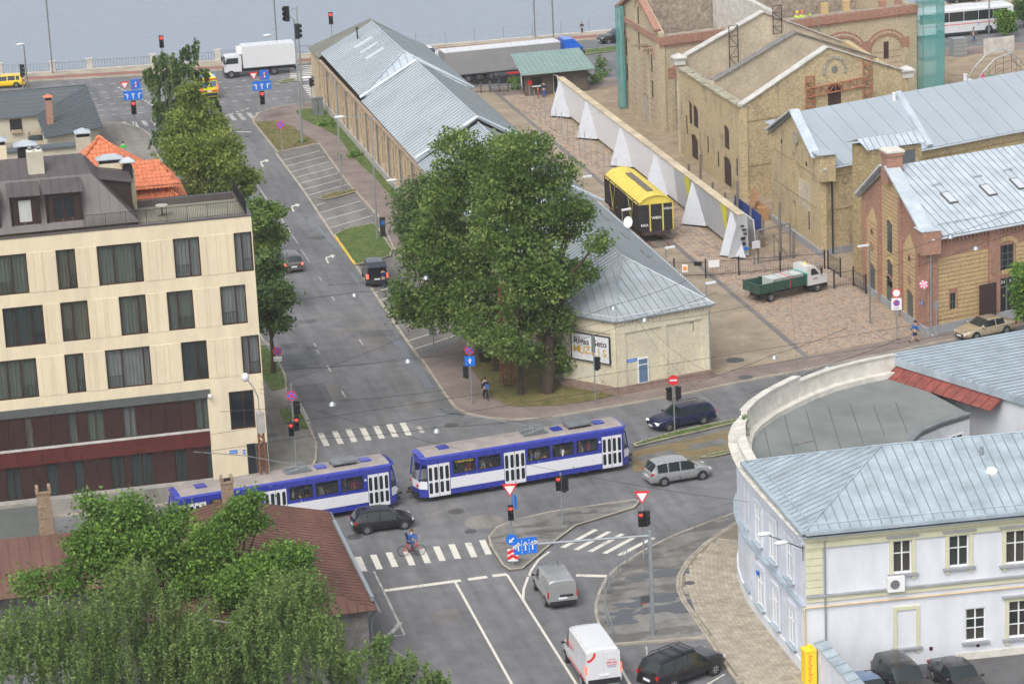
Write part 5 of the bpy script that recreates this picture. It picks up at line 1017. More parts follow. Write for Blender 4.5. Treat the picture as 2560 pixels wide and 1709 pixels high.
for q in ((720,472),(998,418),(1212,372)):
    c = onroof(zK6(*q), 0)+nS*.06; p = MB(); p.obox(c, E15*.42, dS*.72, nS*.06); p.obox(c+nS*.05, E15*.33, dS*.62, nS*.03, 1); p.build('skylight', ['panel_grey', 'glass_sky'], WD)
for q in ((630,380),(918,322),(1132,275)): c = onroof(zK6(*q), 0)+nS*.12; p = MB(); p.obox(c, E15*.45, dS*.03, nS*.03); p.obox(c-E15*.4-nS*.06, E15*.04, dS*.12, nS*.08); p.obox(c+E15*.4-nS*.06, E15*.04, dS*.12, nS*.08); p.build('roof_step', 'roof_blue', WD)
a, b = onroof(zK6(640,665), 0), onroof(zK6(1254,530), 0); p = MB(); p.tube([a+nS*.12, a+nS*.12+E15*20], .03, 5)
for k in range(24): p.obox(a+E15*(.85*k)+nS*.06, E15*.03, dS*.06, nS*.1)
p.build('snow_guard', 'roof_blue', WD)
p = MB(); p.tube([OD+N15*.55+UP*7.72, OD+N15*.55+E15*44+UP*7.72], .1, 6); p.build('gutter', 'roof_pale', WD)
pipe(WD, [OD+N15*.5+E15*.25+UP*7.6, OD+N15*.22+E15*.15+UP*7.0, OD+N15*.22+E15*.15+UP*.25, OD+N15*.4+E15*.25+UP*.15], .075, 'galv')
q = OD+E15*.5+N15*.15; c = on_uw(zK6(531,1225), OD, E15, N15)
pn = MB(); pn.obox(V(74.0,197.2,2.55), V(.02,0,0), V(0,.16,0), V(0,0,.16)); hn = pn.build('house_number', 'sign_blue', WD); lettering(hn, '14', V(73.97,197.2,2.55), (0,-1,0), UP, .22, 'sign_white')
sw = thing('candy_sign', 'round pink and white striped sign hanging at the brick corner', 'sign', V(73.85,196.2,4.2)); c0 = V(73.7,196.0,4.35); nd = V(-.55,-.83,0); uu = V(.83,-.55,0)
flat('pink', (.75, .05, .22), .4)
for k in range(12): t0, t1 = 2*math.pi*k/12, 2*math.pi*(k+1)/12; p = MB(); f = lambda r, a, d: c0+uu*(r*math.cos(a))+UP*(r*math.sin(a))+nd*d; p.hexa([f(.02,t0,0), f(.33,t0+.5,0), f(.33,t1+.5,0), f(.02,t1,0)], [f(.02,t0,.1), f(.33,t0+.5,.06), f(.33,t1+.5,.06), f(.02,t1,.1)]); p.build('stripe', 'pink' if k % 2 else 'sign_white', sw)
p = MB(); p.tube([c0, V(74.1,196.6,4.35)], .03, 5); p.build('bracket', 'steel_dark', sw)
# small brick tower behind the roof
TW = thing('brick_tower', 'small yellow brick lift tower with white metal roof behind the chimney', 'tower', (76.5, 215, 0)); p = MB(); p.hexa([V(75.9,213.6,0),V(80.6,214.8,0),V(79.9,217.6,0),V(75.2,216.4,0)], [V(75.9,213.6,10.9),V(80.6,214.8,10.7),V(79.9,217.6,10.7),V(75.2,216.4,10.9)]); p.build('wall', 'brick_tower', TW)
seam_roof(TW, [V(75.4,213.2,11.0), V(81.0,214.6,10.9), V(80.6,216.0,11.6), V(75.0,214.6,11.7)], (0,1,.5), .6, 'roof_pale'); seam_roof(TW, [V(75.0,214.6,11.7), V(80.6,216.0,11.6), V(80.2,218,10.9), V(74.7,216.8,11.0)], (0,1,-.5), .6, 'roof_pale')
uT = V(4.7,1.2,0).normalized(); nT = V(uT.y,-uT.x,0); p = MB(); p.obox(V(75.9,213.6,0)+uT*3.6+UP*9.6+nT*.02, uT*.6, nT*.03, UP*.8); p.build('hatch', 'panel_grey', TW)
p = MB(); p.obox(V(75.9,213.6,0)+uT*1.9+UP*9.2+nT*.2, uT*.5, nT*.2, UP*.4); p.build('air_duct', 'galv', TW)
# ================================================================ curved white house
WH = thing('white_corner_house', 'white two storey house with a curved corner, lime trim and blue metal roofs', 'building', (44.85, 137.4, .12))
FW = V(44.85,137.45,0); UW = V(12.3,-.85,0).normalized(); NW = V(UW.y,-UW.x,0); HW_ = 8.3; ZC = 8.37
CURVE = [V(44.85,137.45,0),V(44.86,140.5,0),V(44.9,143.7,0),V(44.95,146.3,0),V(45.05,148.6,0),V(45.35,150.9,0),V(45.75,153,0),V(46.35,155,0),V(47.1,156.7,0),V(48.1,158.2,0),V(49.6,159.9,0),V(51.4,161.5,0),V(53.2,162.9,0),V(55.1,164.1,0),V(57.4,165,0),V(60.1,165.7,0)]
CURVE = [CURVE[0]]+[p for a, b in zip(CURVE, CURVE[1:]) for p in (a.lerp(b, .5), b)]
cuN = offset_line(CURVE, 1.0); cuN = [(q-p).normalized() for p, q in zip(CURVE, cuN)]      # outward
mb = MB()
for i in range(len(CURVE)-1): a, b = CURVE[i], CURVE[i+1]; mb.poly([a, b, b+UP*HW_, a+UP*HW_])
mb.build('curved_wall', 'render_lilac', WH, smooth=True)
def ring(z0, z1, w0, w1, m, name, i0=0, i1=None):
    p = MB(); A = [q+n*w0 for q, n in zip(CURVE, cuN)]; B = [q+n*w1 for q, n in zip(CURVE, cuN)]
    for i in range(i0, (i1 or len(CURVE))-1): p.hexa([A[i]+UP*z0, A[i+1]+UP*z0, B[i+1]+UP*z0, B[i]+UP*z0], [A[i]+UP*z1, A[i+1]+UP*z1, B[i+1]+UP*z1, B[i]+UP*z1])
    return p.build(name, m, WH)
ring(.0, .75, 0, .1, 'render_white', 'plinth'); ring(3.95, 4.15, 0, .16, 'render_lilac', 'string_course'); ring(4.15, 4.22, -.02, .24, 'roof_blue', 'string_flashing'); ring(7.7, 8.1, 0, .2, 'render_lilac', 'cornice_base'); ring(8.1, 8.33, 0, .34, 'render_lilac', 'cornice')
def copings(i0, i1, w0, w1, z, t, m, name, step=.62):
    pl = []; nn = []
    for i in range(i0, i1): 
        a, b = CURVE[i], CURVE[i+1]; n = max(1, round((b-a).length/step))
        for k in range(n): pl.append(a.lerp(b, k/n)); nn.append(cuN[i].lerp(cuN[i+1], k/n).normalized())
    pl.append(CURVE[i1]); nn.append(cuN[i1])
    for k in range(len(pl)-1):
        q = [pl[k]+nn[k]*w0, pl[k+1]+nn[k+1]*w0, pl[k+1]+nn[k+1]*w1, pl[k]+nn[k]*w1]; c = sum(q, Vector())/4; q = [c+(p_-c)*.985 for p_ in q]; p = MB(); p.hexa([e+UP*(z-t) for e in q], [q[0]+UP*z, q[1]+UP*z, q[2]+UP*(z-.07), q[3]+UP*(z-.07)]); p.build(name, m, WH)
mat('coping_pale', (.66, .63, .56), .8, var=.2, sc=1.2, fine=.2, fsc=6)
copings(0, 30, -.25, .45, 8.45, .1, 'coping_pale', 'cornice_slab')
ring(7.5, 8.95, -.5, -.12, 'cap_stone', 'parapet', 8, 31); copings(8, 16, -.6, -.02, 9.03, .08, 'coping_pale', 'parapet_slab'); copings(23, 30, -.6, -.02, 9.03, .08, 'coping_pale', 'parapet_slab')
ring(8.95, 9.3, -.5, -.12, 'cap_stone', 'parapet_step', 16, 24); copings(16, 23, -.6, -.02, 9.4, .1, 'coping_pale', 'parapet_slab')
ring(7.5, 7.95, -.95, -.5, 'cap_stone', 'parapet_foot', 8, 31)
flatp = [q-n*.95 for q, n in zip(CURVE[7:], cuN[7:])]
p = MB(); p.prism(list(reversed(flatp+[V(61.6,156,0),V(59.4,155,0),V(57.6,153.8,0),V(56.4,152.3,0),V(55.5,150.2,0),V(55.2,147.5,0)])), 7.3, 7.62); fr = p.build('flat_roof', 'roof_felt', WH)
rs = random.Random(6)
for k in range(7): p = MB(); a = V(47.6+k*1.5,151.2+k*.2,7.63); p.obox(a+V(.9,4.5,0), V(1.1,4.6,0).normalized()*(4.2 if k < 5 else 3), V(.02,0,0), V(0,0,.005)); p.build('felt_seam', 'roof_slate', fr)
p = MB(); a = V(50.2,154.2,7.64); p.obox(a, V(.5,.12,.0), V(-.02,.08,0), V(0,0,.03)); p.obox(a+V(.55,.2,.0), V(.3,-.08,.0), V(.02,.08,0), V(0,0,.04)); p.build('broken_board', 'wood_grey', fr)
cw = [V(61.6,156,0),V(59.4,155,0),V(57.6,153.8,0),V(56.4,152.3,0),V(55.5,150.2,0)]; p = MB()
for a, b in zip(cw, cw[1:]): p.poly([a+V(0,0,0), b, b+UP*7.32, a+UP*7.32])
p.build('court_wall', 'render_cold', WH, smooth=True); p = MB()
for a, b in zip(cw, cw[1:]): d_ = (b-a).normalized(); n_ = V(-d_.y, d_.x, 0); p.hexa([a-n_*.2+UP*7.6, b-n_*.2+UP*7.6, b+n_*.12+UP*7.6, a+n_*.12+UP*7.6], [a-n_*.2+UP*7.72, b-n_*.2+UP*7.72, b+n_*.12+UP*7.72, a+n_*.12+UP*7.72])
p.build('court_coping', 'galv_old', WH)
for a, b in ((cw[0], cw[1]), (cw[1], cw[2])):
    d_ = (b-a); L = d_.length; d_ /= L; n_ = V(-d_.y, d_.x, 0); n_ = -n_ if n_.y > 0 else n_; window(WH, b, -d_, n_, (L/2-.62, L/2+.62, 4.9, 6.6), -.03, .09, (L/2,), (), 'white_frame', 'glass_dark')
# curved side windows
for q, zt, zb in (((650,690),7.1,4.9),((723,790),7.1,4.9),((795,880),7.1,4.9),((873,970),7.1,4.9),((660,960),3.3,1.1),((735,1090),3.3,1.1),((810,1180),3.3,1.1),((885,1260),3.3,1.1)):
    y = atx(zI(*q), 44.9).y; y = min(y, 149.5); x = 44.85 if y < 144 else 44.93 if y < 148 else 45.2; t = (V(.0,-1,0) if y < 147 else V(-.12,-1,0).normalized()); n_ = V(t.y, -t.x, 0)
    w = window(WH, V(x,y,0)+n_*.02, t, n_, (-.5,.5,zb,zt), -.04, .09, (0,), (zb+1.45,), 'white_frame', 'glass_sky')
    p = MB(); p.obox(V(x,y,0)+n_*.15+UP*(zb-.1), t*.65, n_*.15, UP*.05); p.build('sill', 'roof_blue', w); p = MB()
    for e in (-1, 1): p.obox(V(x,y,0)+n_*.05+t*(.62*e)+UP*((zb+zt)/2), t*.1, n_*.05, UP*((zt-zb)/2+.1))
    p.obox(V(x,y,0)+n_*.08+UP*(zt+.22), t*.72, n_*.08, UP*.1); p.build('surround', 'render_lilac', w)
for y in (138.4, 142.6, 147.0): p = MB(); p.obox(V(44.87,y,2.35), V(.05,0,0), V(0,.3,0), V(0,0,1.6)); p.build('rusticated_pier', 'render_lilac', WH)
p = MB(); p.box(44.76, 44.85, 145.9, 146.3, 2.9, 3.1); p.build('street_sign', 'sign_blue', WH)
# front wall
def w2(x, y): return on_uw(zL2(x, y), FW, UW, NW)
def rect(x0, y0, x1, y1): a, b = w2(x0, y0), w2(x1, y1); return (a[0], b[0], b[1], a[1])
R_u = [rect(775,468,922,705), rect(1207,428,1362,655), rect(1645,392,1800,632)]; R_l = [rect(1335,990,1492,1225), rect(1668,932,1830,1195)]; R_b = rect(805,1000,955,1272)
LWf = 24.; mb = MB(); wallf(mb, FW, UW, NW, [0, LWf], lambda u: HW_, R_u+R_l, .22, 0, 0); mb.build('front_wall', 'render_white', WH)
def trim(r, m='render_lime', head=True, foot=True):
    p = MB(); w = .2
    for e in ((r[0]-w, r[0]), (r[1], r[1]+w)): p.obox(FW+UW*((e[0]+e[1])/2)+UP*((r[2]+r[3])/2)+NW*.04, UW*(w/2), NW*.04, UP*((r[3]-r[2])/2))
    p.obox(FW+UW*((r[0]+r[1])/2)+UP*(r[3]+w/2)+NW*.04, UW*((r[1]-r[0])/2+w), NW*.04, UP*(w/2)); p.build('window_surround', m, WH)
    if head: p = MB(); p.obox(FW+UW*((r[0]+r[1])/2)+UP*(r[3]+w+.1)+NW*.11, UW*((r[1]-r[0])/2+.38), NW*.11, UP*.05); p.build('hood_mould', 'plinth_grey', WH)
    if foot: p = MB(); p.obox(FW+UW*((r[0]+r[1])/2)+UP*(r[2]-.08)+NW*.1, UW*((r[1]-r[0])/2+.34), NW*.1, UP*.06); p.build('sill', 'plinth_grey', WH); [(lambda p: (p.obox(FW+UW*x+UP*(r[2]-.25)+NW*.05, UW*.1, NW*.05, UP*.11), p.build('sill_bracket', 'render_lime', WH)))(MB()) for x in (r[0]-.08, r[1]+.08)]
for r in R_u: trim(r)
trim(R_l[1]); trim(R_b, head=False); p = MB(); p.obox(FW+UW*((R_l[0][0]+R_l[0][1])/2)+UP*(R_l[0][2]-.08)+NW*.1, UW*((R_l[0][1]-R_l[0][0])/2+.2), NW*.1, UP*.06); p.build('sill', 'plinth_grey', WH)
mat('blind_warm', (.20, .12, .07), .8, var=.4, sc=6, stretch=(8, 8, .3))
for r in R_u+R_l: window(WH, FW, UW, NW, r, .1, .08, ((r[0]+r[1])/2,), (r[3]-.75 if r in R_u else r[3]-.62,)+((r[2]+.75,) if r in R_l else ()), 'white_frame', 'glass_clear', 'blind_warm' if r != R_u[1] else 'dark_room_sheet')
def course(z0, z1, d, m, name, u0=0, u1=LWf): p = MB(); p.obox(FW+UW*((u0+u1)/2)+UP*((z0+z1)/2)+NW*(d/2), UW*((u1-u0)/2), NW*(d/2), UP*((z1-z0)/2)); return p.build(name, m, WH)
zs = w2(400,870)[1]; course(zs-.32, zs-.02, .1, 'render_lime', 'string_course'); course(zs-.02, zs+.07, .2, 'plinth_grey', 'string_flashing')
course(7.55, 8.05, .12, 'render_lime', 'cornice_base'); course(8.05, 8.3, .32, 'render_lime', 'cornice'); x = -.2
while x < LWf: course(8.3, 8.36, .52, 'roof_blue', 'cornice_flashing', x+.01, min(x+1.35, LWf)-.01); x += 1.35
course(8.36, 8.62, .06, 'wood_plank', 'eaves_board')
for k in range(9): course(zs+.12+k*.42, zs+.12+k*.42+.39, .06, 'render_lime', 'quoin', .0, .95)
course(0, .55, .05, 'cap_stone', 'plinth', 8.5)
pipe(WH, [FW+UW*1.08+NW*.3+UP*8.2, FW+UW*1.05+NW*.12+UP*7.8, FW+UW*1.05+NW*.12+UP*.2], .055); 
zg = w2(400,935)[1]-.1; pipe(WH, [FW-UW*.12+NW*.12+UP*1.5, FW-UW*.12+NW*.12+UP*zg, FW+UW*LWf+NW*.12+UP*(zg)], .045, 'gas_paint', 'gas_pipe')
ac = thing('air_conditioner', 'white air conditioner unit hanging below the upper window', 'air conditioner', FW+UW*w2(790,780)[0]+UP*w2(790,835)[1]+NW*.05)
r = rect(725,732,855,833); c = FW+UW*((r[0]+r[1])/2)+UP*((r[2]+r[3])/2); p = MB(); p.obox(c+NW*.22, UW*((r[1]-r[0])/2), NW*.17, UP*((r[3]-r[2])/2)); p.build('case', 'plastic_white', ac); p = MB(); p.cyl(c+NW*.38-UW*.08, c+NW*.40-UW*.08, .27, None, 18); p.build('fan_grille', 'galv_old', ac); p = MB()
for e in (-.25, .25): p.obox(c+UW*e+NW*.16-UP*((r[3]-r[2])/2+.04), UW*.03, NW*.2, UP*.03)
p.build('bracket', 'galv', ac)
for q in ((350,1355),(1070,1293),(1432,1266)): c = w2(*q); p = MB(); p.obox(FW+UW*c[0]+UP*c[1]+NW*.02, UW*.09, NW*.02, UP*.1); p.build('bay_number', 'letter_maroon', WH)
# roofs of the white house
FL, BL, RWp, RE = FW+NW*.42-UW*.1+UP*8.66, V(45.0,148.9,8.8), V(51.2,142.9,10.95), V(51.2,142.9,10.95)+UW*18
FR = FW+NW*.42+UW*26+UP*8.66; BR = V(45.0,148.9,8.8)+UW*26
seam_roof(WH, [FL, FR, RE, RWp], NW*-1+UP*.4, .58, 'roof_blue'); seam_roof(WH, [FL, RWp, BL], (1,0,.4), .58, 'roof_blue'); seam_roof(WH, [BL, BR, RE, RWp], NW+UP*.4, .58, 'roof_blue')
for a, b in ((FL, RWp), (BL, RWp), (RWp, RE)): p = MB(); p.tube([a+UP*.04, b+UP*.04], .045, 5); p.build('ridge_cap', 'roof_blue', WH)
for a, b in ((FL, FR), (FL, BL)):
    d_ = (b-a).normalized(); n_ = V(d_.y, -d_.x, 0); n_ = n_ if (b is FR) else -n_; p = MB(); p.obox((a+b)/2+n_*.12-UP*.06, (b-a)/2, n_*.13, UP*.09); p.build('gutter', 'roof_blue', WH)
    p = MB(); q = (RWp-a); off_ = (-n_*.5+UP*.22); p.tube([a+off_+d_*.5, b+off_-d_*.4], .04, 5); p.build('snow_guard', 'roof_blue', WH)
c = onroof_ = None
def onpl(px_, O, n_): v = ray(px_); return CAM+v*((O-CAM).dot(n_)/v.dot(n_))
nF = (FR-FL).cross(RWp-FL).normalized(); c = onpl(zI(1740,520), FL, nF); p = MB(); p.cyl(c-UP*.1, c+UP*.45, .13, None, 10); p.build('roof_vent', 'galv', WH); c = onpl(zI(1788,600), FL, nF); p = MB(); p.cyl(c, c+nF*.12, .32, .3, 14); p.build('roof_vent', 'plastic_white', WH)
bd_ = V(.385,-.923,0); bn = V(.923,.385,0); B0, B1 = V(59.75,166.2,8.75), V(59.75,166.2,8.75)+bd_*22
vr = ray((2560,824)); sq_ = (59.75*vr.y-166.2*vr.x)/(.25*vr.x-.97*vr.y); Q0 = CAM+vr*((59.75+.97*sq_)/vr.x); Q1 = B0+(Q0-B0)*1.6
seam_roof(WH, [B0, B1, B1+(Q1-B0), Q1], Q1-B0, .58, 'roof_blue')
p = MB(); p.hexa([B0-bn*.05-UP*.5, B1-bn*.05-UP*.5, B1+bn*.6-UP*.5, B0+bn*.6-UP*.5], [B0-bn*.05-UP*.06, B1-bn*.05-UP*.06, B1+bn*.6-UP*.06, B0+bn*.6-UP*.06]); p.build('eaves_flashing', 'roof_blue', WH)
mb = MB(); O_ = V(60.1,165.9,0); wallf(mb, O_, bd_, -bn, [0, 22], lambda u: 8.3, [(11.9,13.0,5.0,6.9)], .2); mb.build('back_wing_wall', 'render_white', WH); window(WH, O_, bd_, -bn, (11.9,13.0,5.0,6.9), .08, .08, (12.45,), (6.1,), 'white_frame', 'glass_dark')
mb = MB(); wallf(mb, V(60.1,165.7,0), V(.97,.25,0), V(.25,-.97,0)*-1, [0, 16], lambda u: 8.4); mb.build('street_wing_wall', 'render_lilac', WH)
seam_roof(WH, [O_+bd_*.6-bn*1.15+UP*7.64, O_+bd_*10.2-bn*1.15+UP*7.64, O_+bd_*10.2-bn*.05+UP*8.25, O_+bd_*.6-bn*.05+UP*8.25], bn+UP*.5, .85, 'roof_redlead', .05)
gp = thing('roof_weed', 'small green weed growing on the curved parapet', 'plant', V(47.2,155.9,7.95)); p = MB(); rs = random.Random(8); b0 = V(47.2,155.9,7.95); tv = []
for k in range(90):
    h = rs.random()*1.25; c = b0+V((rs.random()-.5)*.4,(rs.random()-.5)*.4,h); s_ = .09; u_ = V(rs.random()-.5,rs.random()-.5,rs.random()-.5).normalized(); w_ = u_.cross(V(.3,.2,1)).normalized(); p.poly([c-u_*s_-w_*s_*.5, c+u_*s_-w_*s_*.5, c+u_*s_+w_*s_*.5, c-u_*s_+w_*s_*.5]); tv.append(rs.random())
o = p.build('leaves', 'leaf_maple', gp); tinted(o.data, tv); p = MB(); p.tube([b0, b0+V(.05,0,1.1)], .015, 4); p.tube([b0+V(0,0,.3), b0+V(-.2,.1,.8)], .01, 4); p.build('stem', 'bark', gp)
gb = thing('gas_cabinet', 'yellow gas cabinet with red scribbles at the corner of the white house', 'cabinet', (44.7,136.9,.12)); a, b = atz(zL2(70,1568)), None
p = MB(); p.box(44.35, 45.0, 136.2, 136.95, .12, 2.05); p.box(44.32, 45.03, 136.17, 136.98, 2.05, 2.12); p.build('case', 'sign_yellow', gb); p = MB(); p.cyl(V(44.7,136.6,2.12), V(44.7,136.6,2.35), .16, .1, 8); p.build('top', 'sign_yellow', gb); p = MB()
for k in range(9): z = 1.9-k*.18; p.tube([V(44.5+.06*(k % 2),136.19,z), V(44.75-.05*(k % 3),136.19,z-.09), V(44.55,136.19,z-.16)], .014, 4)
p.build('scribble', 'sign_red', gb)
gw = thing('yard_wall', 'low white wall with sloping blue metal cap beside the yellow cabinet', 'wall', (45.3,136.4,.12)); p = MB(); p.hexa([V(45.1,136.5,0),V(45.1,124,0),V(45.45,124,0),V(45.45,136.5,0)], [V(45.1,136.5,2.4),V(45.1,124,2.4),V(45.45,124,2.4),V(45.45,136.5,2.4)]); p.build('wall', 'render_lilac', gw)
seam_roof(gw, [V(44.95,136.6,2.42), V(44.95,124,2.42), V(45.62,124,2.55), V(45.62,136.6,2.55)], (1,0,.1), 1.1, 'roof_blue', .03, 'cap_sheet')
sheet('yard_asphalt', [V(45.5,124,0), V(75,122,0), V(75,135.5,0), V(45.5,137.4,0)], .13, 'asphalt_dark')
# ================================================================ brown metal roofed houses at lower left
BH = thing('brown_roof_house', 'low house with rusty brown seamed metal roof beside the crossing', 'house', (22, 146, 0))
p = MB(); p.box(10.2, 22.1, 145.8, 161.5, 0, 4.0); p.build('wall', 'wood_grey', BH)
seam_roof(BH, [V(22.55,145.3,3.95), V(22.55,162,4.0), V(16.25,162,5.55), V(16.25,150.3,5.55)], (-1,0,.25), .5, 'roof_rust', .06); seam_roof(BH, [V(9.9,145.3,3.95), V(9.9,162,4.0), V(16.25,162,5.55), V(16.25,150.3,5.55)], (1,0,.25), .5, 'roof_rust', .06); seam_roof(BH, [V(9.9,145.3,3.95), V(22.55,145.3,3.95), V(16.25,150.3,5.55)], (0,1,.3), .5, 'roof_rust', .06)
p = MB(); p.obox(V(22.5,153.0,4.2), V(.1,0,0), V(0,6.6,0), V(0,0,.14)); p.build('snow_board', 'galv', BH); p = MB(); p.tube([V(22.68,145.2,3.85), V(22.68,162.1,3.9)], .07, 6); p.build('gutter', 'galv_old', BH); pipe(BH, [V(22.68,145.9,3.8), V(22.3,146.0,3.3), V(22.3,146.0,.1)], .05, 'galv_old')
def oldchimney(par, a_px, y, w, d, zbot, m='chimney_brick'):
    a, b = aty(a_px[0], y), aty(a_px[1], y); p = MB(); h = a.z-zbot; rs = random.Random(int(y)); n = max(4, int(h/.17))
    for k in range(n):
        j = .03*rs.random(); p.box(a.x-j, b.x+j, y-j, y+d+j, zbot+h*k/n, zbot+h*(k+1)/n-.012)
    p.box(a.x-.07, b.x+.07, y-.07, y+d+.07, a.z, a.z+.12)
    for e in ((a.x-.05, a.x+.12), (b.x-.12, b.x+.05)): p.box(e[0], e[1], y-.05, y+d+.05, a.z+.12, a.z+.38)
    o = p.build('chimney', m, par); q = MB(); q.box(a.x+.12, b.x-.12, y+.1, y+d-.1, a.z+.05, a.z+.2); q.build('flue', 'black', o)
oldchimney(BH, (zG(1075,600), zG(1128,600)), 160.8, .5, .6, 5.3)
LH = thing('rusty_shed', 'long shed with dull red brown metal roof and grey board wall', 'shed', (5, 156, 0)); p = MB(); p.box(-12, 10.5, 156.2, 163.5, 0, 3.4); p.build('wall_body', 'wood_grey', LH)
seam_roof(LH, [V(-12,155.4,3.5), V(10.8,155.0,3.5), V(12.7,159.3,5.5), V(-12,160.3,5.5)], (0,1,.4), .62, 'roof_rust', .035); seam_roof(LH, [V(-12,165,3.5), V(12.7,164,3.5), V(12.7,159.3,5.5), V(-12,160.3,5.5)], (0,-1,.4), .62, 'roof_rust', .035)
for k in range(70): p = MB(); x = -3+k*.16; p.box(x, x+.15, 156.1-.02*(k % 2), 156.2, .1, 3.35); p.build('board', 'wood_grey', LH)
window(LH, V(-12,156.1,0), V(1,0,0), V(0,-1,0), (16.6,17.6,1.6,3.1), -.04, .09, (17.1,), (), 'white_frame', 'glass_dark')
oldchimney(LH, (zG(178,650), zG(243,650)), 159.6, .6, .6, 4.9)
dr_ = thing('dark_lean_to', 'narrow dark felt roofed shed along the tram street', 'shed', (0, 172, 0)); p = MB(); p.box(-12, 6.2, 168.5, 173.5, 0, 2.2); p.build('wall', 'wood_old', dr_); p = MB(); p.hexa([V(-12,168.2,2.2),V(6.4,168.2,2.2),V(6.4,173.8,2.4),V(-12,173.8,2.4)], [V(-12,168.2,2.3),V(6.4,168.2,2.3),V(6.4,173.8,2.5),V(-12,173.8,2.5)]); p.build('roof', 'panel_grey', dr_)
# ================================================================ houses behind the hotel
OH = thing('orange_tiled_house', 'house with bright orange tiled hip roof and dormer behind the hotel', 'house', (13, 196, 0)); p = MB(); p.box(8.4, 18.0, 190.6, 199.6, 0, 17.2); p.build('wall', 'wall_orange', OH)
AP2 = V(12.85,195,21.5); tiles(OH, [V(8.0,190.2,17.0), V(18.4,190.2,17.0), AP2], (0,1,1), 'tile_orange', lim=150); tiles(OH, [V(18.4,190.2,17.0), V(18.4,200,17.0), AP2], (-1,0,1), 'tile_orange', lim=140)
seam_roof(OH, [V(8.0,190.2,17.0), V(8.0,200,17.0), AP2], (1,0,1), 2, 'tile_orange', 0)
for a, b in ((V(8.0,190.2,17.05), AP2), (V(18.4,190.2,17.05), AP2)):
    n = int((b-a).length/.4)
    for k in range(n): p = MB(); p.cyl(a.lerp(b, k/n)+UP*.08, a.lerp(b, (k+1.1)/n)+UP*.05, .13, .10, 7); p.build('ridge_tile', 'tile_orange', OH)
dm = MB(); dm.hexa([V(14.6,191.6,16.9),V(17.3,191.6,16.9),V(17.3,195.2,16.9),V(14.6,195.2,16.9)], [V(14.6,191.6,18.55),V(17.3,191.6,18.55),V(17.3,195.2,18.55),V(14.6,195.2,18.55)]); dm = dm.build('dormer', 'wall_orange', OH)
tiles(OH, [V(14.2,191.1,18.5), V(17.7,191.1,18.5), V(16.6,193.4,19.9), V(14.2,193.4,19.9)], (0,1,.6), 'tile_orange', lim=120, name='dormer_tile'); tiles(OH, [V(17.7,191.1,18.5), V(17.7,195.7,18.5), V(16.6,193.4,19.9)], (-1,0,.9), 'tile_orange', lim=40, name='dormer_tile')
chim(OH, zK1, (992,235,1180), 199.5, 1.0, 'render_beige', 'roof_zinc', 17.5, 1.15)
GH = thing('grey_roof_house', 'low cream house with grey slate roof and brick chimney behind the hotel', 'house', (14, 298, .12)); p = MB(); p.box(-6, 13.6, 298.5, 305, 0, 2.75); p.build('wall', 'render_beige', GH); p = MB(); p.prism([V(13.7,286.2,0),V(19.1,289.2,0),V(18.9,303,0),V(13.5,303,0)], 0, 2.8); p.build('wing_wall', 'render_beige', GH)
mat('slate_b', (.08, .095, .105), .7, var=.12)
for k in range(14): t0, t1 = k/14, (k+1)/14; A, B = V(-6,298.1,2.8), V(-6,302.3,5.0); C_, D_ = V(14,298.1,2.8), V(19,301.8,5.0); q = [A.lerp(B,t0), C_.lerp(D_,t0), C_.lerp(D_,t1), A.lerp(B,t1)]; p = MB(); p.slab([e+UP*.02 for e in q], (0,-.4,1), .06); p.build('slate_course', 'roof_slate' if k % 2 else 'slate_b', GH)
for k in range(18): t0, t1 = k/18, (k+1)/18; A, B = V(13.4,285.6,2.95), V(13.3,298.2,2.95); C_, D_ = V(19.55,288.6,2.95), V(19.05,301.6,5.02); q = [A.lerp(B,t0), C_.lerp(D_,t0), C_.lerp(D_,t1), A.lerp(B,t1)]; p = MB(); p.hexa([e-UP*.08 for e in q], [q[0]+UP*.06, q[1]+UP*.06, q[2], q[3]]); p.build('slate_course', 'roof_slate' if k % 2 else 'slate_b', GH)
p = MB(); p.poly([V(19.0,301.6,5.0),V(19.2,303.4,2.8),V(-6,306,2.8),V(-6,302.3,5.0)]); p.build('rear_slope', 'roof_slate', GH)
c = aty(zL4(745,830), 292); p = MB(); p.box(c.x-.35, c.x+.35, 291.6, 292.3, 2.9, 5.6); p.build('chimney', 'brick_red', GH); cap(GH, (c.x,291.95,5.9), .5, .45, .35, 'tile_orange')
p = MB(); p.box(c.x-.3, c.x+.3, 291.65, 292.25, 5.6, 5.9); p.build('flue', 'black', GH)
a, b = aty(zL4(135,700), 298.5), aty(zL4(330,860), 298.5); window(GH, V(0,298.5,0), V(1,0,0), V(0,-1,0), (a.x, b.x, max(.9, b.z), a.z), -.04, .1, (), (), 'frame_brown', 'glass_dark'); p = MB(); p.box(a.x+.1, b.x-.1, 298.1, 298.45, max(.9, b.z)-.15, max(.9, b.z)+.15); p.build('flower_box', 'leaf_dark' if False else 'pilaster_red', GH)
yw = thing('boundary_wall', 'stained cream boundary wall with grey metal cap behind the hotel roof', 'wall', (8, 232, 0)); a, b = aty(zK1(0,360), 232), aty(zK1(1000,350), 232); p = MB(); p.box(a.x-6, b.x, 232, 232.5, 0, b.z); p.build('wall', 'render_beige', yw); p = MB(); p.box(a.x-6, b.x+.1, 231.8, 233.4, b.z, b.z+.15); p.build('cap', 'roof_slate', yw)
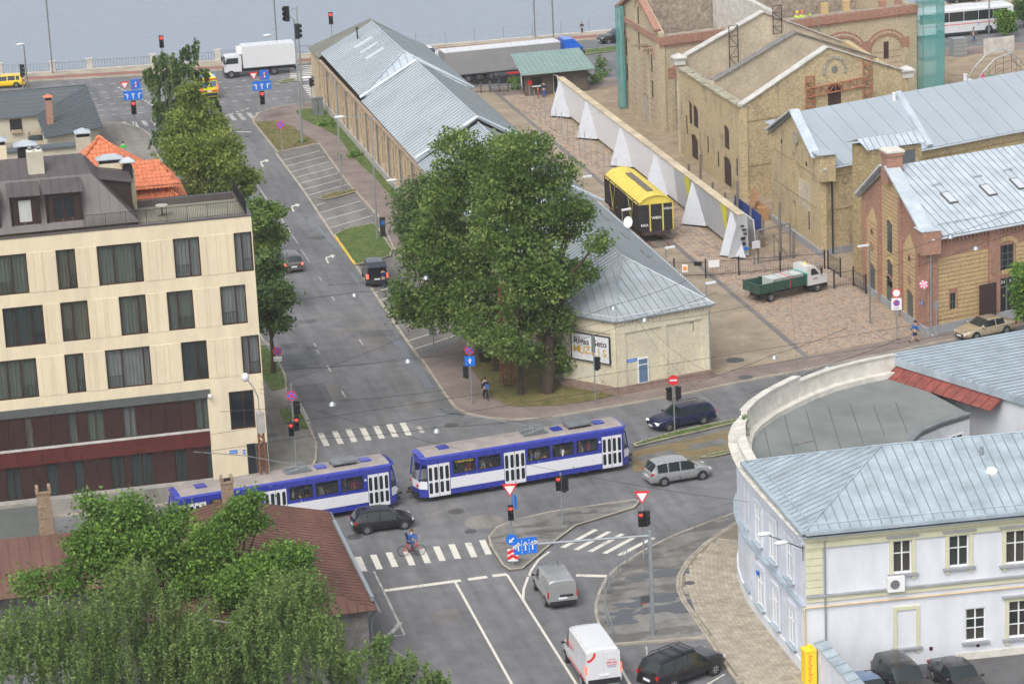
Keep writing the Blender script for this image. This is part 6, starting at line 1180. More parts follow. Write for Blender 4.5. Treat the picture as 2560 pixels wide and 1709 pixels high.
# ================================================================ things in the warehouse yard
KS = thing('green_roof_kiosk', 'small dark timber kiosk with green metal shed roof at the yard gate', 'kiosk', (66.2,298.6,.12)); mat('kiosk_board', (.13, .105, .085), .85, var=.3, sc=3, stretch=(.3, 3, 4))
OK_, UK = V(66.2,298.6,.12), V(7.15,.3,0).normalized(); NK_ = V(UK.y,-UK.x,0); mb = MB(); wallf(mb, OK_, UK, NK_, [0, 7.15], lambda u: 2.55, [(.7,2.0,.9,2.1), (2.3,3.3,.02,2.2)], .2, 0, 0); mb.build('front_wall', 'kiosk_board', KS)
p = MB(); p.hexa([OK_+V(.05,.25,0), OK_+UK*7.1+V(0,.25,0), OK_+UK*7.0+V(.4,5.2,0), OK_+V(.8,5.2,0)], [OK_+V(.05,.25,2.5), OK_+UK*7.1+V(0,.25,2.5), OK_+UK*7.0+V(.4,5.2,3.4), OK_+V(.8,5.2,3.4)]); p.build('body', 'kiosk_board', KS)
seam_roof(KS, [OK_+V(-.5,-.8,2.62), OK_+UK*7.9+V(0,-.8,2.62), OK_+UK*7.5+V(.3,5.8,3.75), OK_+V(-.2,5.8,3.75)], (0,1,.25), .55, 'roof_green', .06); p = MB(); p.tube([OK_+V(-.5,-.85,2.55), OK_+UK*7.9+V(0,-.85,2.55)], .07, 6); p.build('gutter', 'roof_green', KS)
window(KS, OK_, UK, NK_, (.7,2.0,.9,2.1), .05, .06, (), (), 'frame_brown', 'glass_dark'); p = MB(); q = OK_+UK*3.3; dd_ = (UK*.35+NK_*.95).normalized(); p.obox(q+dd_*.45+UP*1.1, dd_*.45, dd_.cross(UP)*.03, UP*1.08); do = p.build('door', 'white_frame', KS); p = MB(); p.obox(q+dd_*.45+UP*1.1, dd_*.36, dd_.cross(UP)*.036, UP*.95); p.build('pane', 'glass_dark', do)
p = MB(); p.obox(OK_+UK*.6+UP*1.5+NK_*.02, UK*.22, NK_*.02, UP*.25); p.build('notice', 'sign_red', KS); p = MB(); p.obox(OK_+UK*1.35+UP*1.1+NK_*.25, UK*.6, NK_*.25, UP*.03); p.build('counter', 'white_frame', KS)
p = MB(); p.obox(OK_-V(.1,0,0)+V(.2,2.0,1.6), V(.02,0,0), V(.25,1.4,0), V(0,0,.8)); p.build('side_poster', 'white_frame', KS)
# ---- exhibition wall with leaning triangular fins
m, nt, b = newmat('poster'); g = nt.nodes.new('ShaderNodeNewGeometry'); mp = nt.nodes.new('ShaderNodeMapping'); mp.inputs['Scale'].default_value = (1, 3.2, 6); nt.links.new(g.outputs['Position'], mp.inputs[0]); vo = nt.nodes.new('ShaderNodeTexVoronoi'); vo.inputs['Scale'].default_value = 1.; vo.inputs['Randomness'].default_value = .55; nt.links.new(mp.outputs[0], vo.inputs['Vector'])
n1 = noise(nt, mp.outputs[0], .35, 3); f = mixc(nt, vo.outputs['Distance'], n1, .45); c = ramp(nt, f, [(.25, (.13, .14, .18)), (.33, (.55, .56, .6)), (.39, (.80, .81, .84))]); nt.links.new(c, b.inputs['Base Color']); b.inputs['Roughness'].default_value = .5
mat('fin_white', (.50, .52, .55), .5, var=.06); mat('fin_yellow', (.72, .68, .04), .5, var=.05); mat('beam_top', (.60, .50, .35), .85, var=.25, sc=.6, fine=.2)
EW = thing('exhibition_wall', 'long white exhibition wall with leaning fins, yellow triangles and pale top boards', 'wall', (68,224,.12))
yc = 224.; ZT = 3.85
while yc < 289:
    y1 = min(289, yc+2.5); p = MB(); p.hexa([V(67.95,yc+.02,.45),V(67.95,y1-.02,.45),V(68.05,y1-.02,.45),V(68.05,yc+.02,.45)], [V(67.65,yc+.02,ZT),V(67.65,y1-.02,ZT),V(67.75,y1-.02,ZT),V(67.75,yc+.02,ZT)]); p.build('panel', 'fin_white' if yc < 243 else 'poster', EW)
    p = MB(); p.box(67.55, 68.3, yc+.015, y1-.015, ZT, ZT+.1); p.build('top_board', 'beam_top', EW); p = MB(); p.box(68.1, 68.25, yc, yc+.15, .1, ZT); p.build('post', 'wood_old', EW); yc = y1
p = MB(); p.box(68.25, 68.3, 224.1, 289, .2, ZT); p.build('back_board', 'black', EW)
for y in (287.2, 275.6, 262.0, 249.5, 237.0, 225.2):
    T = [V(67.62,y+.8,ZT), V(67.9,y+2.6,.35), V(66.2,y-.3,.3)]; p = MB(); p.slab(T, (-.5,-.8,.2), .05); p.build('fin', 'fin_white', EW); T2 = [V(67.62,y+.8,ZT), V(66.2,y-.3,.3), V(67.9,y-2.2,.35)]; p = MB(); p.slab(T2, (-.7,.5,.2), .05); p.build('fin', 'fin_white', EW)
    p = MB(); p.tube([V(66.15,y-.32,.1), V(66.4,y-.2,.6)], .03, 4); p.build('fin_foot', 'iron_dark', EW)
for y in (238.6, 227.2): p = MB(); p.slab([V(67.60,y,ZT-.05), V(67.60,y+1.9,ZT-.1), V(67.82,y+.9,1.0)], (-1,0,-.1), .03); p.build('yellow_triangle', 'fin_yellow', EW)
p = MB(); p.hexa([V(66.6,223.7,.3),V(68.5,223.9,.3),V(68.5,223.98,.3),V(66.6,223.78,.3)], [V(67.6,223.7,ZT),V(68.4,223.9,ZT),V(68.4,223.98,ZT),V(67.6,223.78,ZT)]); p.build('end_panel', 'fin_white', EW)
for k, z in enumerate((2.9,2.55,2.2,1.75,1.3,.85)): p = MB(); x = 67.75+.12*(k % 3); p.box(x, x+.3+.1*(k % 2), 223.66+.0*k, 223.72, z, z+.14+.1*(k > 2)); p.build('print', 'sign_blue' if k == 5 else 'black', EW)
# ---- goods wagon on a short track
bc = thing('goods_wagon', 'black goods wagon with yellow curved roof and city names on short rails', 'railway wagon', (62.5,231.6,.12)); mat('wagon_black', (.022, .022, .024), .7, var=.3, sc=4, stretch=(.5, .5, 5)); mat('wagon_yellow', (.72, .58, .10), .55, var=.12)
x0, x1, y0, y1 = 61.0, 64.1, 231.7, 243.4; zb, ze = 1.2, 3.75
p = MB(); p.box(x0+.06, x1-.06, y0+.06, y1-.06, zb, ze); p.build('body', 'wagon_black', bc)
for k in range(13): p = MB(); z = zb+.02+k*.195; p.box(x0+.04, x1-.04, y0+.01, y0+.06, z, z+.18); p.build('board', 'wagon_black', bc)
for k in range(13): p = MB(); z = zb+.02+k*.195; p.box(x0+.01, x0+.06, y0+.06, y1-.06, z, z+.18); p.build('board', 'wagon_black', bc)
for x in (x0+1.0, x1-.95): p = MB(); p.box(x-.06, x+.06, y0-.08, y0+.01, zb-.1, ze); p.build('end_post', 'wagon_yellow', bc)
for x in (x0, x1-.08): p = MB(); p.box(x, x+.08, y0-.03, y0+.02, zb, ze); p.build('corner_post', 'wagon_yellow' if x > 63 else 'wagon_black', bc)
for y, dy in ((233.4,1), (235.2,-1), (239.6,1), (241.6,-1)): p = MB(); p.tube([V(x0-.03,y,ze), V(x0-.03,y+dy*1.1,zb)], .022, 4); p.build('brace', 'wagon_yellow', bc)
for y in (231.75,233.3,235.3,239.5,241.5,243.3): p = MB(); p.box(x0-.06, x0+.01, y-.06, y+.06, zb, ze); p.build('side_post', 'wagon_black', bc)
p = MB(); p.box(x0-.1, x0+.01, 235.9, 238.9, zb+.05, ze-.1); p.build('sliding_door', 'black', bc)
p = MB(); n = 10
for k in range(n):
    a0, a1 = math.radians(25+130*k/n), math.radians(25+130*(k+1)/n); f = lambda a, y, r=1.75: V(62.55-r*math.cos(a), y, ze-.72+r*.78*math.sin(a)); p.hexa([f(a0,y0-.12,1.7),f(a1,y0-.12,1.7),f(a1,y1+.12,1.7),f(a0,y1+.12,1.7)], [f(a0,y0-.12),f(a1,y0-.12),f(a1,y1+.12),f(a0,y1+.12)])
p.build('roof', 'wagon_yellow', bc, smooth=25)
for k in range(15):
    p = MB(); y = y0+.2+k*.8
    for j in range(n): a0, a1 = math.radians(25+130*j/n), math.radians(25+130*(j+1)/n); p.tube([f(a0,y,1.76), f(a1,y,1.76)], .025, 4)
    p.build('roof_rib', 'wagon_yellow', bc)
p = MB(); p.poly([f(math.radians(25+13*k),y0-.02,1.72) for k in range(11)]); p.build('roof_end', 'wagon_yellow', bc)
for k in range(3): p = MB(); p.box(62.2+k*.2, 62.36+k*.2, 233.2, 240.5, ze+.68, ze+.74); p.build('walkway_board', 'wood_old', bc)
lettering(bc, 'WIEN', V(62.58,y0-.0,2.35), (1,0,0), UP, .34, 'sign_white', bold=True); lettering(bc, 'KÖLN', V(63.62,y0-.0,3.1), (1,0,0), UP, .27, 'sign_white', bold=True); lettering(bc, 'RIGA', V(61.5,y0-.0,1.75), (1,0,0), UP, .30, 'sign_white', bold=True)
for y in (234.4,239.2): lettering(bc, 'LODZ', V(x0-.0,y,1.7), (0,-1,0), UP, .28, 'sign_white')
p = MB(); p.box(x0+.3, x1-.3, y0-.15, y1+.15, .85, 1.2); p.build('underframe', 'iron_dark', bc); p = MB(); p.cyl(V(62.55,y0-.6,1.0), V(62.55,y0,1.0), .16, None, 8); p.build('coupler', 'iron_dark', bc)
for y in (233.6, 235.4, 239.8, 241.6):
    for x in (61.8, 63.3): p = MB(); p.cyl(V(x-.06,y,.7), V(x+.06,y,.7), .46, None, 16); p.build('wheel', 'iron_dark', bc)
tk = thing('wagon_track', 'short length of railway track with wooden sleepers below the goods wagon', 'track', (62.5,230,.12)); 
for x in (61.8, 63.3): p = MB(); p.box(x-.04, x+.04, 229.9, 245, .2, .3); p.build('rail', 'iron_rust', tk)
for k in range(24): p = MB(); y = 230.0+k*.63; p.box(61.2, 63.95, y-.12, y+.12, .12, .22); p.build('sleeper', 'wood_old', tk)
# ---- iron fences, gate, posts and boards
def iron_fence(label, P, h=1.5, gap=.14, name='iron_fence'):
    P = [Vector((q[0], q[1], .12)) for q in P]; t = thing(name, label, 'fence', P[0]); 
    for a, b in zip(P, P[1:]):
        L = (b-a).length; n = max(1, round(L/2.6))
        for k in range(n):
            s, e = a.lerp(b, k/n), a.lerp(b, (k+1)/n); p = MB()
            for z in (.25, h-.2): p.tube([s+UP*z, e+UP*z], .022, 4)
            m_ = int((e-s).length/gap)
            for j in range(1, m_): q = s.lerp(e, j/m_); p.cyl(q+UP*.12, q+UP*h, .013, .006, 4)
            p.build('bar_panel', 'black', t); p = MB(); p.box(s.x-.05, s.x+.05, s.y-.05, s.y+.05, .12, .12+h+.15); p.build('post', 'black', t)
    e = P[-1]; p = MB(); p.box(e.x-.05, e.x+.05, e.y-.05, e.y+.05, .12, .12+h+.15); p.build('post', 'black', t); return t
fe = iron_fence('black iron railing fence across the yard between museum and exhibition wall', [(56.2,221.2),(60.8,220.0),(63.2,218.9),(66.0,218.7),(69.5,218.4),(73.2,217.9)])
pb = MB(); pb.obox(V(61.6,219.55,.95), V(.22,-.09,0), V(.01,.02,0), V(0,0,.32)); pb.build('notice', 'sign_white', fe); pb = MB(); pb.obox(V(62.6,219.1,1.35), V(.3,-.12,0), V(.01,.02,0), V(0,0,.18)); pb.build('notice', 'black', fe); pb = MB(); pb.obox(V(63.9,218.8,1.3), V(.45,-.04,0), V(.01,.02,0), V(0,0,.3)); pb.build('notice', 'sign_white', fe); pb = MB(); pb.obox(V(61.6,219.52,.95), V(.13,-.05,0), V(.01,.02,0), V(0,0,.15)); pb.build('notice_print', 'amber', fe)
iron_fence('open black iron gate leaf beside the green tipper truck', [(73.4,217.6),(73.55,214.9)]); iron_fence('short black iron fence at the red brick house', [(71.9,211.7),(73.64,211.97),(73.8,209.4)])
for i_, (x, y, h) in enumerate(((69.9,247,3.2),(70.0,243.5,4.8),(70.1,240,3.0),(70.2,236.5,2.8),(70.3,233,4.6),(70.4,229.5,3),(70.6,226.6,2.6),(71.3,224.0,2.8),(71.9,222.2,2.4),(70.6,221.9,5.2))):
    t = tag(MB.build((lambda p: (p.cyl(V(x,y,.1), V(x+.05,y,h), .13, .11, 7), p)[1])(MB()), 'wooden_post', 'wood_old', loc=(x,y,.1)), ['grey wooden post beside the yellow brick wall, farthest of the row','tall grey wooden pole behind the exhibition wall','grey wooden post by the arched warehouse door','low grey post behind the white poster boards','tall dark pole next to the wooden pallets','grey post beside the blue tarpaulin','short grey post behind the last poster boards','grey post at the plinth of the yellow warehouse','shortest grey post near the timber gate','tall weathered pole at the timber gate'][i_], 'post', 'old posts along the warehouses')
for i_, (y, lab) in enumerate(((251.2,'white poster board on the old fence, farthest back'),(248.9,'white poster board second from the back on the old fence'),(240.6,'white poster board under the arched brown door'),(238.4,'white poster board beside the arched brown door'),(230.6,'tilted white poster board below the blue tarpaulin'),(228.5,'white poster board with rows of small prints'),(226.6,'last white poster board towards the timber gate'))):
    t = thing('poster_board', lab, 'poster board', (69.6,y,.12), group='poster boards on the old fence'); p = MB(); p.hexa([V(69.6,y-1.0,.5),V(69.6,y+1.0,.5),V(69.68,y+1.0,.5),V(69.68,y-1.0,.5)], [V(69.45,y-1.0,2.9),V(69.45,y+1.0,2.9),V(69.53,y+1.0,2.9),V(69.53,y-1.0,2.9)]); p.build('board', 'poster', t); p = MB(); p.tube([V(69.75,y,.1), V(69.75,y,2.7)], .05, 4); p.build('leg', 'wood_old', t)
gt = thing('timber_gate', 'grey timber gate with diagonal braces and a notice at the end of the yard', 'gate', (69.5,221.5,.12)); 
for a, b, w in ((V(68.6,221.6,.1),V(68.6,221.6,3.0),.09),(V(71.6,222.2,.1),V(71.6,222.2,3.2),.09),(V(68.6,221.6,3.0),V(71.6,222.2,3.2),.08),(V(70.1,221.9,.2),V(70.1,221.9,2.5),.05),(V(68.8,221.6,2.4),V(71.4,222.1,2.5),.05),(V(68.8,221.6,.3),V(71.4,222.1,.3),.05),(V(68.8,221.65,.3),V(70.1,221.9,2.4),.045),(V(71.4,222.15,.3),V(70.1,221.9,2.4),.045)): p = MB(); p.tube([a,b], w, 4); p.build('beam', 'wood_grey', gt)
p = MB(); p.obox(V(68.3,221.2,1.9), V(.36,.05,0), V(0,.02,0), V(0,0,.32)); p.build('notice', 'render_cold', gt); p = MB(); p.tube([V(68.1,221.2,.1), V(68.1,221.2,1.7)], .06, 4); p.build('notice_post', 'wood_grey', gt)
pt = thing('pallet_stack', 'wooden pallets leaning against the yellow brick wall', 'pallet', (73.4,237.2,.12)); 
for k, (y, tl) in enumerate(((237.6,.25),(236.6,.5))):
    for j in range(6): p = MB(); p.obox(V(73.3-tl*.6+j*.0,y-.55+j*.22,1.9+.0*j), V(.02,0,.02), V(0,.07,0), V(tl*.5,0,.62)); p.build('slat', 'pallet', pt)
    for z in (-.5, 0, .5): p = MB(); p.obox(V(73.36-tl*.6+tl*.8*z,y,1.9+z), V(.05,0,0), V(0,.62,0), V(0,0,.06)); p.build('bearer', 'pallet', pt)
p = MB(); p.box(73.0, 74.0, 235.5, 238.3, .12, 1.3); p.build('crate_base', 'pallet', pt)
tp = thing('blue_tarpaulin', 'blue tarpaulin hung along the old fence beside the pallets', 'tarpaulin', (70.9,232,.12)); flat('tarp_blue', (.03, .07, .28), .5); p = MB(); n = 16
for k in range(n): y0_, y1_ = 227.6+k*.5, 228.1+k*.5; d0, d1 = (.06*math.sin(k*1.9), .06*math.sin((k+1)*1.9)); p.poly([V(70.75+d0,y0_,1.1),V(70.75+d1,y1_,1.1),V(70.8-d1,y1_,2.75),V(70.8-d0,y0_,2.75)])
p.build('sheet', 'tarp_blue', tp, smooth=True); p = MB(); p.tube([V(70.82,227.6,2.75), V(70.82,235.6,2.75)], .03, 4); p.tube([V(70.82,227.7,.1), V(70.82,227.7,2.75)], .03, 4); p.tube([V(70.82,235.5,.1), V(70.82,235.5,2.75)], .03, 4); p.build('frame', 'wood_grey', tp)
# row of thin steel poles and the bicycle-rack like white lamps in the yard
for k in range(16): y = 291-k*2.5; tag(MB.build((lambda p: (p.cyl(V(65.0-.02*k,y,.1), V(65.0-.02*k,y,2.9), .035, None, 5), p)[1])(MB()), 'steel_pole', 'galv', loc=(65.0-.02*k,y,.1)), ['first','second','third','fourth','fifth','sixth','seventh','eighth','ninth','tenth','eleventh','twelfth','thirteenth','fourteenth','fifteenth','last'][k]+' thin steel pole from the kiosk in the yard row', 'pole', 'row of thin poles in the yard')
# ---- scaffolds with teal netting
glassmat('net_teal', (.10, .38, .37), .6, .8)
def scaffold(label, c, sx, sy, h):
    t = thing('scaffold', label, 'scaffold', (c[0],c[1],.12)); xs, ys = (c[0]-sx/2, c[0]+sx/2), (c[1]-sy/2, c[1]+sy/2)
    for x in xs:
        for y in ys: p = MB(); p.cyl(V(x,y,.12), V(x,y,h), .04, None, 6); p.build('standard', 'galv_old', t)
    z = 2.0
    while z < h: p = MB(); p.box(xs[0], xs[1], ys[0], ys[1], z, z+.06); p.build('deck', 'wood_plank', t); p = MB(); p.tube([V(xs[0],ys[0],z-2), V(xs[1],ys[0],z)], .025, 4); p.build('brace', 'galv_old', t); z += 2.0
    p = MB(); n = 6
    for (a, b) in (((xs[0]-.03,ys[0]-.05),(xs[1]+.05,ys[0]-.05)), ((xs[1]+.05,ys[0]-.05),(xs[1]+.05,ys[1]+.05)), ((xs[0]-.05,ys[1]),(xs[0]-.05,ys[0]-.05))):
        a, b = V(*a,0), V(*b,0); nn = V(-(b-a).y,(b-a).x,0).normalized()*.03
        for k in range(n):
            for j in range(7): f = lambda u, w: a.lerp(b, u/n)+nn*math.sin(u*2.1+w*1.7)+UP*(.3+(h-.3)*w/7); p.poly([f(k,j), f(k+1,j), f(k+1,j+1), f(k,j+1)])
    p.build('netting', 'net_teal', t, smooth=True); return t
scaffold('tall scaffold wrapped in teal netting at the right end of the striped warehouse', (106.3,280.6), 2.3, 2.2, 14.5); scaffold('narrow scaffold with teal netting left of the striped warehouse gable', (74.4,288.0), .6, .8, 11.2)
# ================================================================ vehicles
for n_, c_, mt in (('black',(.010,.010,.012),0),('silver',(.45,.46,.46),.5),('navy',(.018,.022,.075),.3),('white',(.66,.67,.68),0),('sand',(.52,.43,.29),.4),('greybrown',(.15,.13,.125),.5),('darkblue',(.035,.04,.055),.3),('taxi',(.85,.55,.01),0),('amb',(.80,.78,.02),0),('charcoal',(.035,.035,.04),.4),('lightblue',(.12,.20,.36),.4),('cabblue',(.01,.13,.62),0),('tramblue',(.03,.042,.33),0),('tramwhite',(.76,.76,.79),0),('bedgreen',(.018,.075,.055),0)): paint('car_'+n_, c_, mt)
flat('rim', (.45, .46, .47), .3, .8); flat('plate', (.75, .76, .78), .4); flat('trim_black', (.02, .02, .022), .5)
PROF = {  # x, underside, belt, top, belt width, top width (fractions), rear to front
 'hatch': ([(0,.30,.50,.54,.82,.70),(.015,.2,.58,.66,.92,.72),(.10,.17,.60,.95,.98,.74),(.2,.16,.60,.995,1,.76),(.45,.16,.585,1,1,.78),(.6,.16,.575,.955,1,.77),(.755,.16,.57,.63,.99,.80),(.9,.17,.5,.56,.95,.78),(.97,.19,.42,.47,.87,.7),(1,.25,.36,.39,.74,.6)], [(.12,.21),(.23,.42),(.44,.68)], .60, .755, .015, .10),
 'wagon': ([(0,.30,.52,.56,.84,.72),(.012,.2,.60,.68,.93,.74),(.07,.17,.62,.95,.98,.74),(.2,.16,.62,.99,1,.75),(.48,.16,.60,1,1,.77),(.575,.16,.595,.97,1,.76),(.71,.16,.59,.65,.99,.80),(.88,.17,.52,.58,.95,.78),(.965,.19,.43,.48,.86,.7),(1,.25,.37,.4,.74,.6)], [(.10,.27),(.29,.44),(.46,.65)], .575, .71, .012, .07),
 'mpv': ([(0,.28,.50,.54,.84,.72),(.012,.19,.56,.64,.93,.74),(.08,.16,.58,.95,.98,.75),(.2,.15,.57,.99,1,.77),(.48,.15,.555,1,1,.78),(.6,.15,.545,.95,1,.77),(.79,.15,.53,.58,.98,.80),(.92,.16,.46,.5,.93,.76),(.975,.18,.4,.43,.86,.7),(1,.24,.34,.36,.74,.6)], [(.10,.26),(.28,.46),(.48,.70)], .60, .79, .012, .08),
 'sedan': ([(0,.28,.54,.58,.80,.66),(.02,.2,.6,.65,.9,.74),(.13,.17,.64,.69,.97,.8),(.28,.16,.64,.96,.99,.72),(.42,.16,.63,1,1,.75),(.55,.16,.62,.985,1,.76),(.70,.16,.61,.67,.99,.8),(.88,.17,.54,.6,.95,.78),(.965,.19,.45,.5,.86,.7),(1,.25,.38,.42,.74,.6)], [(.24,.40),(.42,.64)], .555, .70, .13, .28),
 'suv': ([(0,.32,.54,.58,.86,.74),(.012,.24,.60,.68,.94,.76),(.07,.2,.62,.94,.98,.76),(.2,.19,.62,.98,1,.78),(.48,.19,.61,1,1,.79),(.58,.19,.605,.97,1,.78),(.71,.19,.60,.66,.99,.82),(.9,.2,.56,.62,.96,.8),(.975,.22,.48,.53,.88,.72),(1,.28,.4,.43,.78,.62)], [(.09,.25),(.27,.43),(.45,.65)], .58, .71, .012, .07),
 'smallvan': ([(0,.22,.5,.95,.96,.84),(.02,.16,.52,.985,.99,.86),(.3,.15,.52,1,1,.87),(.6,.15,.52,.99,1,.86),(.68,.15,.52,.94,1,.84),(.82,.15,.51,.58,.98,.82),(.93,.16,.46,.52,.94,.78),(.98,.18,.4,.44,.87,.7),(1,.24,.34,.37,.76,.6)], [(.57,.76)], .68, .82, None, None),
 'minibus': ([(0,.22,.5,.93,.95,.82),(.02,.16,.52,.985,.99,.84),(.3,.15,.52,1,1,.85),(.62,.15,.52,.99,1,.84),(.69,.15,.52,.95,1,.83),(.84,.15,.51,.57,.98,.82),(.95,.16,.46,.5,.92,.76),(1,.22,.36,.4,.8,.64)], [(.06,.26),(.28,.5),(.53,.76)], .69, .84, None, None),
 'bigvan': ([(0,.16,.45,.97,.96,.88),(.015,.12,.45,.99,.99,.9),(.35,.11,.45,1,1,.9),(.68,.11,.45,.99,1,.89),(.745,.11,.45,.93,1,.86),(.86,.11,.44,.56,.98,.82),(.95,.12,.38,.46,.94,.78),(.985,.14,.32,.36,.88,.7),(1,.2,.28,.3,.78,.62)], [(.70,.82)], .745, .86, None, None)}
WHEEL = {}
def wheel_meshes(r, w):
    k = (round(r,2), round(w,2))
    if k not in WHEEL:
        t = MB(); n = 20
        for y0, y1, r0, r1 in ((-w/2,-w/2+.03,r-.05,r),(-w/2+.03,w/2-.03,r,r),(w/2-.03,w/2,r,r-.05)): t.cyl((0,y0,0),(0,y1,0),r0,r1,n,0,True)
        rm = MB(); rm.cyl((0,w/2-.01,0),(0,w/2+.012,0),r*.66,r*.62,16); rm.cyl((0,w/2,0),(0,w/2+.03,0),r*.13,None,8)
        sp = MB()
        for i in range(7): a = 2*math.pi*i/7; sp.obox((math.cos(a)*r*.37, w/2+.022, math.sin(a)*r*.37), (math.cos(a)*r*.27,0,math.sin(a)*r*.27), (-math.sin(a)*.035,0,math.cos(a)*.035), (0,.012,0))
        WHEEL[k] = (t.mesh('tyre', 'rubber', 30), rm.mesh('rim', 'trim_black'), sp.mesh('spokes', 'rim'))
    return WHEEL[k]
def put_wheel(par, x, y, r, w, side):
    me = wheel_meshes(r, w); o = bpy.data.objects.new('wheel', me[0]); COL.objects.link(o); o.parent = par; o.location = (x, y, r); o.rotation_euler = (0, 0, 0 if side > 0 else math.pi)
    for nm, m_ in (('rim', me[1]), ('spokes', me[2])): c = bpy.data.objects.new(nm, m_); COL.objects.link(c); c.parent = o
    return o
def car(label, cat, loc, rz, dims, kind, pm, wb, name='car', r=.31, lit=(0, 0), plate=True, rails=False, gm='glass_car', roofm=None, group=None, fo=None, tint=None):
    L, W, H = dims; t = thing(name, label, cat, (loc[0], loc[1], loc[2] if len(loc) > 2 else 0.), rz, group); st, gl, w0, w1, r0, r1 = PROF[kind]
    xs = sorted(set([s[0] for s in st]+[a for g in gl for a in g]))
    dense = []
    for a, b in zip(xs, xs[1:]): n = max(1, int((b-a)*L/.3)); dense += [a+(b-a)*k/n for k in range(n)]
    dense.append(xs[-1])
    def prof(x):
        for a, b in zip(st, st[1:]):
            if a[0] <= x <= b[0]+1e-9: f = (x-a[0])/(b[0]-a[0]) if b[0] > a[0] else 0; return [a[i]+(b[i]-a[i])*f for i in range(6)]
    rings = []
    for x in dense:
        _, zb, bl, tp, wbt, wt = prof(x); hw = W/2*wbt; tw = W/2*min(wt, wbt); X = (x-.5)*L; zb, bl, tp = zb*H, bl*H, tp*H; gap = max(.015*H, tp-bl)
        half = [(X,0,zb),(X,hw*.86,zb),(X,hw*.985,zb+.1*H),(X,hw,zb+(bl-zb)*.55),(X,hw*.985,bl-.05*H),(X,hw*.95,bl),(X,tw+(hw*.95-tw)*.12,bl+gap*.86),(X,tw*.86,bl+gap*.975),(X,tw*.5,bl+gap),(X,0,bl+gap*1.01)]
        rings.append(half+[(p[0],-p[1],p[2]) for p in half[-2:0:-1]])
    body, gs = MB(), {}; n = len(rings[0]); body.v = [p for rg in rings for p in rg]
    for i in range(len(dense)-1):
        xm = (dense[i]+dense[i+1])/2
        for j in range(n):
            k = (j+1) % n; f = (i*n+j, (i+1)*n+j, (i+1)*n+k, i*n+k); key = None; jj = min(j, n-1-j)
            if jj == 5 and any(a-1e-6 < xm < b+1e-6 for a, b in gl): key = ('side_window', [q for q, (a, b) in enumerate(gl) if a-1e-6 < xm < b+1e-6][0], j < n/2)
            elif jj >= 6 and w0-1e-6 < xm < w1+1e-6: key = ('windscreen', 0, 0)
            elif jj >= 6 and r0 is not None and r0-1e-6 < xm < r1+1e-6: key = ('rear_window', 0, 0)
            if key: gs.setdefault(key, []).append(f)
            else: body.f.append(f); body.m.append(1 if roofm and jj >= 7 and xm < w0 else 0)
    body.f += [tuple(range(n-1,-1,-1)), tuple((len(dense)-1)*n+i for i in range(n))]; body.m += [0, 0]
    body.build('body', [pm, roofm] if roofm else pm, t, smooth=32)
    for (nm, a, b), fs in gs.items():
        g = MB(); idx = {}
        for f in fs: g.f.append(tuple(idx.setdefault(i, len(idx)) for i in f)); g.m.append(0)
        g.v = [body.v[i] for i in sorted(idx, key=idx.get)]; g.build(nm, gm, t, smooth=True)
    fo = L/2-(L-wb)*.48 if fo is None else L/2-fo
    for x in (fo, fo-wb):
        for s in (-1, 1):
            a = MB(); a.cyl((x,s*(W/2*.6),r*1.03),(x,s*(W/2+.004),r*1.03),r*1.16,None,18); a.build('wheel_arch', 'trim_black', t); put_wheel(t, x, s*(W/2-.085), r, .2, s)
    def box(nm, m_, x0, x1, y0, y1, z0, z1): p = MB(); p.box(x0,x1,y0,y1,z0,z1); return p.build(nm, m_, t)
    van = kind in ('smallvan','minibus','bigvan'); fz = prof(.97)
    for s in (-1, 1):
        hy = W/2*fz[4]; ys = sorted((s*(hy-.36), s*(hy+.01))); box('headlight', 'headlight_lit' if lit[0] else 'headlight', L*.455, L*.482, ys[0], ys[1], H*fz[2]-.07, H*fz[2]+.06)
        rw = W/2*(.97 if van else .90); ys = sorted((s*(rw-.16), s*(rw+.015))); box('tail_light', 'tail_lit' if lit[1] else 'tail_red', -L*.5-.012, -L*.5+.16, ys[0], ys[1], H*(.42 if van else .48), H*(.62 if van else .60))
        m_ = MB(); mx = (w1-.5)*L-.12; mz = H*prof(w1)[2]+.02; m_.ball((mx, s*(W/2+.08), mz+.08), (.09,.12,.09), 8, 5); m_.cyl((mx, s*(W/2-.08), mz+.02), (mx, s*(W/2+.06), mz+.06), .03, None, 5); m_.build('wing_mirror', 'trim_black' if van or 'black' in pm else pm, t, smooth=True)
    zf = prof(.995); box('bumper', 'trim_black' if van else pm, -L*.5-.045, -L*.5+.12, -W*.44, W*.44, H*(.17 if van else .2), H*(.30 if van else .36)); box('grille', 'trim_black', L*.485, L*.502, -W*.26, W*.26, H*.25, H*.36)
    if plate:
        pl_ = box('number_plate', 'plate', -L*.5-.065, -L*.5-.03, -.26, .26, H*.36, H*.36+.13); box('number_plate', 'plate', L*.5-.01, L*.5+.012, -.26, .26, H*.24, H*.24+.12)
    if rails:
        for s in (-1, 1): p = MB(); y = s*W/2*.70; p.tube([(-L*.38,y,H*.95),(-L*.34,y,H+.05),(L*.0,y,H+.06),(L*.07,y,H*.975)], .025, 5); p.build('roof_rail', 'trim_black', t)
    return t
def by_wheels(rear, front, wb, W, L, ov=None, z=0.):      # centre and heading from the two near wheels' contact points
    A, B = atz(rear, z), atz(front, z); d = (B-A).normalized(); n = V(-d.y, d.x, 0); n = n if n.y > 0 else -n
    fo = (L-wb)*.48 if ov is None else ov; c = B+d*fo-d*(L/2)+n*(W/2-.08); c.z = z; return c, math.atan2(d.y, d.x)
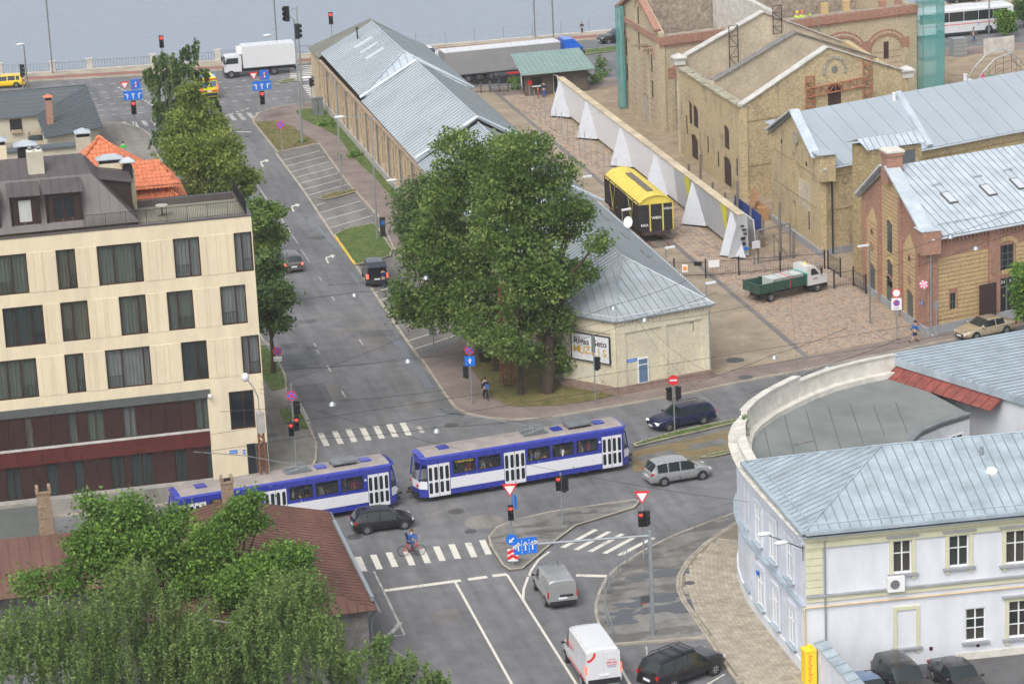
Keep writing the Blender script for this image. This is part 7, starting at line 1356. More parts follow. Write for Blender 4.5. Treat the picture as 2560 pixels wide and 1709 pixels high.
def place(label, cat, rear, front, dims, kind, pm, wb, z=0., **k): c, a = by_wheels(rear, front, wb, dims[1], dims[0], z=z); return car(label, cat, c, a, dims, kind, pm, wb, **k)
place('glossy black three door hatchback stopped beside the rear tram', 'car', (917,1335.4), (1011.9,1322.3), (3.92,1.65,1.46), 'hatch', 'car_black', 2.46, r=.31)
place('silver compact people carrier following the tram at the white house', 'car', (1665.4,1213.7), (1755.8,1198.4), (4.36,1.77,1.62), 'mpv', 'car_silver', 2.75, r=.31)
place('dark blue estate car with roof rails and lit headlights by the no entry sign', 'car', (1753.6,1061.4), (1672.6,1077.9), (4.80,1.81,1.48), 'wagon', 'car_navy', 2.754, r=.31, lit=(1,0), rails=True)
q = (atz((1367.7,1512.2))+atz((1430.1,1510.9)))/2
cb = car('small silver delivery van waiting at the stop line', 'van', (q.x+.05, q.y+1.45, 0), math.radians(90), (4.39,1.83,1.85), 'smallvan', 'car_silver', 2.76, name='van', r=.31)
def onrear(t, nm, m_, x, y0, y1, z0, z1): p = MB(); p.box(x-.02, x, y0, y1, z0, z1); return p.build(nm, m_, t)
for s in (-1, 1): onrear(cb, 'rear_door', 'car_silver', -2.196, .02 if s > 0 else -.82, .82 if s > 0 else -.02, .55, 1.60)
onrear(cb, 'plate_recess', 'trim_black', -2.22, -.62, .18, .80, .95); p = MB(); p.tube([(.2,-.3,1.85),(.1,-.3,2.2)], .012, 4); p.build('aerial', 'trim_black', cb); onrear(cb, 'brake_light', 'tail_red', -2.16, -.12, .12, 1.72, 1.76)
mv = car('white high roof delivery van with red ring logo turning at the bottom of the street', 'van', (33.85,142.1,0), math.radians(90.5), (5.6,2.07,2.48), 'bigvan', 'car_white', 3.68, name='van', r=.34, lit=(0,1))
for s in (-1, 1): onrear(mv, 'rear_door', 'car_white', -2.80, .015 if s > 0 else -.93, .93 if s > 0 else -.015, .45, 2.30)
p = MB(); c_ = (-2.83, .93, 2.12)
for k in range(10):
    a0, a1 = math.radians(-88+k*9.2), math.radians(-88+(k+1)*9.2); f = lambda r_, a: (-2.832, .93-r_*math.cos(a), 2.28+r_*math.sin(a)); p.poly([f(.36,a0), f(.50,a0), f(.50,a1), f(.36,a1)])
p.build('red_ring_logo', 'sign_red', mv)
lettering(mv, 'Officeday', V(-2.835,-.45,1.65), (0,-1,0), UP, .17, 'sign_red'); lettering(mv, 'Biroja preces', V(-2.835,-.45,1.82), (0,-1,0), UP, .09, 'sign_red'); lettering(mv, 'BIROJA PRECES', V(-2.835,-.45,1.50), (0,-1,0), UP, .08, 'sign_red'); lettering(mv, 'www.officeday.lv', V(-2.835,-.45,1.40), (0,-1,0), UP, .07, 'sign_blue')
lettering(mv, 'Officeday', V(.6,1.06,1.55), (-1,0,0), UP, .36, 'sign_red'); p = MB(); p.box(-2.5, .9, 1.035, 1.045, .62, .72); p.build('red_stripe', 'sign_red', mv)
d = V(math.cos(math.radians(26)), math.sin(math.radians(26)), 0); fw_ = V(40.19,139.48,0)
gl_ = car('black sport utility vehicle with roof bars parked by the corner kerb', 'car', fw_+d*.95-d*2.55+V(-d.y,d.x,0)*.88, math.radians(26), (5.1,1.92,1.84), 'suv', 'car_black', 3.08, r=.38, rails=True, lit=(0,0))
for k in range(3): p = MB(); p.box(-1.2+k*.75, -1.14+k*.75, -.66, .66, 1.88, 1.91); p.build('roof_bar', 'trim_black', gl_)
car('black sport utility vehicle with its nose out in the yard, middle of three', 'car', (48.95,133.6,.13), math.radians(-88), (4.85,1.93,1.76), 'suv', 'car_black', 2.93, r=.37); car('dark grey saloon parked rightmost beside the white wall', 'car', (52.05,133.3,.13), math.radians(-87), (4.7,1.83,1.42), 'sedan', 'car_charcoal', 2.8, r=.33); car('light blue saloon behind the low yard wall', 'car', (46.85,133.0,.13), math.radians(-83), (4.5,1.76,1.43), 'sedan', 'car_lightblue', 2.7, r=.31)
car('metallic beige saloon parked at the red brick house front', 'car', (78.4,195.5,0), math.radians(-164), (4.85,1.82,1.43), 'sedan', 'car_sand', 2.85, r=.33, name='car')
q = atz(zE(352,478)); car('grey brown saloon driving away between the street trees', 'car', (q.x,q.y+2.2,0), math.radians(91), (4.6,1.78,1.48), 'hatch', 'car_greybrown', 2.7, r=.31, lit=(0,1))
q = atz(zE(905,570)); vw = car('dark blue minibus with open tailgate parked by the grass', 'van', (q.x+.1,q.y+2.3,.01), math.radians(86), (4.79,1.84,1.9), 'minibus', 'car_darkblue', 2.92, name='minibus', r=.31, lit=(0,1))
p = MB(); p.obox((-2.55,0,2.0), (.45,0,.12), (0,.8,0), (-.01,0,.03)); p.build('tailgate', 'car_darkblue', vw); onrear(vw, 'boot_opening', 'black', -2.41, -.72, .72, .75, 1.68)
place('white luxury coupe like sport utility on the river road', 'car', zB(955,405), zB(1060,398), (4.88,1.98,1.69), 'suv', 'car_white', 2.93, r=.38); place('dark sport utility car on the river road beside the scaffold', 'car', zB(2280,279), zB(2148,292), (4.8,1.93,1.7), 'suv', 'car_charcoal', 2.85, r=.37); place('yellow taxi at the left edge of the river road', 'car', zA(120,573), zA(-45,584), (4.5,1.78,1.5), 'hatch', 'car_taxi', 2.7, r=.32); place('dark car beyond the white coach', 'car', zK5(1607,48), zK5(1790,32), (4.6,1.8,1.5), 'hatch', 'car_charcoal', 2.65)
q = aty(zL4(520,920), 294.5); car('beige estate car parked in the courtyard of the grey roofed house', 'car', (q.x,294.6,.12), math.radians(-92), (4.5,1.78,1.5), 'wagon', 'car_sand', 2.6, rails=True)
q = atz(zA(1360,655)); am = car('yellow ambulance with blue lamps half hidden by the street trees', 'van', (q.x,q.y+2.7,0), math.radians(95), (5.5,2.0,2.6), 'bigvan', 'car_amb', 3.6, name='ambulance', r=.34, lit=(0,1))
for s in (-1, 1): onrear(am, 'rear_window', 'glass_blue', -2.77, .1 if s > 0 else -.8, .8 if s > 0 else -.1, 1.5, 2.1); p = MB(); p.cyl((-2.3,s*.7,2.55),(-2.3,s*.7,2.75),.13,.1,10); p.build('blue_lamp', 'blue_lamp', am)
onrear(am, 'red_band', 'sign_red', -2.785, -.9, .9, 2.25, 2.4); onrear(am, 'red_band', 'sign_red', -2.785, -.9, .9, .9, 1.1)
# ---- trucks
def tbox(t, nm, m_, a, b, sm=False): p = MB(); p.box(a[0],b[0],a[1],b[1],a[2],b[2]); return p.build(nm, m_, t, smooth=sm)
def cabin(t, x0, x1, W, z0, z1, pm, sl=.22, nose=0.):
    p = MB(); sd_ = [(x0,z0),(x1+nose,z0),(x1+nose,z0+(z1-z0)*.42),(x1,z0+(z1-z0)*.5),(x1-sl,z1-.06),(x1-sl-.12,z1),(x0,z1)]
    p.hexa([(x,-W/2,z) for x, z in sd_], [(x,W/2,z) for x, z in sd_]); p.build('cab', pm, t); zm = z0+(z1-z0)*.52
    g = MB(); g.slab([(x1+.012,-W*.45,zm),(x1+.012,W*.45,zm),(x1-sl+.03,W*.42,z1-.12),(x1-sl+.03,-W*.42,z1-.12)], (1,0,.3), .01); g.build('windscreen', 'glass_car', t)
    for s in (-1, 1): g = MB(); y = s*(W/2+.006); g.poly([(x1-.12,y,zm),(x1-sl-.12,y,z1-.2),(x0+.35,y,z1-.2),(x0+.35,y,zm)]); g.build('side_window', 'glass_car', t); tbox(t, 'headlight', 'headlight', (x1+nose-.05,s*W*.36-.16,z0+.12), (x1+nose+.012,s*W*.36+.16,z0+.3)); p = MB(); p.box(x1-.1,x1+.05,s*(W/2+.16)-.06,s*(W/2+.16)+.06,zm+.05,zm+.55); p.cyl((x1-.15,s*W/2,zm+.5),(x1-.05,s*(W/2+.16),zm+.5),.02,None,4); p.build('wing_mirror', 'trim_black', t)
    tbox(t, 'bumper', 'trim_black', (x0+.3,-W/2+.02,z0-.35), (x1+nose+.03,W/2-.02,z0-.01)); tbox(t, 'grille', 'trim_black', (x1+nose-.02,-W*.3,z0+.1), (x1+nose+.01,W*.3,z0+.45))
A_, B_ = atz(zA(1770,492)), atz(zA(1514,515)); fr_ = B_
bt = thing('box_truck', 'white refrigerated box truck crossing the river road junction', 'truck', (fr_.x+3.0, fr_.y+1.15, 0), math.radians(180)); 
cabin(bt, 1.75, 3.75, 2.2, .75, 2.55, 'car_white'); tbox(bt, 'cargo_box', 'car_white', (-4.55,-1.25,1.15), (1.55,1.25,3.6)); tbox(bt, 'box_edge', 'galv', (-4.6,-1.28,1.08), (1.56,1.28,1.15)); tbox(bt, 'cooling_unit', 'plastic_white', (1.56,-.8,2.7), (2.05,.8,3.4)); tbox(bt, 'chassis', 'trim_black', (-4.4,-.45,.6), (3.2,.45,1.05)); tbox(bt, 'rear_bumper', 'trim_black', (-4.6,-1.1,.5), (-4.4,1.1,.8))
for x in (3.0, -2.0):
    for s in (-1, 1): put_wheel(bt, x, s*.98, .46, .3, s)
ax = atz((1199.4,204.7)); tdir = math.radians(3.2); td = V(math.cos(tdir), math.sin(tdir), 0); tn = V(-td.y, td.x, 0); c = ax+tn*1.15
tr = thing('semi_trailer_truck', 'grey curtain sided trailer truck with bright blue cab on the river road', 'truck', (c.x,c.y,0), tdir); mat('curtain_grey', (.30, .30, .30), .6, var=.1, sc=.6, kind='obj')
tbox(tr, 'curtain_side', 'curtain_grey', (-4.0,-1.25,1.15), (9.6,1.25,3.62)); tbox(tr, 'roof_sheet', 'car_white', (-4.02,-1.28,3.62), (9.62,1.28,3.72)); tbox(tr, 'side_rail', 'galv', (-4.03,-1.28,1.0), (9.62,1.28,1.15)); tbox(tr, 'chassis', 'iron_rust', (-3.9,-.5,.7), (9.4,.5,1.0)); tbox(tr, 'rear_door', 'galv', (-4.05,-1.2,1.2), (-4.0,1.2,3.6)); tbox(tr, 'side_guard', 'sign_red', (3.2,-1.2,.55), (7.0,-1.15,.75))
for x in (-1.31, 0, 1.31, 8.2, 11.6):
    for s in (-1, 1): put_wheel(tr, x, s*1.0, .5, .34, s)
cabin(tr, 10.1, 12.4, 2.45, .8, 3.0, 'car_cabblue', .12); p = MB(); p.hexa([(10.1,-1.2,3.0),(12.1,-1.2,3.0),(12.1,1.2,3.0),(10.1,1.2,3.0)], [(10.1,-1.15,3.85),(11.3,-1.1,3.85),(11.3,1.1,3.85),(10.1,1.15,3.85)]); p.build('roof_fairing', 'car_cabblue', tr); tbox(tr, 'tractor_chassis', 'trim_black', (7.4,-.5,.6), (11,.5,.95))
c, a = by_wheels((1927.4,754.6), (2043.5,729.9), 4.6, 2.0, 6.9, ov=1.0, z=.13); iv = thing('tipper_truck', 'tipper truck with white cab and dark green bed carrying tanks in the cobbled yard', 'truck', c, a)
cabin(iv, 1.45, 2.75, 1.95, .7, 2.25, 'car_white', .45, .65); tbox(iv, 'chassis', 'trim_black', (-3.3,-.4,.5), (1.8,.4,.75)); tbox(iv, 'bed_floor', 'car_bedgreen', (-3.45,-1.05,.85), (1.2,1.05,.95))
for s in (-1, 1): tbox(iv, 'bed_side', 'car_bedgreen', (-3.45,s*1.05-.04,.95), (1.2,s*1.05+.04,1.62)); [tbox(iv, 'bed_stake', 'car_bedgreen', (x,s*1.1-.03,.85), (x+.09,s*1.1+.03,1.68)) for x in (-3.44,-1.9,-.35,1.1)]
for x in (-3.45, 1.16): tbox(iv, 'bed_end', 'car_bedgreen', (x,-1.0,.95), (x+.05,1.0,1.62))
flat('tank', (.55, .58, .55), .4); flat('net_green', (.02, .28, .2), .6)
for k in range(3): tk_ = tbox(iv, 'tank', 'tank', (-1.9+k*1.03,-.9,.95), (-.95+k*1.03,.6,1.78)); p = MB(); [p.tube([(-1.92+k*1.03,-.92,z),(-.93+k*1.03,-.92,z),(-.93+k*1.03,.62,z),(-1.92+k*1.03,.62,z)], .02, 4) for z in (1.1,1.4,1.7,1.8)]; p.build('cage', 'galv', tk_)
p = MB(); p.tube([(-.35,-1.1,.9),(-.35,-1.1,1.7),(-.35,-.9,1.82),(-.35,.6,1.82),(-.35,1.1,1.6)], .025, 4); p.build('strap', 'sign_red', iv); tbox(iv, 'net_roll', 'net_green', (1.22,-1.0,.95), (1.42,1.0,1.75)); p = MB(); p.cyl((1.9,0,2.25),(1.9,0,2.42),.08,.06,8); p.build('beacon', 'amber_lit', iv)
for x in (2.45, -2.15):
    for s in (-1, 1): put_wheel(iv, x, s*.86, .36, .24, s)
lettering(iv, 'LABIE', V(2.2,-.99,1.2), (1,0,0), UP, .2, 'black'); 
fwc = atz(zK5(1935,405)); bu = thing('coach', 'white coach with red stripe parked beyond the teal scaffold', 'bus', (fwc.x-2.9,fwc.y+1.2,.12), math.radians(2)); tbox(bu, 'body', 'car_white', (-6,-1.25,.45), (6,1.25,3.05)); p = MB(); p.hexa([(-6,-1.25,3.05),(6,-1.25,3.05),(6,1.25,3.05),(-6,1.25,3.05)], [(-5.9,-1.1,3.3),(5.7,-1.1,3.3),(5.7,1.1,3.3),(-5.9,1.1,3.3)]); p.build('roof', 'car_white', bu)
for k in range(6): tbox(bu, 'side_window', 'glass_car', (-5.8+k*1.85,-1.27,1.75), (-4.02+k*1.85,-1.245,2.85))
tbox(bu, 'windscreen', 'glass_car', (5.98,-1.15,1.3), (6.03,1.15,2.95)); tbox(bu, 'red_stripe', 'sign_red', (-6,-1.262,1.35), (5.9,-1.25,1.43)); lettering(bu, '71', V(1.6,-1.27,1.2), (1,0,0), UP, .5, 'lamp_off' if False else 'sign_blue'); p = MB(); p.tube([(6,-1.2,2.7),(6.35,-1.4,2.6),(6.35,-1.4,2.1)], .05, 5); p.build('wing_mirror', 'trim_black', bu); tbox(bu, 'roof_unit', 'car_white', (-1,-.8,3.28), (1.5,.8,3.45))
for x in (2.9, -3.3):
    for s in (-1, 1): put_wheel(bu, x, s*1.12, .5, .28, s)
# ---- trams
mat('tram_roof', (.33, .29, .27), .7, var=.18, sc=1.2, kind='obj', fine=.12); mat('tram_dirt', (.10, .09, .085), .7, var=.3, kind='obj')
def tram(label, c, rz, destination):
    t = thing('tram', label, 'tram', c, rz); HL, HW, x0 = 6.95, 1.25, -6.95; fr_ = lambda a: x0+a*13.9
    wn_ = [(.13,.244),(.256,.37),(.506,.62),(.633,.742),(.756,.864)]; dn = [(0.004,.114),(.386,.494),(.886,.99)]
    Z0, Z1, Z2, Z3, Z4, Z5 = .4, .78, 1.52, 1.74, 2.64, 3.0
    for s in (-1, 1):
        O = V(x0,s*HW,0) if s < 0 else V(-x0,s*HW,0); U = V(1,0,0)*(-s); Nn = V(0,s,0); fl = (lambda a: a) if s < 0 else (lambda a: 1-a)
        def span(a, b): return tuple(sorted((fl(a)*13.9, fl(b)*13.9)))
        hol = [(*span(a, b), Z3, Z4) for a, b in wn_]+([(*span(a, b), .0, 2.62-Z0) for a, b in dn] if s < 0 else [])
        holes_ = [(h[0], h[1], h[2]-Z0 if i < 5 else h[2], h[3]-Z0 if i < 5 else h[3]) for i, h in enumerate(hol)]
        mb = MB(); wallf(mb, O+UP*Z0, U, Nn, [0, 13.9], lambda u: Z5-Z0, holes_, .06); mb.build('side_wall', 'car_tramblue', t)
        gaps = [(dn[0][1], dn[1][0]), (dn[1][1], dn[2][0])] if s < 0 else [(0, 1)]
        for a, b in gaps: u0, u1 = span(a, b); p = MB(); p.obox(O+U*((u0+u1)/2)+UP*((Z1+Z2)/2)+Nn*.006, U*((u1-u0)/2-.02), Nn*.008, UP*((Z2-Z1)/2)); p.build('white_band', 'car_tramwhite', t)
        for a, b in wn_: u0, u1 = span(a, b); window(t, O, U, Nn, (u0, u1, Z3, Z4), .03, .05, ((u0+u1)/2,) if s > 0 else (), (Z4-.32,), 'trim_black', 'glass_tram')
        if s < 0:
            for a, b in dn:
                u0, u1 = span(a, b); do = MB(); do.obox(O+U*((u0+u1)/2)+UP*((Z0-.02+2.6)/2)-Nn*.03, U*((u1-u0)/2-.01), Nn*.02, UP*((2.6-Z0+.02)/2)); do = do.build('door', 'car_tramwhite', t); w_ = (u1-u0)/4
                for k in range(4):
                    for za, zb in ((.62,1.38), (1.5,2.42)):
                        cc = O+U*(u0+w_*(k+.5))-Nn*.008; g = MB(); rx, rz_ = w_*.32, (zb-za)/2; zc = (za+zb)/2; pts_ = []
                        for q in range(12): an = 2*math.pi*(q+.5)/12; e = .35; sx, sz = math.copysign(abs(math.cos(an))**e, math.cos(an)), math.copysign(abs(math.sin(an))**e, math.sin(an)); pts_.append(cc+U*(rx*sx)+UP*(zc+rz_*sz))
                        g.slab(pts_, Nn, .004); g.build('pane', 'glass_dark', do)
                for e in (u0, (u0+u1)/2, u1): p = MB(); p.obox(O+U*e+UP*1.5-Nn*.012, U*.012, Nn*.01, UP*1.1); p.build('door_edge', 'trim_black', do)
    for e in (-1, 1):      # rounded ends
        P0 = [(e*HL,-HW),(e*(HL+.45),-.92),(e*(HL+.62),0),(e*(HL+.45),.92),(e*HL,HW)]
        def band(z0, z1, nm, m_, sh0=0., sh1=0., parts=None):
            for k in (range(4) if parts is None else parts): (xa, ya), (xb, yb) = P0[k], P0[k+1]; p = MB(); f = lambda x, y, z, sh: (x-e*sh*(1 if abs(x) > HL+.1 else 0), y, z); p.poly([f(xa,ya,z0,sh0), f(xb,yb,z0,sh0), f(xb,yb,z1,sh1), f(xa,ya,z1,sh1)]); p.build(nm, m_, t)
        band(Z0, .95, 'end_skirt', 'car_tramblue'); band(.95, 1.5, 'end_panel', 'car_tramwhite', 0, .02); band(1.5, 2.62, 'end_window', 'glass_tram', .02, .2); band(2.62, Z5, 'end_header', 'car_tramblue', .2, .24)
        for y in (-.92, .92): p = MB(); p.tube([(e*(HL+.45-.02),y,1.45), (e*(HL+.45-.2),y,2.64)], .05, 5); p.build('window_pillar', 'car_tramblue', t)
        for y in (-.7, .7): p = MB(); p.cyl((e*(HL+.48),y,1.15), (e*(HL+.56),y,1.15), .1, None, 10); p.build('lamp', 'headlight' if e > 0 else 'tail_red', t)
        p = MB(); p.box(e*(HL+.5)-.05 if e > 0 else e*(HL+.7), e*(HL+.7) if e > 0 else e*(HL+.5)+.05, -.8, .8, .45, .65); p.build('bumper', 'trim_black', t)
        p = MB(); p.cyl((e*(HL+.4),0,.6), (e*(HL+1.05),0,.6), .09, None, 8); p.build('coupler', 'iron_dark', t)
    prof_ = [(-HW,Z5),(-1.12,Z5+.12),(-.8,Z5+.2),(0,Z5+.24),(.8,Z5+.2),(1.12,Z5+.12),(HW,Z5)]
    for (ya, za), (yb, zb) in zip(prof_, prof_[1:]):
        edge = abs(ya) > 1.0 and abs(yb) > 1.0 or abs(ya) == HW or abs(yb) == HW; p = MB(); p.poly([(-HL,ya,za),(HL,ya,za),(HL,yb,zb),(-HL,yb,zb)]); p.build('roof_edge' if edge else 'roof', 'car_tramblue' if edge else 'tram_roof', t)
    for e in (-1, 1):
        for (ya, za), (yb, zb) in zip(prof_, prof_[1:]): p = MB(); sq = lambda y: y*.76; p.poly([(e*HL,ya,za),(e*HL,yb,zb),(e*(HL+.36),sq(yb),Z5+(zb-Z5)*.4),(e*(HL+.36),sq(ya),Z5+(za-Z5)*.4)]); p.build('roof_nose', 'car_tramblue', t)
    tbox(t, 'floor', 'tram_dirt', (-HL,-1.2,.55), (HL,1.2,.85))
    for x in (-3.35, 3.35):
        tbox(t, 'bogie_frame', 'iron_dark', (x-1.3,-.95,.35), (x+1.3,.95,.6))
        for dx in (-.95, .95):
            for s in (-1, 1): p = MB(); p.cyl((x+dx,s*.72,.36), (x+dx,s*.9,.36), .35, None, 18); w_ = p.build('wheel', 'iron_dark', t); p = MB(); p.cyl((x+dx,s*.9,.36), (x+dx,s*.95,.36), .14, None, 10); p.build('axle_box', 'iron_rust', w_)
    for x in (-5.4, 2.6, 5.6): tbox(t, 'roof_hatch', 'car_tramblue', (x-.35,-.35,Z5+.22), (x+.35,.35,Z5+.32))
    rbx = tbox(t, 'resistor_box', 'galv_old', (3.3,-.55,Z5+.38), (5.0,.55,Z5+.52)); [tbox(rbx, 'fin', 'trim_black', (3.4+k*.2,-.5,Z5+.2), (3.48+k*.2,.5,Z5+.38)) for k in range(8)]
    pn = MB(); zt = Z5+.25; pn.box(.2, 1.9, -.5, .5, zt, zt+.08)
    for s in (-1, 1): pn.tube([(.4,s*.4,zt+.1),(1.6,s*.35,zt+.35),(.6,s*.3,zt+.42)], .03, 4)
    for x in (.4, 1.0, 1.6): pn.tube([(x,-.6,zt+.2),(x,.6,zt+.2)], .025, 4)
    pn.cyl((1.0,0,zt), (1.0,0,zt+.4), .14, .1, 8); pn.build('collector_base', 'galv_old', t)
    tp = MB(); tp.tube([(1.0,0,zt+.4), (-2.2,.05,zt+1.5), (-5.6,.1,zt+2.3)], .03, 5); tp.build('trolley_pole', 'galv', t)
    lettering(t, destination, V(fr_(.187),-1.27,2.53), (1,0,0), UP, .16, 'sign_yellow'); lettering(t, '3', V(fr_(.56),-1.265,1.62), (1,0,0), UP, .12, 'sign_white')
    p = MB(); p.cyl((fr_(.875),-1.25,2.3), (fr_(.875),-1.275,2.3), .07, None, 10); p.build('button', 'plastic_white', t)
    return t
near = TC; tz = TANG
cF = TC+TD*((atz(zJ(2200,295))-T0).length-6.95-.0); cF.z = .0
tram1 = tram('blue and white tram in front, its last car window facing the crossing', (cF.x,cF.y,0), tz, '7 MASKAVAS IELA'); cR = cF-TD*16.35
tram2 = tram('blue and white rear tram car partly hidden by the brown roof', (cR.x,cR.y,0), tz, '7 MASKAVAS IELA')
# ================================================================ trees
import numpy as np
def leafmesh(name, C, size, mname, tint, rng, parent, updir=.35, asp=.62):
    n = len(C); nr = rng.normal(size=(n,3)); nr[:,2] += updir*2; nr /= np.linalg.norm(nr,axis=1)[:,None]; a = rng.normal(size=(n,3)); u = np.cross(nr,a); u /= np.linalg.norm(u,axis=1)[:,None]; w = np.cross(nr,u)
    s = (size*(.6+.8*rng.random(n)))[:,None]; bend = nr*s*.18
    Vv = np.stack([C-u*s, C+w*s*asp-bend, C+u*s, C-w*s*asp-bend],1).reshape(-1,3)-np.array(parent['_w'])
    me = bpy.data.meshes.new(name); me.vertices.add(4*n); me.vertices.foreach_set('co', Vv.astype(np.float32).ravel()); me.loops.add(4*n); me.loops.foreach_set('vertex_index', np.arange(4*n,dtype=np.int32)); me.polygons.add(n); me.polygons.foreach_set('loop_start', np.arange(0,4*n,4,dtype=np.int32))
    at = me.attributes.new('tint','FLOAT','FACE'); at.data.foreach_set('value', np.clip(tint,0,1).astype(np.float32)); me.materials.append(M(mname)); me.update(calc_edges=True)
    o = bpy.data.objects.new(name, me); COL.objects.link(o); o.parent = parent; return o
def tree(label, base, z_, lobes, mname, n, size, seed, trunk=.25, bark='bark', droop=0., dep=1.0, name='linden_tree', bz=.12, clump=.34, fork=.42, lean=None):
    rng = np.random.default_rng(seed); b = Vector((base[0], base[1], bz)); t = thing(name, label, 'tree', b); L = []; up_ = 85 if droop and z_ is zG else 0
    for i, q in enumerate(lobes):
        dy = q[3] if len(q) > 3 else (rng.random()-.5)*3.0*dep; c = aty(z_(q[0], q[1]-up_), base[1]+dy); r = (1.0 if droop else .76 if mname == 'leaf_linden' else .92)*(q[2]*(z_(1,0)[0]-z_(0,0)[0]))/(FPX/(c-CAM).length); L.append((np.array(c), r))
    W_ = np.array([r**2 for _, r in L]); W_ /= W_.sum(); K = max(20, int(n/(26 if not droop else 34))); idx = rng.choice(len(L), K, p=W_); d = rng.normal(size=(K,3)); d /= np.linalg.norm(d,axis=1)[:,None]
    if droop: d[:,2] = np.abs(d[:,2])*.9-.15
    rad = np.array([L[i][1] for i in idx])*(.5+.5*rng.random(K)**.6)*(1+.16*rng.normal(size=K)); Cc = np.array([L[i][0] for i in idx])+d*rad[:,None]*np.array([1,1,.88]); ct = rng.random(K); per = n//K
    if droop:
        ln = droop*(.4+.9*rng.random(K)); f = rng.random((K,per)); P = Cc[:,None,:]+np.zeros((K,per,3)); sway = rng.normal(size=(K,3))*.25; sway[:,2] = 0
        P += sway[:,None,:]*(f**2)[:,:,None]; P[:,:,2] -= f*ln[:,None]; P += rng.normal(size=P.shape)*np.array([.055,.055,.05])
    else: P = Cc[:,None,:]+rng.normal(size=(K,per,3))*clump*np.array([1,1,.6])
    P = P.reshape(-1,3); tint = (ct[:,None]*.78+rng.random((K,per))*.34-.06).ravel(); keep = P[:,2] > bz+.4
    leafmesh('crown', P[keep], size, mname, tint[keep], rng, t)
    mb = MB(); cen = Vector(sum((c*w for (c, _), w in zip(L, W_)), np.zeros(3))); top = max(c[2] for c, _ in L); fk = b+(V(cen.x,cen.y,b.z)-b)*.35+UP*((cen.z-b.z)*fork)
    path = [b, b.lerp(fk,.5)+V(.1,0,0), fk]; rr = [trunk*1.25, trunk, trunk*.85]
    for (p0, p1, r0, r1) in zip(path, path[1:], rr, rr[1:]): mb.cyl(p0, p1, r0, r1, 9)
    for c, r in L:
        c = Vector(c); m_ = fk.lerp(c,.5)+UP*(.15*(c-fk).length); mb.cyl(fk, m_, trunk*.5, trunk*.32, 6); mb.cyl(m_, c, trunk*.32, trunk*.12, 5)
        for k in range(0 if droop else 3): e = c+Vector(rng.normal(size=3))*r*.55; mb.cyl(c.lerp(m_,.2*k), e, trunk*.13, trunk*.04, 4)
    mb.build('trunk', bark, t, smooth=60); return t
zP = Z(0,0,1)
def gb_(p): g = atz(p); return (g.x, g.y)
LK1 = [(1065,640,88),(1030,765,64),(1100,760,92),(1135,680,100),(1095,560,74),(1000,725,36)]
LK2 = [(1210,470,108),(1150,385,85),(1180,620,115),(1200,755,105),(1120,480,80),(1230,400,80)]
LK3 = [(1290,385,92),(1310,640,112),(1320,770,98),(1260,560,110),(1240,850,66),(1270,470,100),(1350,360,45),(1290,860,58),(1160,820,46)]
LK4 = [(1390,430,62),(1345,500,100),(1420,555,70),(1490,610,46),(1410,690,66),(1392,800,60),(1372,885,55),(1340,700,100),(1460,680,40),(1450,520,40),(1402,905,36)]
tree('large linden at the left of the central group, crown over the parking bays', gb_((1216,906)), zP, LK1, 'leaf_linden', 20000, .13, 1, .38, bz=.15)
tree('tallest linden of the central group with straight dark trunk', gb_((1245,930)), zP, LK2, 'leaf_linden', 24000, .13, 2, .3, bz=.15); tree('linden with slim trunk in the middle of the central group', gb_((1302,990)), zP, LK3, 'leaf_linden', 24000, .13, 3, .2, bz=.15); tree('thick trunked linden of the central group next to the museum corner', gb_((1369,985)), zP, LK4, 'leaf_linden', 22000, .13, 4, .42, bz=.15)
tree('smaller dark linden against the museum street wall', gb_((1085,655)), zP, [(1030,505,56),(1070,465,46),(1050,590,52),(1095,545,56),(1010,560,36)], 'leaf_dark', 9000, .13, 5, .16, bz=.15)
tree('tall drooping birch at the far street corner', gb_((405,386)), zA, [(1090,400,95),(1230,330,60),(1085,540,120),(1090,700,110),(1400,680,60),(1050,870,80),(1270,270,28),(1330,480,55),(980,470,45),(1200,450,80)], 'leaf_dark', 9000, .17, 6, .18, 'bark_birch', 1.6, name='birch_tree')
tree('yellow green street linden nearest the far junction', gb_((482,510)), zA, [(1230,600,75),(1265,700,105),(1300,850,150),(1200,800,110),(1160,900,95),(1400,820,90)], 'leaf_yellow', 15000, .15, 7, .2); tree('second street linden rising behind the hotel terrace rail', gb_((575,700)), zA, [(1250,1030,170),(1440,960,140),(1450,1130,160),(1560,1200,120),(1330,1230,140),(1180,1000,120),(1640,1170,70)], 'leaf_yellow', 18000, .15, 8, .22)
tree('street linden close behind the hotel corner, lighter top', gb_((650,800)), zD, [(1760,480,105),(1680,400,80),(1720,570,95),(1790,340,60),(1690,300,50)], 'leaf_linden', 8000, .16, 9, .18); tree('dark street tree with bare trunk on the grass verge beside the hotel', gb_((682,936)), zD, [(1740,720,90),(1785,880,105),(1755,1030,90),(1870,900,55),(1690,880,80),(1850,1060,50),(1740,640,55)], 'leaf_dark', 8000, .16, 10, .17)
zg = lambda y, x=None: y
tree('bright green maple spreading over the brown roofs', (13.4,150.2), zG, [(440,690,60,1.5),(620,750,115,1),(480,830,115,1),(700,890,130,0),(420,950,100,1),(820,800,100,1),(560,960,130,0),(875,730,45,1),(150,1080,80,1),(850,950,110,0),(330,1080,90,1),(380,890,60,1)], 'leaf_maple', 22000, .105, 11, .22, name='maple_tree', bz=0)
tree('maple with one high branch in front of the brown roof chimney', (15.6,149.0), zG, [(1180,720,62,1),(1115,800,85,1),(1040,900,95,0),(1000,1010,95,0),(1255,790,52,1),(1090,1010,80,0),(1000,860,60,0),(930,1080,80,0),(1230,660,28,1)], 'leaf_maple', 17000, .105, 12, .2, name='maple_tree', bz=0)
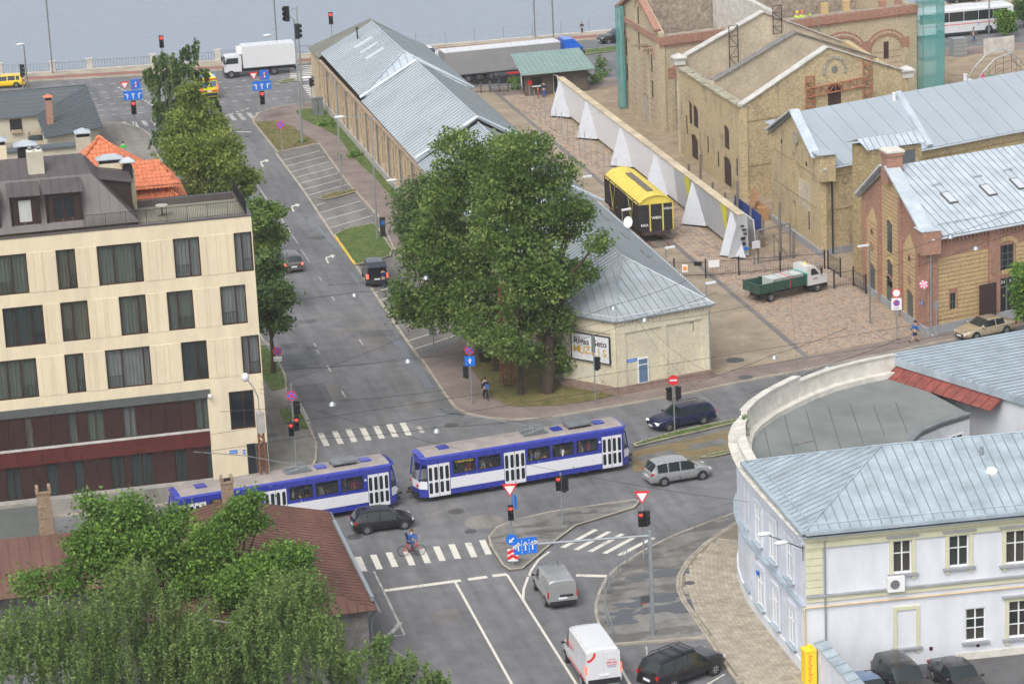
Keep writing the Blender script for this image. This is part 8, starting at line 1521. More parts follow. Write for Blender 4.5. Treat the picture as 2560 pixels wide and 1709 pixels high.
tree('small bright maple beside the brown roof edge', (18.2,146.5), zG, [(1380,960,85,0),(1240,1000,80,0),(1130,1100,100,0),(1450,1000,52,0),(1300,1070,90,-1),(1470,940,30,0)], 'leaf_maple', 14000, .105, 13, .16, name='maple_tree', bz=0)
tree('large weeping birch at the lower left', (11.0,142.5), zG, [(650,1130,150),(520,1250,170),(760,1250,150),(400,1400,190),(600,1450,230),(800,1420,170),(250,1300,130),(900,1350,110),(1000,1260,70),(850,1580,180),(500,1640,200)], 'leaf_birch', 46000, .075, 14, .25, 'bark_birch', 2.3, name='birch_tree', bz=0)
tree('weeping birch hanging over the road edge', (20.0,140.5), zG, [(1380,1200,180),(1500,1170,130),(1250,1320,160),(1450,1400,210),(1300,1480,170),(1570,1360,105),(1120,1400,140),(1020,1480,120),(960,1330,90),(1180,1600,170),(1620,1560,140)], 'leaf_birch', 44000, .075, 15, .22, 'bark_birch', 2.2, name='birch_tree', bz=0)
tree('weeping birch in the far lower left corner', (5.0,141.0), zG, [(150,1430,170),(60,1330,110),(-40,1500,170),(280,1520,150)], 'leaf_birch', 12000, .085, 16, .2, 'bark_birch', 2.0, name='birch_tree', bz=0)
tree('low birch at the bottom edge beside the lane', (25.2,136.2), zH, [(700,1480,100),(850,1530,80),(620,1440,85),(780,1600,110),(640,1580,120),(930,1590,70),(560,1500,90),(480,1400,110),(560,1330,80),(700,1420,70),(820,1480,60)], 'leaf_birch', 9000, .085, 17, .14, 'bark_birch', 1.2, name='birch_tree', bz=0)
def bush(label, p, w, h, mname, n, seed, size=.12, z=.12, nm='shrub'):
    rng = np.random.default_rng(seed); t = thing(nm, label, 'shrub', (p[0],p[1],z)); K = max(4, n//18); cc = rng.normal(size=(K,3))*np.array([w*.4,w*.4,h*.25])+np.array([p[0],p[1],z+h*.5]); cc[:,2] = np.maximum(cc[:,2], z+.1); P = (cc[:,None,:]+rng.normal(size=(K,18,3))*.12).reshape(-1,3); P[:,2] = np.maximum(P[:,2], z+.03); leafmesh('foliage', P, size, mname, rng.random(len(P)), rng, t)
    mb = MB(); [mb.cyl(V(p[0],p[1],z), Vector(c), .02, .01, 4) for c in cc[:5]]; mb.build('stem', 'bark', t)
for lab, q, w, h, n in (('round green shrub left of the green roofed kiosk', zB(1540,590), 1.0, 1.8, 500), ('low shrub between kiosk and warehouse fence', zB(2060,550), 1.6, 1.4, 600), ('green shrub behind the kiosk corner', zB(2090,500), 1.0, 2.2, 500), ('small weed clump beside the pavement lamp', zA(1968,938), .5, .5, 120), ('low green plants growing along the museum wall', zB(300,830), 1.4, .5, 300), ('leafy weeds on the verge below the museum wall', zB(490,1030), 1.4, .5, 300), ('green bush at the museum side door', zE(1100,215), 1.4, 1.0, 500)): g = atz(q); bush(lab, (g.x,g.y), w, h, 'leaf_maple', n, int(g.x*7))
tree('young street tree at the right edge of the red brick house', (85.2,193.5), zK6, [(1240,1000,50,0),(1250,1100,60,0),(1245,1180,45,0),(1270,1280,50,0)], 'leaf_maple', 3500, .14, 21, .08, name='young_tree')
tree('young tree in front of the coach', gb_(zK5(2120,440)), zK5, [(2120,250,70,0),(2150,340,70,0),(2100,180,50,0),(2180,190,50,0)], 'leaf_maple', 2500, .18, 22, .07, name='young_tree'); tree('young tree at the top right corner', gb_(zK5(2345,330)), zK5, [(2340,100,80,0),(2360,180,60,0),(2310,40,50,0)], 'leaf_dark', 2000, .18, 23, .07, name='young_tree')
# grass blades so that the lawns are not flat
rng = np.random.default_rng(4)
def blades(polyname, mname, dens, hh=.1):
    for o in [o for o in COL.objects if o.name.split('.')[0] == polyname]:
        vs = [v.co for v in o.data.vertices if v.co.z > .11]; P = [(v.x, v.y) for v in vs][:len(o.data.polygons[1 if len(o.data.polygons) > 1 else 0].vertices)]
        x0, x1, y0, y1 = min(p[0] for p in P), max(p[0] for p in P), min(p[1] for p in P), max(p[1] for p in P); n = int((x1-x0)*(y1-y0)*dens); q = rng.random((n,2))*[x1-x0, y1-y0]+[x0, y0]; q = np.array([p for p in q if inside(p[0], p[1], P)])
        if not len(q): continue
        t = bpy.data.objects.new('grass_blades', None); t['_w'] = (0,0,0); C = np.column_stack([q, np.full(len(q), .16)+rng.random(len(q))*hh]); ob = leafmesh('grass_blades', C, hh*.7, mname, rng.random(len(C)), rng, {'_w': (0,0,0)} and t, -.3, .3); ob.parent = None; bpy.data.objects.remove(t); struct(ob, 'stuff')
leafmat('blade', (.075, .12, .02), (.14, .19, .04), (.25, .24, .08))
for nm in ('grass_island', 'grass_verge', 'grass_lawn', 'grass_strip'): blades(nm, 'blade', 26)
# ================================================================ street furniture
TOCAM = V(-.22,-1,0).normalized()
def post(name, label, cat, base, top_y, r=.05, m='galv', z=.12, group=None, taper=1.):
    g = atz(base, z); h = upto(g, top_y); t = thing(name, label, cat, g, group=group); p = MB(); p.cyl(g, g+UP*h, r, r*taper, 8); p.build('pole', m, t, smooth=True); return t, g, h
def disc(t, c, n, r, m, name='sign_face', th=.015, seg=20): n = Vector(n).normalized(); p = MB(); p.cyl(Vector(c)-n*th, Vector(c)+n*th, r, None, seg); return p.build(name, m, t)
def bar(t, c, n, ang, L, w, m, name='bar', d=.02): n = Vector(n).normalized(); u = UP.cross(n); e = u*math.cos(ang)+UP*math.sin(ang); f = n.cross(e); p = MB(); p.obox(Vector(c)+n*d, e*L/2, f*w/2, n*.004); return p.build(name, m, t)
def nostop(t, c, n=TOCAM, r=.33, one=False):
    s = disc(t, c, n, r, 'sign_red'); disc(s, c+n*.012, n, r*.8, 'sign_blue', 'ring_field'); bar(s, c, n, math.radians(-45), r*1.7, .09, 'sign_red', d=.032)
    if not one: bar(s, c, n, math.radians(45), r*1.7, .09, 'sign_red', d=.03)
def giveway(t, c, n=TOCAM, s_=.48):
    u = UP.cross(n); q = lambda k: [c-u*s_*k+UP*.42*k, c+u*s_*k+UP*.42*k, c-UP*.42*k]
    p = MB(); p.slab(q(1), n, .02); o = p.build('sign_face', 'sign_red', t); p = MB(); p.slab([e+n*.008 for e in q(.66)], n, .02); p.build('inner_field', 'sign_white', o)
def rectsign(t, c, w, h, m, n=TOCAM, name='sign_face'): u = UP.cross(n); p = MB(); p.obox(c, u*w/2, UP*h/2, n*.015); return p.build(name, m, t)
def arrow_up(s, c, n, L=.5, w=.08, m='sign_white', ang=90): n = Vector(n).normalized(); bar(s, c, n, math.radians(ang), L, w, m, 'arrow'); u = UP.cross(n); a = math.radians(ang); e = u*math.cos(a)+UP*math.sin(a); f = n.cross(e); p = MB(); tip = c+e*(L/2+.12)+n*.024; p.slab([tip, tip-e*.22+f*.15, tip-e*.22-f*.15], n, .006); p.build('arrow_head', m, s)
def signal(t, c, n, lit=True, s_=1.):
    n = Vector(n).normalized(); u = UP.cross(n); p = MB(); p.obox(c, u*.17*s_, n*.1*s_, UP*.48*s_); h = p.build('signal_head', 'black', t)
    for k, z in enumerate((.31, 0, -.31)):
        q = c+UP*z*s_+n*.1*s_; disc(h, q, n, .115*s_, 'lamp_red' if lit and k == 0 else 'lamp_off', 'lens', .012, 12); v = MB(); v.obox(q+n*.1*s_+UP*.12*s_, u*.13*s_, n*.1*s_, UP*.012); [v.obox(q+n*.08*s_+u*e*.13*s_, u*.01, n*.08*s_, UP*.1*s_) for e in (-1,1)]; v.build('visor', 'black', h)
SIDE = V(1,.25,0).normalized()
# junction at the trams
t, g, h = post('traffic_signal', 'red signal under a give way sign on the tip of the traffic island', 'traffic light', zH(1290,915), zH(0,465)[1], .055); giveway(t, g+UP*(h-.35)+TOCAM*.1); signal(t, g+UP*(h-1.75)+TOCAM*.18, TOCAM)
s = disc(t, g+UP*1.75+TOCAM*.1+V(-.02,0,0), TOCAM, .36, 'sign_blue'); arrow_up(s, g+UP*1.75+TOCAM*.12, TOCAM, .34, .09, ang=225); ch = rectsign(t, g+UP*.75+TOCAM*.1, .62, .8, 'sign_white')
for k in range(2): bar(ch, g+UP*(.62+k*.34)+TOCAM*.1+UP.cross(TOCAM)*-.15, TOCAM, math.radians(35), .4, .2, 'sign_red'); bar(ch, g+UP*(.62+k*.34)+TOCAM*.1+UP.cross(TOCAM)*.15, TOCAM, math.radians(-35), .4, .2, 'sign_red')
t, g, h = post('sign_post', 'thin post with a blue sign seen edge on behind the give way sign', 'sign', zH(1298,672), zH(0,515)[1], .04); rectsign(t, g+UP*(h-.55)+SIDE*.06, .6, .9, 'sign_blue', SIDE)
t, g, h = post('traffic_signal', 'signal post with two heads in the middle of the traffic island', 'traffic light', zH(1562,690), zH(0,400)[1], .055); signal(t, g+UP*(h-.65)+V(-.18,-.1,0), TOCAM); signal(t, g+UP*(h-.85)+V(.22,.1,0), SIDE, False)
t, g, h = post('traffic_signal', 'red signal under a give way sign at the right hand crossing', 'traffic light', zH(2013,872), zH(0,500)[1], .055); giveway(t, g+UP*(h-.4)+TOCAM*.1); signal(t, g+UP*(h-1.75)+TOCAM*.15+V(-.12,0,0), TOCAM); signal(t, g+UP*(h-1.85)+V(.2,.1,0), SIDE, False)
t, g, h = post('sign_gantry', 'galvanised mast with a long arm carrying a blue lane arrow sign', 'sign', zH(2062,1292), zH(0,722)[1], .13, taper=.85); y_ = g.y; a = aty(zH(1425,793), y_); zt = h+g.z-.28
p = MB(); p.tube([V(g.x,g.y,zt), V(a.x,y_,a.z)], .07, 6); p.build('arm', 'galv', t); c0, c1 = aty(zH(1290,773), y_), aty(zH(1420,830), y_); c = (c0+c1)/2; w_, h_ = abs(c1.x-c0.x), .95; s = rectsign(t, c+V(0,-.08,0), w_, h_, 'sign_blue', V(0,-1,0))
for k, an in ((-1,90),(0,90),(1,90)): arrow_up(s, c+V(k*w_*.31,-.09,-.05), V(0,-1,0), .42, .07, ang=an)
arrow_up(s, c+V(-w_*.31-.14,-.09,-.0), V(0,-1,0), .18, .06, ang=180); arrow_up(s, c+V(w_*.31+.12,-.09,.16), V(0,-1,0), .16, .06, ang=0)
for x in (-.16,.16):
    for k in range(5): bar(s, c+V(x*w_,-.08,-.36+k*.17), V(0,-1,0), math.radians(90), .1, .03, 'sign_white')
t, g, h = post('no_entry_post', 'no entry sign above two dark signal heads beside the blue estate car', 'sign', zI(341,412), zI(0,158)[1], .05, z=.13); s = disc(t, g+UP*(h-.36)+TOCAM*.08, TOCAM, .36, 'sign_red'); bar(s, g+UP*(h-.36)+TOCAM*.08, TOCAM, 0, .5, .13, 'sign_white'); signal(t, g+UP*(h-1.35)+V(-.25,0,0), V(-1,0,0), False); signal(t, g+UP*(h-1.35)+V(.25,0,0), V(1,-.1,0), False)
t, g, h = post('traffic_signal', 'dark signal on a post in front of the museum name board', 'traffic light', zK3(341,1528), zK3(0,993)[1], .05, z=.15); signal(t, g+UP*(h-2.2)+V(.2,.1,0), SIDE, False); rectsign(t, g+UP*(h-.7), .5, 1.2, 'galv_old', SIDE)
t, g, h = post('sign_post', 'no stopping sign over a blue arrow sign with a dark signal by the pedestrian', 'sign', zE(1516,1332), zE(0,948)[1], .055); nostop(t, g+UP*(h-.35)+TOCAM*.1, r=.35); s = rectsign(t, g+UP*(h-1.15)+TOCAM*.1, .75, .75, 'sign_blue'); arrow_up(s, g+UP*(h-1.18)+TOCAM*.1, TOCAM, .3, .12); signal(t, g+UP*(h-2.0)+V(-.25,.1,0), V(-1,.3,0), False)
t, g, h = post('traffic_signal', 'red signals below a no stopping sign at the hotel corner', 'traffic light', zK2(1418,1072), zK2(0,225)[1], .055); nostop(t, g+UP*(h-.85)+TOCAM*.1, r=.34); signal(t, g+UP*(h-1.85)+V(.25,.2,0), SIDE, False); signal(t, g+UP*(h-3.2)+V(-.2,-.1,0), TOCAM); signal(t, g+UP*(h-2.85)+V(.2,-.12,0), TOCAM)
p = MB(); [p.tube([g+UP*(h-.1)+V(-.12+.14*math.cos(a*.8),0,.14*math.sin(a*.8)), g+UP*(h-.1)+V(-.12+.14*math.cos(a*.8+.8),0,.14*math.sin(a*.8+.8))], .02, 4) for a in range(8)]; p.build('cable_ring', 'black', t)
post('steel_post', 'plain thin steel post behind the red signals at the hotel corner', 'post', zK2(1345,510), zK2(0,140)[1], .04)
t, g, h = post('sign_post', 'no stopping sign with a white time plate by the verge tree', 'sign', zE(260,1215), zE(0,955)[1], .04, z=.15); nostop(t, g+UP*(h-.35)+TOCAM*.08); pl = rectsign(t, g+UP*(h-.95)+TOCAM*.08, .62, .34, 'sign_white'); lettering(pl, '8.30-20.30', g+UP*(h-.98)+TOCAM*.1, UP.cross(TOCAM), UP, .13, 'black')
t, g, h = post('sign_post', 'back of a grey sign board at the lower parking bay', 'sign', zE(1271,1047), zE(0,835)[1], .04); rectsign(t, g+UP*(h-.35)+V(0,.06,0), .6, .6, 'galv')
t, g, h = post('sign_post', 'no stopping sign on the dry grass island at the far end', 'sign', zA(1843,985), zA(0,790)[1], .035, z=.15); nostop(t, g+UP*(h-.4)+TOCAM*.08, r=.42)
t, g, h = post('sign_post', 'red ring sign above a no parking zone plate by the brick house', 'sign', zK6(346,1492), zK6(0,1112)[1], .04); s = disc(t, g+UP*(h-.36)+TOCAM*.08, TOCAM, .36, 'sign_red'); disc(s, g+UP*(h-.36)+TOCAM*.092, TOCAM, .28, 'sign_white', 'inner_field'); s = rectsign(t, g+UP*(h-1.22)+TOCAM*.08, .78, .92, 'sign_white'); nostop(s, g+UP*(h-1.13)+TOCAM*.1, r=.25, one=True); lettering(s, 'ZONA', g+UP*(h-1.55)+TOCAM*.1, UP.cross(TOCAM), UP, .15, 'black')
t, g, h = post('sign_post', 'grey back of a round sign beside the downpipe of the brick house', 'sign', zK6(630,1475), zK6(0,1200)[1], .04); disc(t, g+UP*(h-.4), SIDE, .36, 'galv')
t, g, h = post('lamp_post', 'slim lamp post in front of the red brick gable', 'street lamp', zK6(158,1362), zK6(0,805)[1], .07, 'galv_old'); p = MB(); p.obox(g+UP*h+V(-.5,0,0), V(.45,0,.02), V(0,.1,0), V(0,0,.06)); p.build('lamp_head', 'white_paint', t)
# lamps with arms along the museum side
def lamp(label, base, top_y, heads, r=.09, m='galv', z=.12, grp='street lamps along the museum'):
    t, g, h = post('lamp_post', label, 'street lamp', base, top_y, r, m, z, grp, .6)
    for hd in heads:
        c = aty(hd, g.y); tp = g+UP*h; p = MB(); p.tube([tp-UP*.3, tp.lerp(c,.12)+UP*.12, c+(tp-c).normalized()*.4], .035, 5); p.build('arm', m, t); d = (c-tp).normalized(); p = MB(); p.ball(c, (.5,.17,.13), 10, 6); p.build('lamp_head', 'white_paint', t, smooth=True)
    return t, g, h
lamp('tall lamp post on the parking island, lamp over the parking bays', zB(407,1266), zB(0,520)[1], [zB(175,508)], z=.14); lamp('lamp post beside the parking meter', zB(638,1562), zB(0,770)[1], [zB(388,765)]); lamp('lamp post half hidden by the smaller dark linden', zE(1140,225), zB(0,1175)[1], [zB(730,1178)])
t, g, h = lamp('tall steel mast with signal arm on the dry grass island', zA(1974,935), zA(0,130)[1], [], .13, z=.15, grp=None); c = aty(zA(1870,90), g.y); p = MB(); p.tube([g+UP*h, c], .05, 5); p.build('signal_arm', 'galv', t); signal(t, c+V(0,-.1,0), V(-.7,-.7,0), False, 1.6); signal(t, aty(zA(1935,205), g.y)+V(.1,-.1,0), V(.8,-.6,0), False, 1.6)
lamp('tall mast with one white lamp at the far kerb of the museum corner', zA(1980,694), zA(0,40)[1], [zA(1745,232)], .13, grp=None)
t, g, h = post('traffic_signal', 'black signal on a thin post at the museum end crossing', 'traffic light', zA(2041,680), zA(0,497)[1], .05); signal(t, g+UP*(h-.6), V(.8,-.6,0), False, 1.2)
for bx, ty, lab in ((zA(885,855), zA(0,522)[1], 'left'), (zA(1722,785), zA(0,460)[1], 'right')):
    t, g, h = post('traffic_signal', 'red signal under blue lane signs '+('beside the grey roofed house' if lab == 'left' else 'at the dry grass island'), 'traffic light', bx, ty, .06, group='signals at the far junction'); giveway(t, g+UP*(h-.55)+V(-.75,-.08,0), V(0,-1,0), .5); s = rectsign(t, g+UP*(h-.5)+V(.42,-.08,0), 1.0, 1.05, 'sign_blue', V(0,-1,0)); arrow_up(s, g+UP*(h-.5)+V(.42,-.09,-.05), V(0,-1,0), .5, .14); bar(s, g+UP*(h-.5)+V(.42,-.09,0), V(0,-1,0), math.radians(45), 1.2, .08, 'sign_red', d=.04); s = rectsign(t, g+UP*(h-1.65)+V(.05,-.08,0), 2.0, 1.0, 'sign_blue', V(0,-1,0))
    for k in (-1,0,1): arrow_up(s, g+UP*(h-1.8)+V(.05+k*.6,-.09,0), V(0,-1,0), .4, .1); bar(s, g+UP*(h-1.5)+V(.05+k*.6+(.12*k),-.09,0), V(0,-1,0), 0, .34, .09, 'sign_white')
    signal(t, g+UP*(h-2.95)+V(0,-.15,0), V(0,-1,0), True, 1.5)
for bx, ty, n, lit, lab in ((zA(1070,470), zA(0,232)[1], V(0,-1,0), True, 'red signal on the promenade above the drooping birch'), (zA(150,578), zA(0,420)[1], V(1,0,0), False, 'dark signal at the left edge of the river road'), (zB(345,330), zB(0,80)[1], V(-.2,-1,0), True, 'red signal beyond the far museum roof')):
    t, g, h = post('traffic_signal', lab, 'traffic light', bx, ty, .06); signal(t, g+UP*(h-(.75 if n.x != -.2 else 3.6)), n, lit, 1.5)
t, g, h = lamp('old wooden lamp pole at the left edge of the river road', zA(182,580), zA(0,300)[1], [zA(132,290)], .1, 'wood_old', grp=None)
for bx, ty, lab in ((zA(345,482), -90, 'tall thin promenade mast on the left'), (zA(1818,420), -90, 'tall thin promenade mast behind the box truck'), (zB(1667,246), -90, 'tall thin promenade mast near the blue cab'), (zB(1792,372), -90, 'thick pole beside the blue truck cab'), (zK5(1938,590), -60, 'tall pole in front of the coach')): post('mast', lab, 'pole', bx, ty, .09, 'galv_old', group='tall masts by the river')
# yard lamps beside the museum wall
for q, lab in (((740,627),'nearest the museum corner'),((535,447),'beside the wagon track'),((315,255),'in front of the wagon door'),((118,88),'behind the wagon')):
    c = atx(zF(*q), 57.4); t = thing('yard_lamp', 'small white yard lamp '+lab, 'street lamp', (57.4,c.y,.127), group='yard lamps by the museum'); p = MB(); p.cyl(V(57.4,c.y,.12), V(57.4,c.y,c.z), .045, None, 6); p.build('pole', 'galv', t); p = MB(); p.obox(V(57.75,c.y,c.z+.05), V(.4,0,.03), V(0,.14,0), V(0,0,.06)); p.build('lamp_head', 'white_paint', t)
# lattice mast with lamp and transformer box near the brown roof, iron lattice pylon among the lindens
def pylon(label, g, h, w0, w1, m, n):
    t = thing('lattice_mast', label, 'mast', g); c = [V(a*w0,b*w0,0) for a, b in ((-1,-1),(1,-1),(1,1),(-1,1))]; d = [V(a*w1,b*w1,h) for a, b in ((-1,-1),(1,-1),(1,1),(-1,1))]; p = MB()
    for i in range(4):
        p.cyl(g+c[i], g+d[i], .05, None, 4); j = (i+1) % 4
        for k in range(n): a, b = g+c[i].lerp(d[i],k/n), g+c[j].lerp(d[j],(k+1)/n); p.cyl(a, b, .022, None, 4); p.cyl(g+c[j].lerp(d[j],k/n), b.lerp(g+c[i].lerp(d[i],(k+1)/n), 1), .022, None, 4)
    p.build('lattice', m, t); return t
g = atz((668,1300)); h = upto(g, zK2(0,505)[1]); t = pylon('rusty lattice mast with grey box and white lamp beside the hotel', g, h, .28, .13, 'iron_rust', 20); p = MB(); p.box(g.x-.22,g.x+.28,g.y-.3,g.y+.1,g.z+h-1.35,g.z+h); p.build('box', 'concrete', t); tp = g+UP*(h+.95); p = MB(); p.tube([g+UP*h, tp, tp+V(-.25,-.1,.7), tp+V(-.65,-.2,1.35)], .035, 5); p.build('arm', 'galv', t); p = MB(); p.ball(tp+V(-.75,-.2,1.5), (.26,.26,.3), 10, 7); p.build('lamp_head', 'white_paint', t, smooth=True)
g = atz(zE(1747,1198), .15); pylon('brown iron lattice mast between the linden trunks', g, 7.5, .42, .3, 'iron_rust', 16)
# lamps hung on wires over the streets
def wire(par, a, b, sag=.3, r=.014, n=8, name='wire'): p = MB(); a, b = Vector(a), Vector(b); p.tube([a.lerp(b,k/n)-UP*(sag*4*(k/n)*(1-k/n)) for k in range(n+1)], r, 4); return p.build(name, 'black', par)
for (z_, q, hz), lab in zip(((zE,(748,620),7.5),(zE,(1215,507),8.),(zE,(1097,1050),7.5),(zE,(603,1330),7.5),(zE,(1285,1505),7.),(zF,(428,808),7.),(zF,(270,748),8.),(zF,(1085,997),7.),(zF,(1352,1052),7.),(zK6,(730,745),8.4),(zK6,(910,827),8.)), ('over the street by the dark minibus','against the central linden crowns','over the wet kerb at the museum corner','above the street beside the hotel signals','over the crossing behind the front tram','under the museum eaves','over the near museum roof','over the yard entrance paving','over the tram street kerb','below the red brick house gutter','in front of the arched brick window')):
    c = atz(z_(*q), hz); t = thing('hanging_lamp', 'white lamp shade hung on a wire '+lab, 'street lamp', c, group='lamps hung over the streets'); p = MB(); p.lathe(c, [(.25,-.10),(.22,.0),(.14,.12),(.05,.17)], 12); p.build('shade', 'galv', t, smooth=True); p = MB(); p.lathe(c-UP*.16, [(.1,0),(.16,.05)], 8); p.build('bulb', 'plastic_white', t); d_ = V(7,-2.2,.6) if z_ is zE else V(6,2.5,.5); wire(t, c+UP*.2-d_, c+UP*.2, .1, .016); wire(t, c+UP*.2, c+UP*.2+d_, .1, .016)
ow = thing('overhead_wires', 'thin dark overhead tram wires above the track', 'wire', TC-TD*30)
for off in (0, 3.3): wire(ow, TC-TD*30+TN*off+UP*5.6, TC+TD*45+TN*off+UP*5.6, .2, .013, 20, 'contact_wire')
for k in range(5): c = TC+TD*(-22+k*14); wire(ow, c-TN*5+UP*6.6, c+TN*9+UP*6.8, .7, .011, 8, 'span_wire')
for a, b in (((21.3,181.6,7.5),(47.8,191.0,5.6)), ((20.3,174.0,8.5),(44.7,205,6)), ((47,160,8.6),(50,191.2,5.4)), ((44.7,147,7.0),(20.3,174,8.3)), ((48.2,190.4,5.3),(74.2,196.6,6.5)), ((53,163,8.6),(63,196,7))): wire(ow, a, b, .8, .011, 10, 'span_wire')
# guard rails
def guardrail(label, P, h=1.0):
    t = thing('guard_rail', label, 'railing', P[0])
    for a, b in zip(P, P[1:]): p = MB(); p.tube([a+UP*h, b+UP*h], .028, 6); p.tube([a+UP*.45, b+UP*.45], .022, 6); p.build('rail', 'galv', t)
    for q in P: p = MB(); p.cyl(q, q+UP*(h+.03), .03, None, 6); p.build('post', 'galv', t)
guardrail('galvanised guard rail along the kerb by the lane sign mast', pts(zH, [(1920,905),(1872,965),(1822,1045),(1797,1120),(1800,1190),(1812,1250),(1845,1345)], .125)); guardrail('galvanised guard rail beside the tram street at the white house', pts(zI, [(328,893),(432,856),(556,818),(640,792)], .125))
QR = thing('river_railing', 'promenade railing with pale stone posts along the river', 'railing', QUAY[1]); qs = resample([p+V(0,-.25,0) for p in QUAY[:8]], 8.6)
for a, b in zip(qs, qs[1:]):
    p = MB(); d_ = (b-a).normalized(); p.box(a.x-.35, a.x+.35, a.y-.22, a.y+.22, .12, 1.3); p.box(a.x-.42, a.x+.42, a.y-.27, a.y+.27, 1.3, 1.42); p.build('stone_post', 'concrete_pale', QR); p = MB(); a_, b_ = a+d_*.4, b-d_*.4; p.tube([a_+UP*1.15, b_+UP*1.15], .04, 4); p.tube([a_+UP*.3, b_+UP*.3], .035, 4); n = int((b_-a_).length/.35)
    for k in range(n+1): q = a_.lerp(b_,k/n); p.cyl(q+UP*.12, q+UP*1.15, .022, None, 4)
    p.build('bar_panel', 'galv_old', QR)
RF = thing('wire_fence', 'thin wire mesh fence along the quay beyond the trucks', 'fence', QUAY[8]); qs = resample([p+V(0,-.2,0) for p in QUAY[7:11]], 3.6)
for a, b in zip(qs, qs[1:]): p = MB(); p.cyl(a+UP*.12, a+UP*1.7, .04, None, 5); p.build('post', 'galv', RF); p = MB(); [p.tube([a+UP*z, b+UP*z], .012, 4) for z in (.3,.9,1.65)]; p.build('wire_panel', 'galv', RF)
CRr = thing('crash_barrier', 'steel crash barrier on the median of the river road', 'barrier', atz(zB(1950,345))); q0 = pts(zB, [(1060,432),(1400,400),(1960,348),(2300,315),(2600,280)], .13)
for a, b in zip(q0, q0[1:]): p = MB(); d_ = (b-a)/2; p.obox((a+b)/2+UP*.6, d_, V(0,.04,0), V(0,0,.15)); p.build('beam', 'galv', CRr); n = int((b-a).length/3); [(lambda p, q: (p.cyl(q, q+UP*.6, .06, None, 5), p.build('post', 'galv_old', CRr)))(MB(), a.lerp(b,k/n)) for k in range(n)]
fg = thing('yard_gate', 'dark metal gate with blank plates between museum end and kiosk', 'gate', atz(zB(1250,612), .12)); a, b = atz(zB(1255,612), .12), atz(zB(1492,600), .12)
for k in range(4): s_, e = a.lerp(b,k/4), a.lerp(b,(k+1)/4); p = MB(); p.tube([s_+UP*.15, s_+UP*1.8, e+UP*1.8, e+UP*.15, s_+UP*.15], .03, 4); [p.tube([s_.lerp(e,j/6)+UP*.15, s_.lerp(e,j/6)+UP*1.8], .012, 4) for j in range(1,6)]; p.build('leaf', 'black', fg); p = MB(); c = (s_+e)/2; p.box(c.x-.4,c.x+.4,c.y-.03,c.y+.03,1.1,1.7); p.build('plate', 'black', fg)
for k in range(5): q = a.lerp(b,k/4); p = MB(); p.cyl(q, q+UP*2.0, .05, None, 6); p.build('post', 'black', fg)
pm_ = thing('parking_meter', 'dark parking ticket machine beside the lamp post', 'parking meter', atz(zE(935,235), .12)); g = pm_.location; p = MB(); p.box(g.x-.22,g.x+.22,g.y-.2,g.y+.2,.12,1.75); p.box(g.x-.25,g.x+.25,g.y-.24,g.y+.22,1.75,1.85); p.build('case', 'steel_dark', pm_); p = MB(); p.box(g.x-.15,g.x+.15,g.y-.215,g.y-.2,1.2,1.55); p.build('display', 'sign_blue', pm_)
ub = thing('utility_cabinet', 'grey utility cabinet at the far corner of the museum', 'cabinet', atz(zB(250,752), .15)); g = ub.location; p = MB(); p.box(g.x-.55,g.x+.55,g.y-.3,g.y+.3,.12,2.0); p.box(g.x-.6,g.x+.6,g.y-.35,g.y+.35,2.0,2.08); p.build('case', 'galv_old', ub); p = MB(); p.box(g.x-.02,g.x+.02,g.y-.312,g.y-.3,.3,1.9); p.build('door_gap', 'black', ub)
WL = thing('wall_lamp', 'pair of white lamps on an arm at the corner of the white house', 'street lamp', V(44.8,137.4,7.6)); b0 = V(44.7,137.4,7.6); p = MB(); p.tube([b0, b0+V(-.9,.6,.35), b0+V(-1.5,1.2,.5)], .03, 5); p.tube([b0+V(0,0,.2), b0+V(0,-.05,-.7)], .025, 4); p.build('arm', 'steel_dark', WL)
for q in (V(-1.1,.35,.35), V(-1.75,1.3,.6)): p = MB(); p.ball(b0+q, (.42,.2,.12), 10, 6); p.build('lamp_head', 'white_paint', WL, smooth=True)
# playground net dome, planter wall and box on the far plaza
PD = thing('climbing_frame', 'arched net climbing frame with red and green panels on the far plaza', 'climbing frame', atz(zK5(1880,990), .12)); g0, g1 = atz(zK5(1790,1000), .12), None; y_ = g0.y; q = [aty(zK5(*e), y_) for e in ((1780,990),(1870,840),(2010,690),(2200,620),(2310,700),(2400,850))]
for dy in (0, 2.6): p = MB(); p.tube([e+V(0,dy,0) for e in q], .07, 6); p.build('arch', 'galv', PD)
p = MB(); [p.tube([q[i].lerp(q[i+1],f), V(q[i].lerp(q[i+1],f).x+.6,y_+1.3,.15)], .02, 4) for i in range(1,5) for f in (0,.5)]; [p.tube([q[i]-UP*z, q[i+1]-UP*z], .02, 4) for i in range(1,4) for z in (.8,1.6,2.4)]; p.build('net', 'black', PD); p = MB(); p.slab([q[0], V(q[1].x+.3,y_,.2), q[1]], (0,-1,0), .06); p.build('red_panel', 'pink', PD); p = MB(); e = aty(zK5(1970,930), y_); p.box(e.x-.45,e.x+.45,y_-.05,y_+.05,e.z-.5,e.z+.4); p.build('green_panel', 'net_green', PD)
PB = thing('slatted_wall', 'pale slatted planter wall in front of the coach', 'wall', atz(zK5(1885,640), .12)); a, b = atz(zK5(1885,640), .12), atz(zK5(2220,600), .12)
for k in range(16): q = a.lerp(b,k/15); p = MB(); p.box(q.x-.12,q.x+.12,q.y-.05,q.y+.05,.12,1.9); p.build('slat', 'concrete_pale', PB)
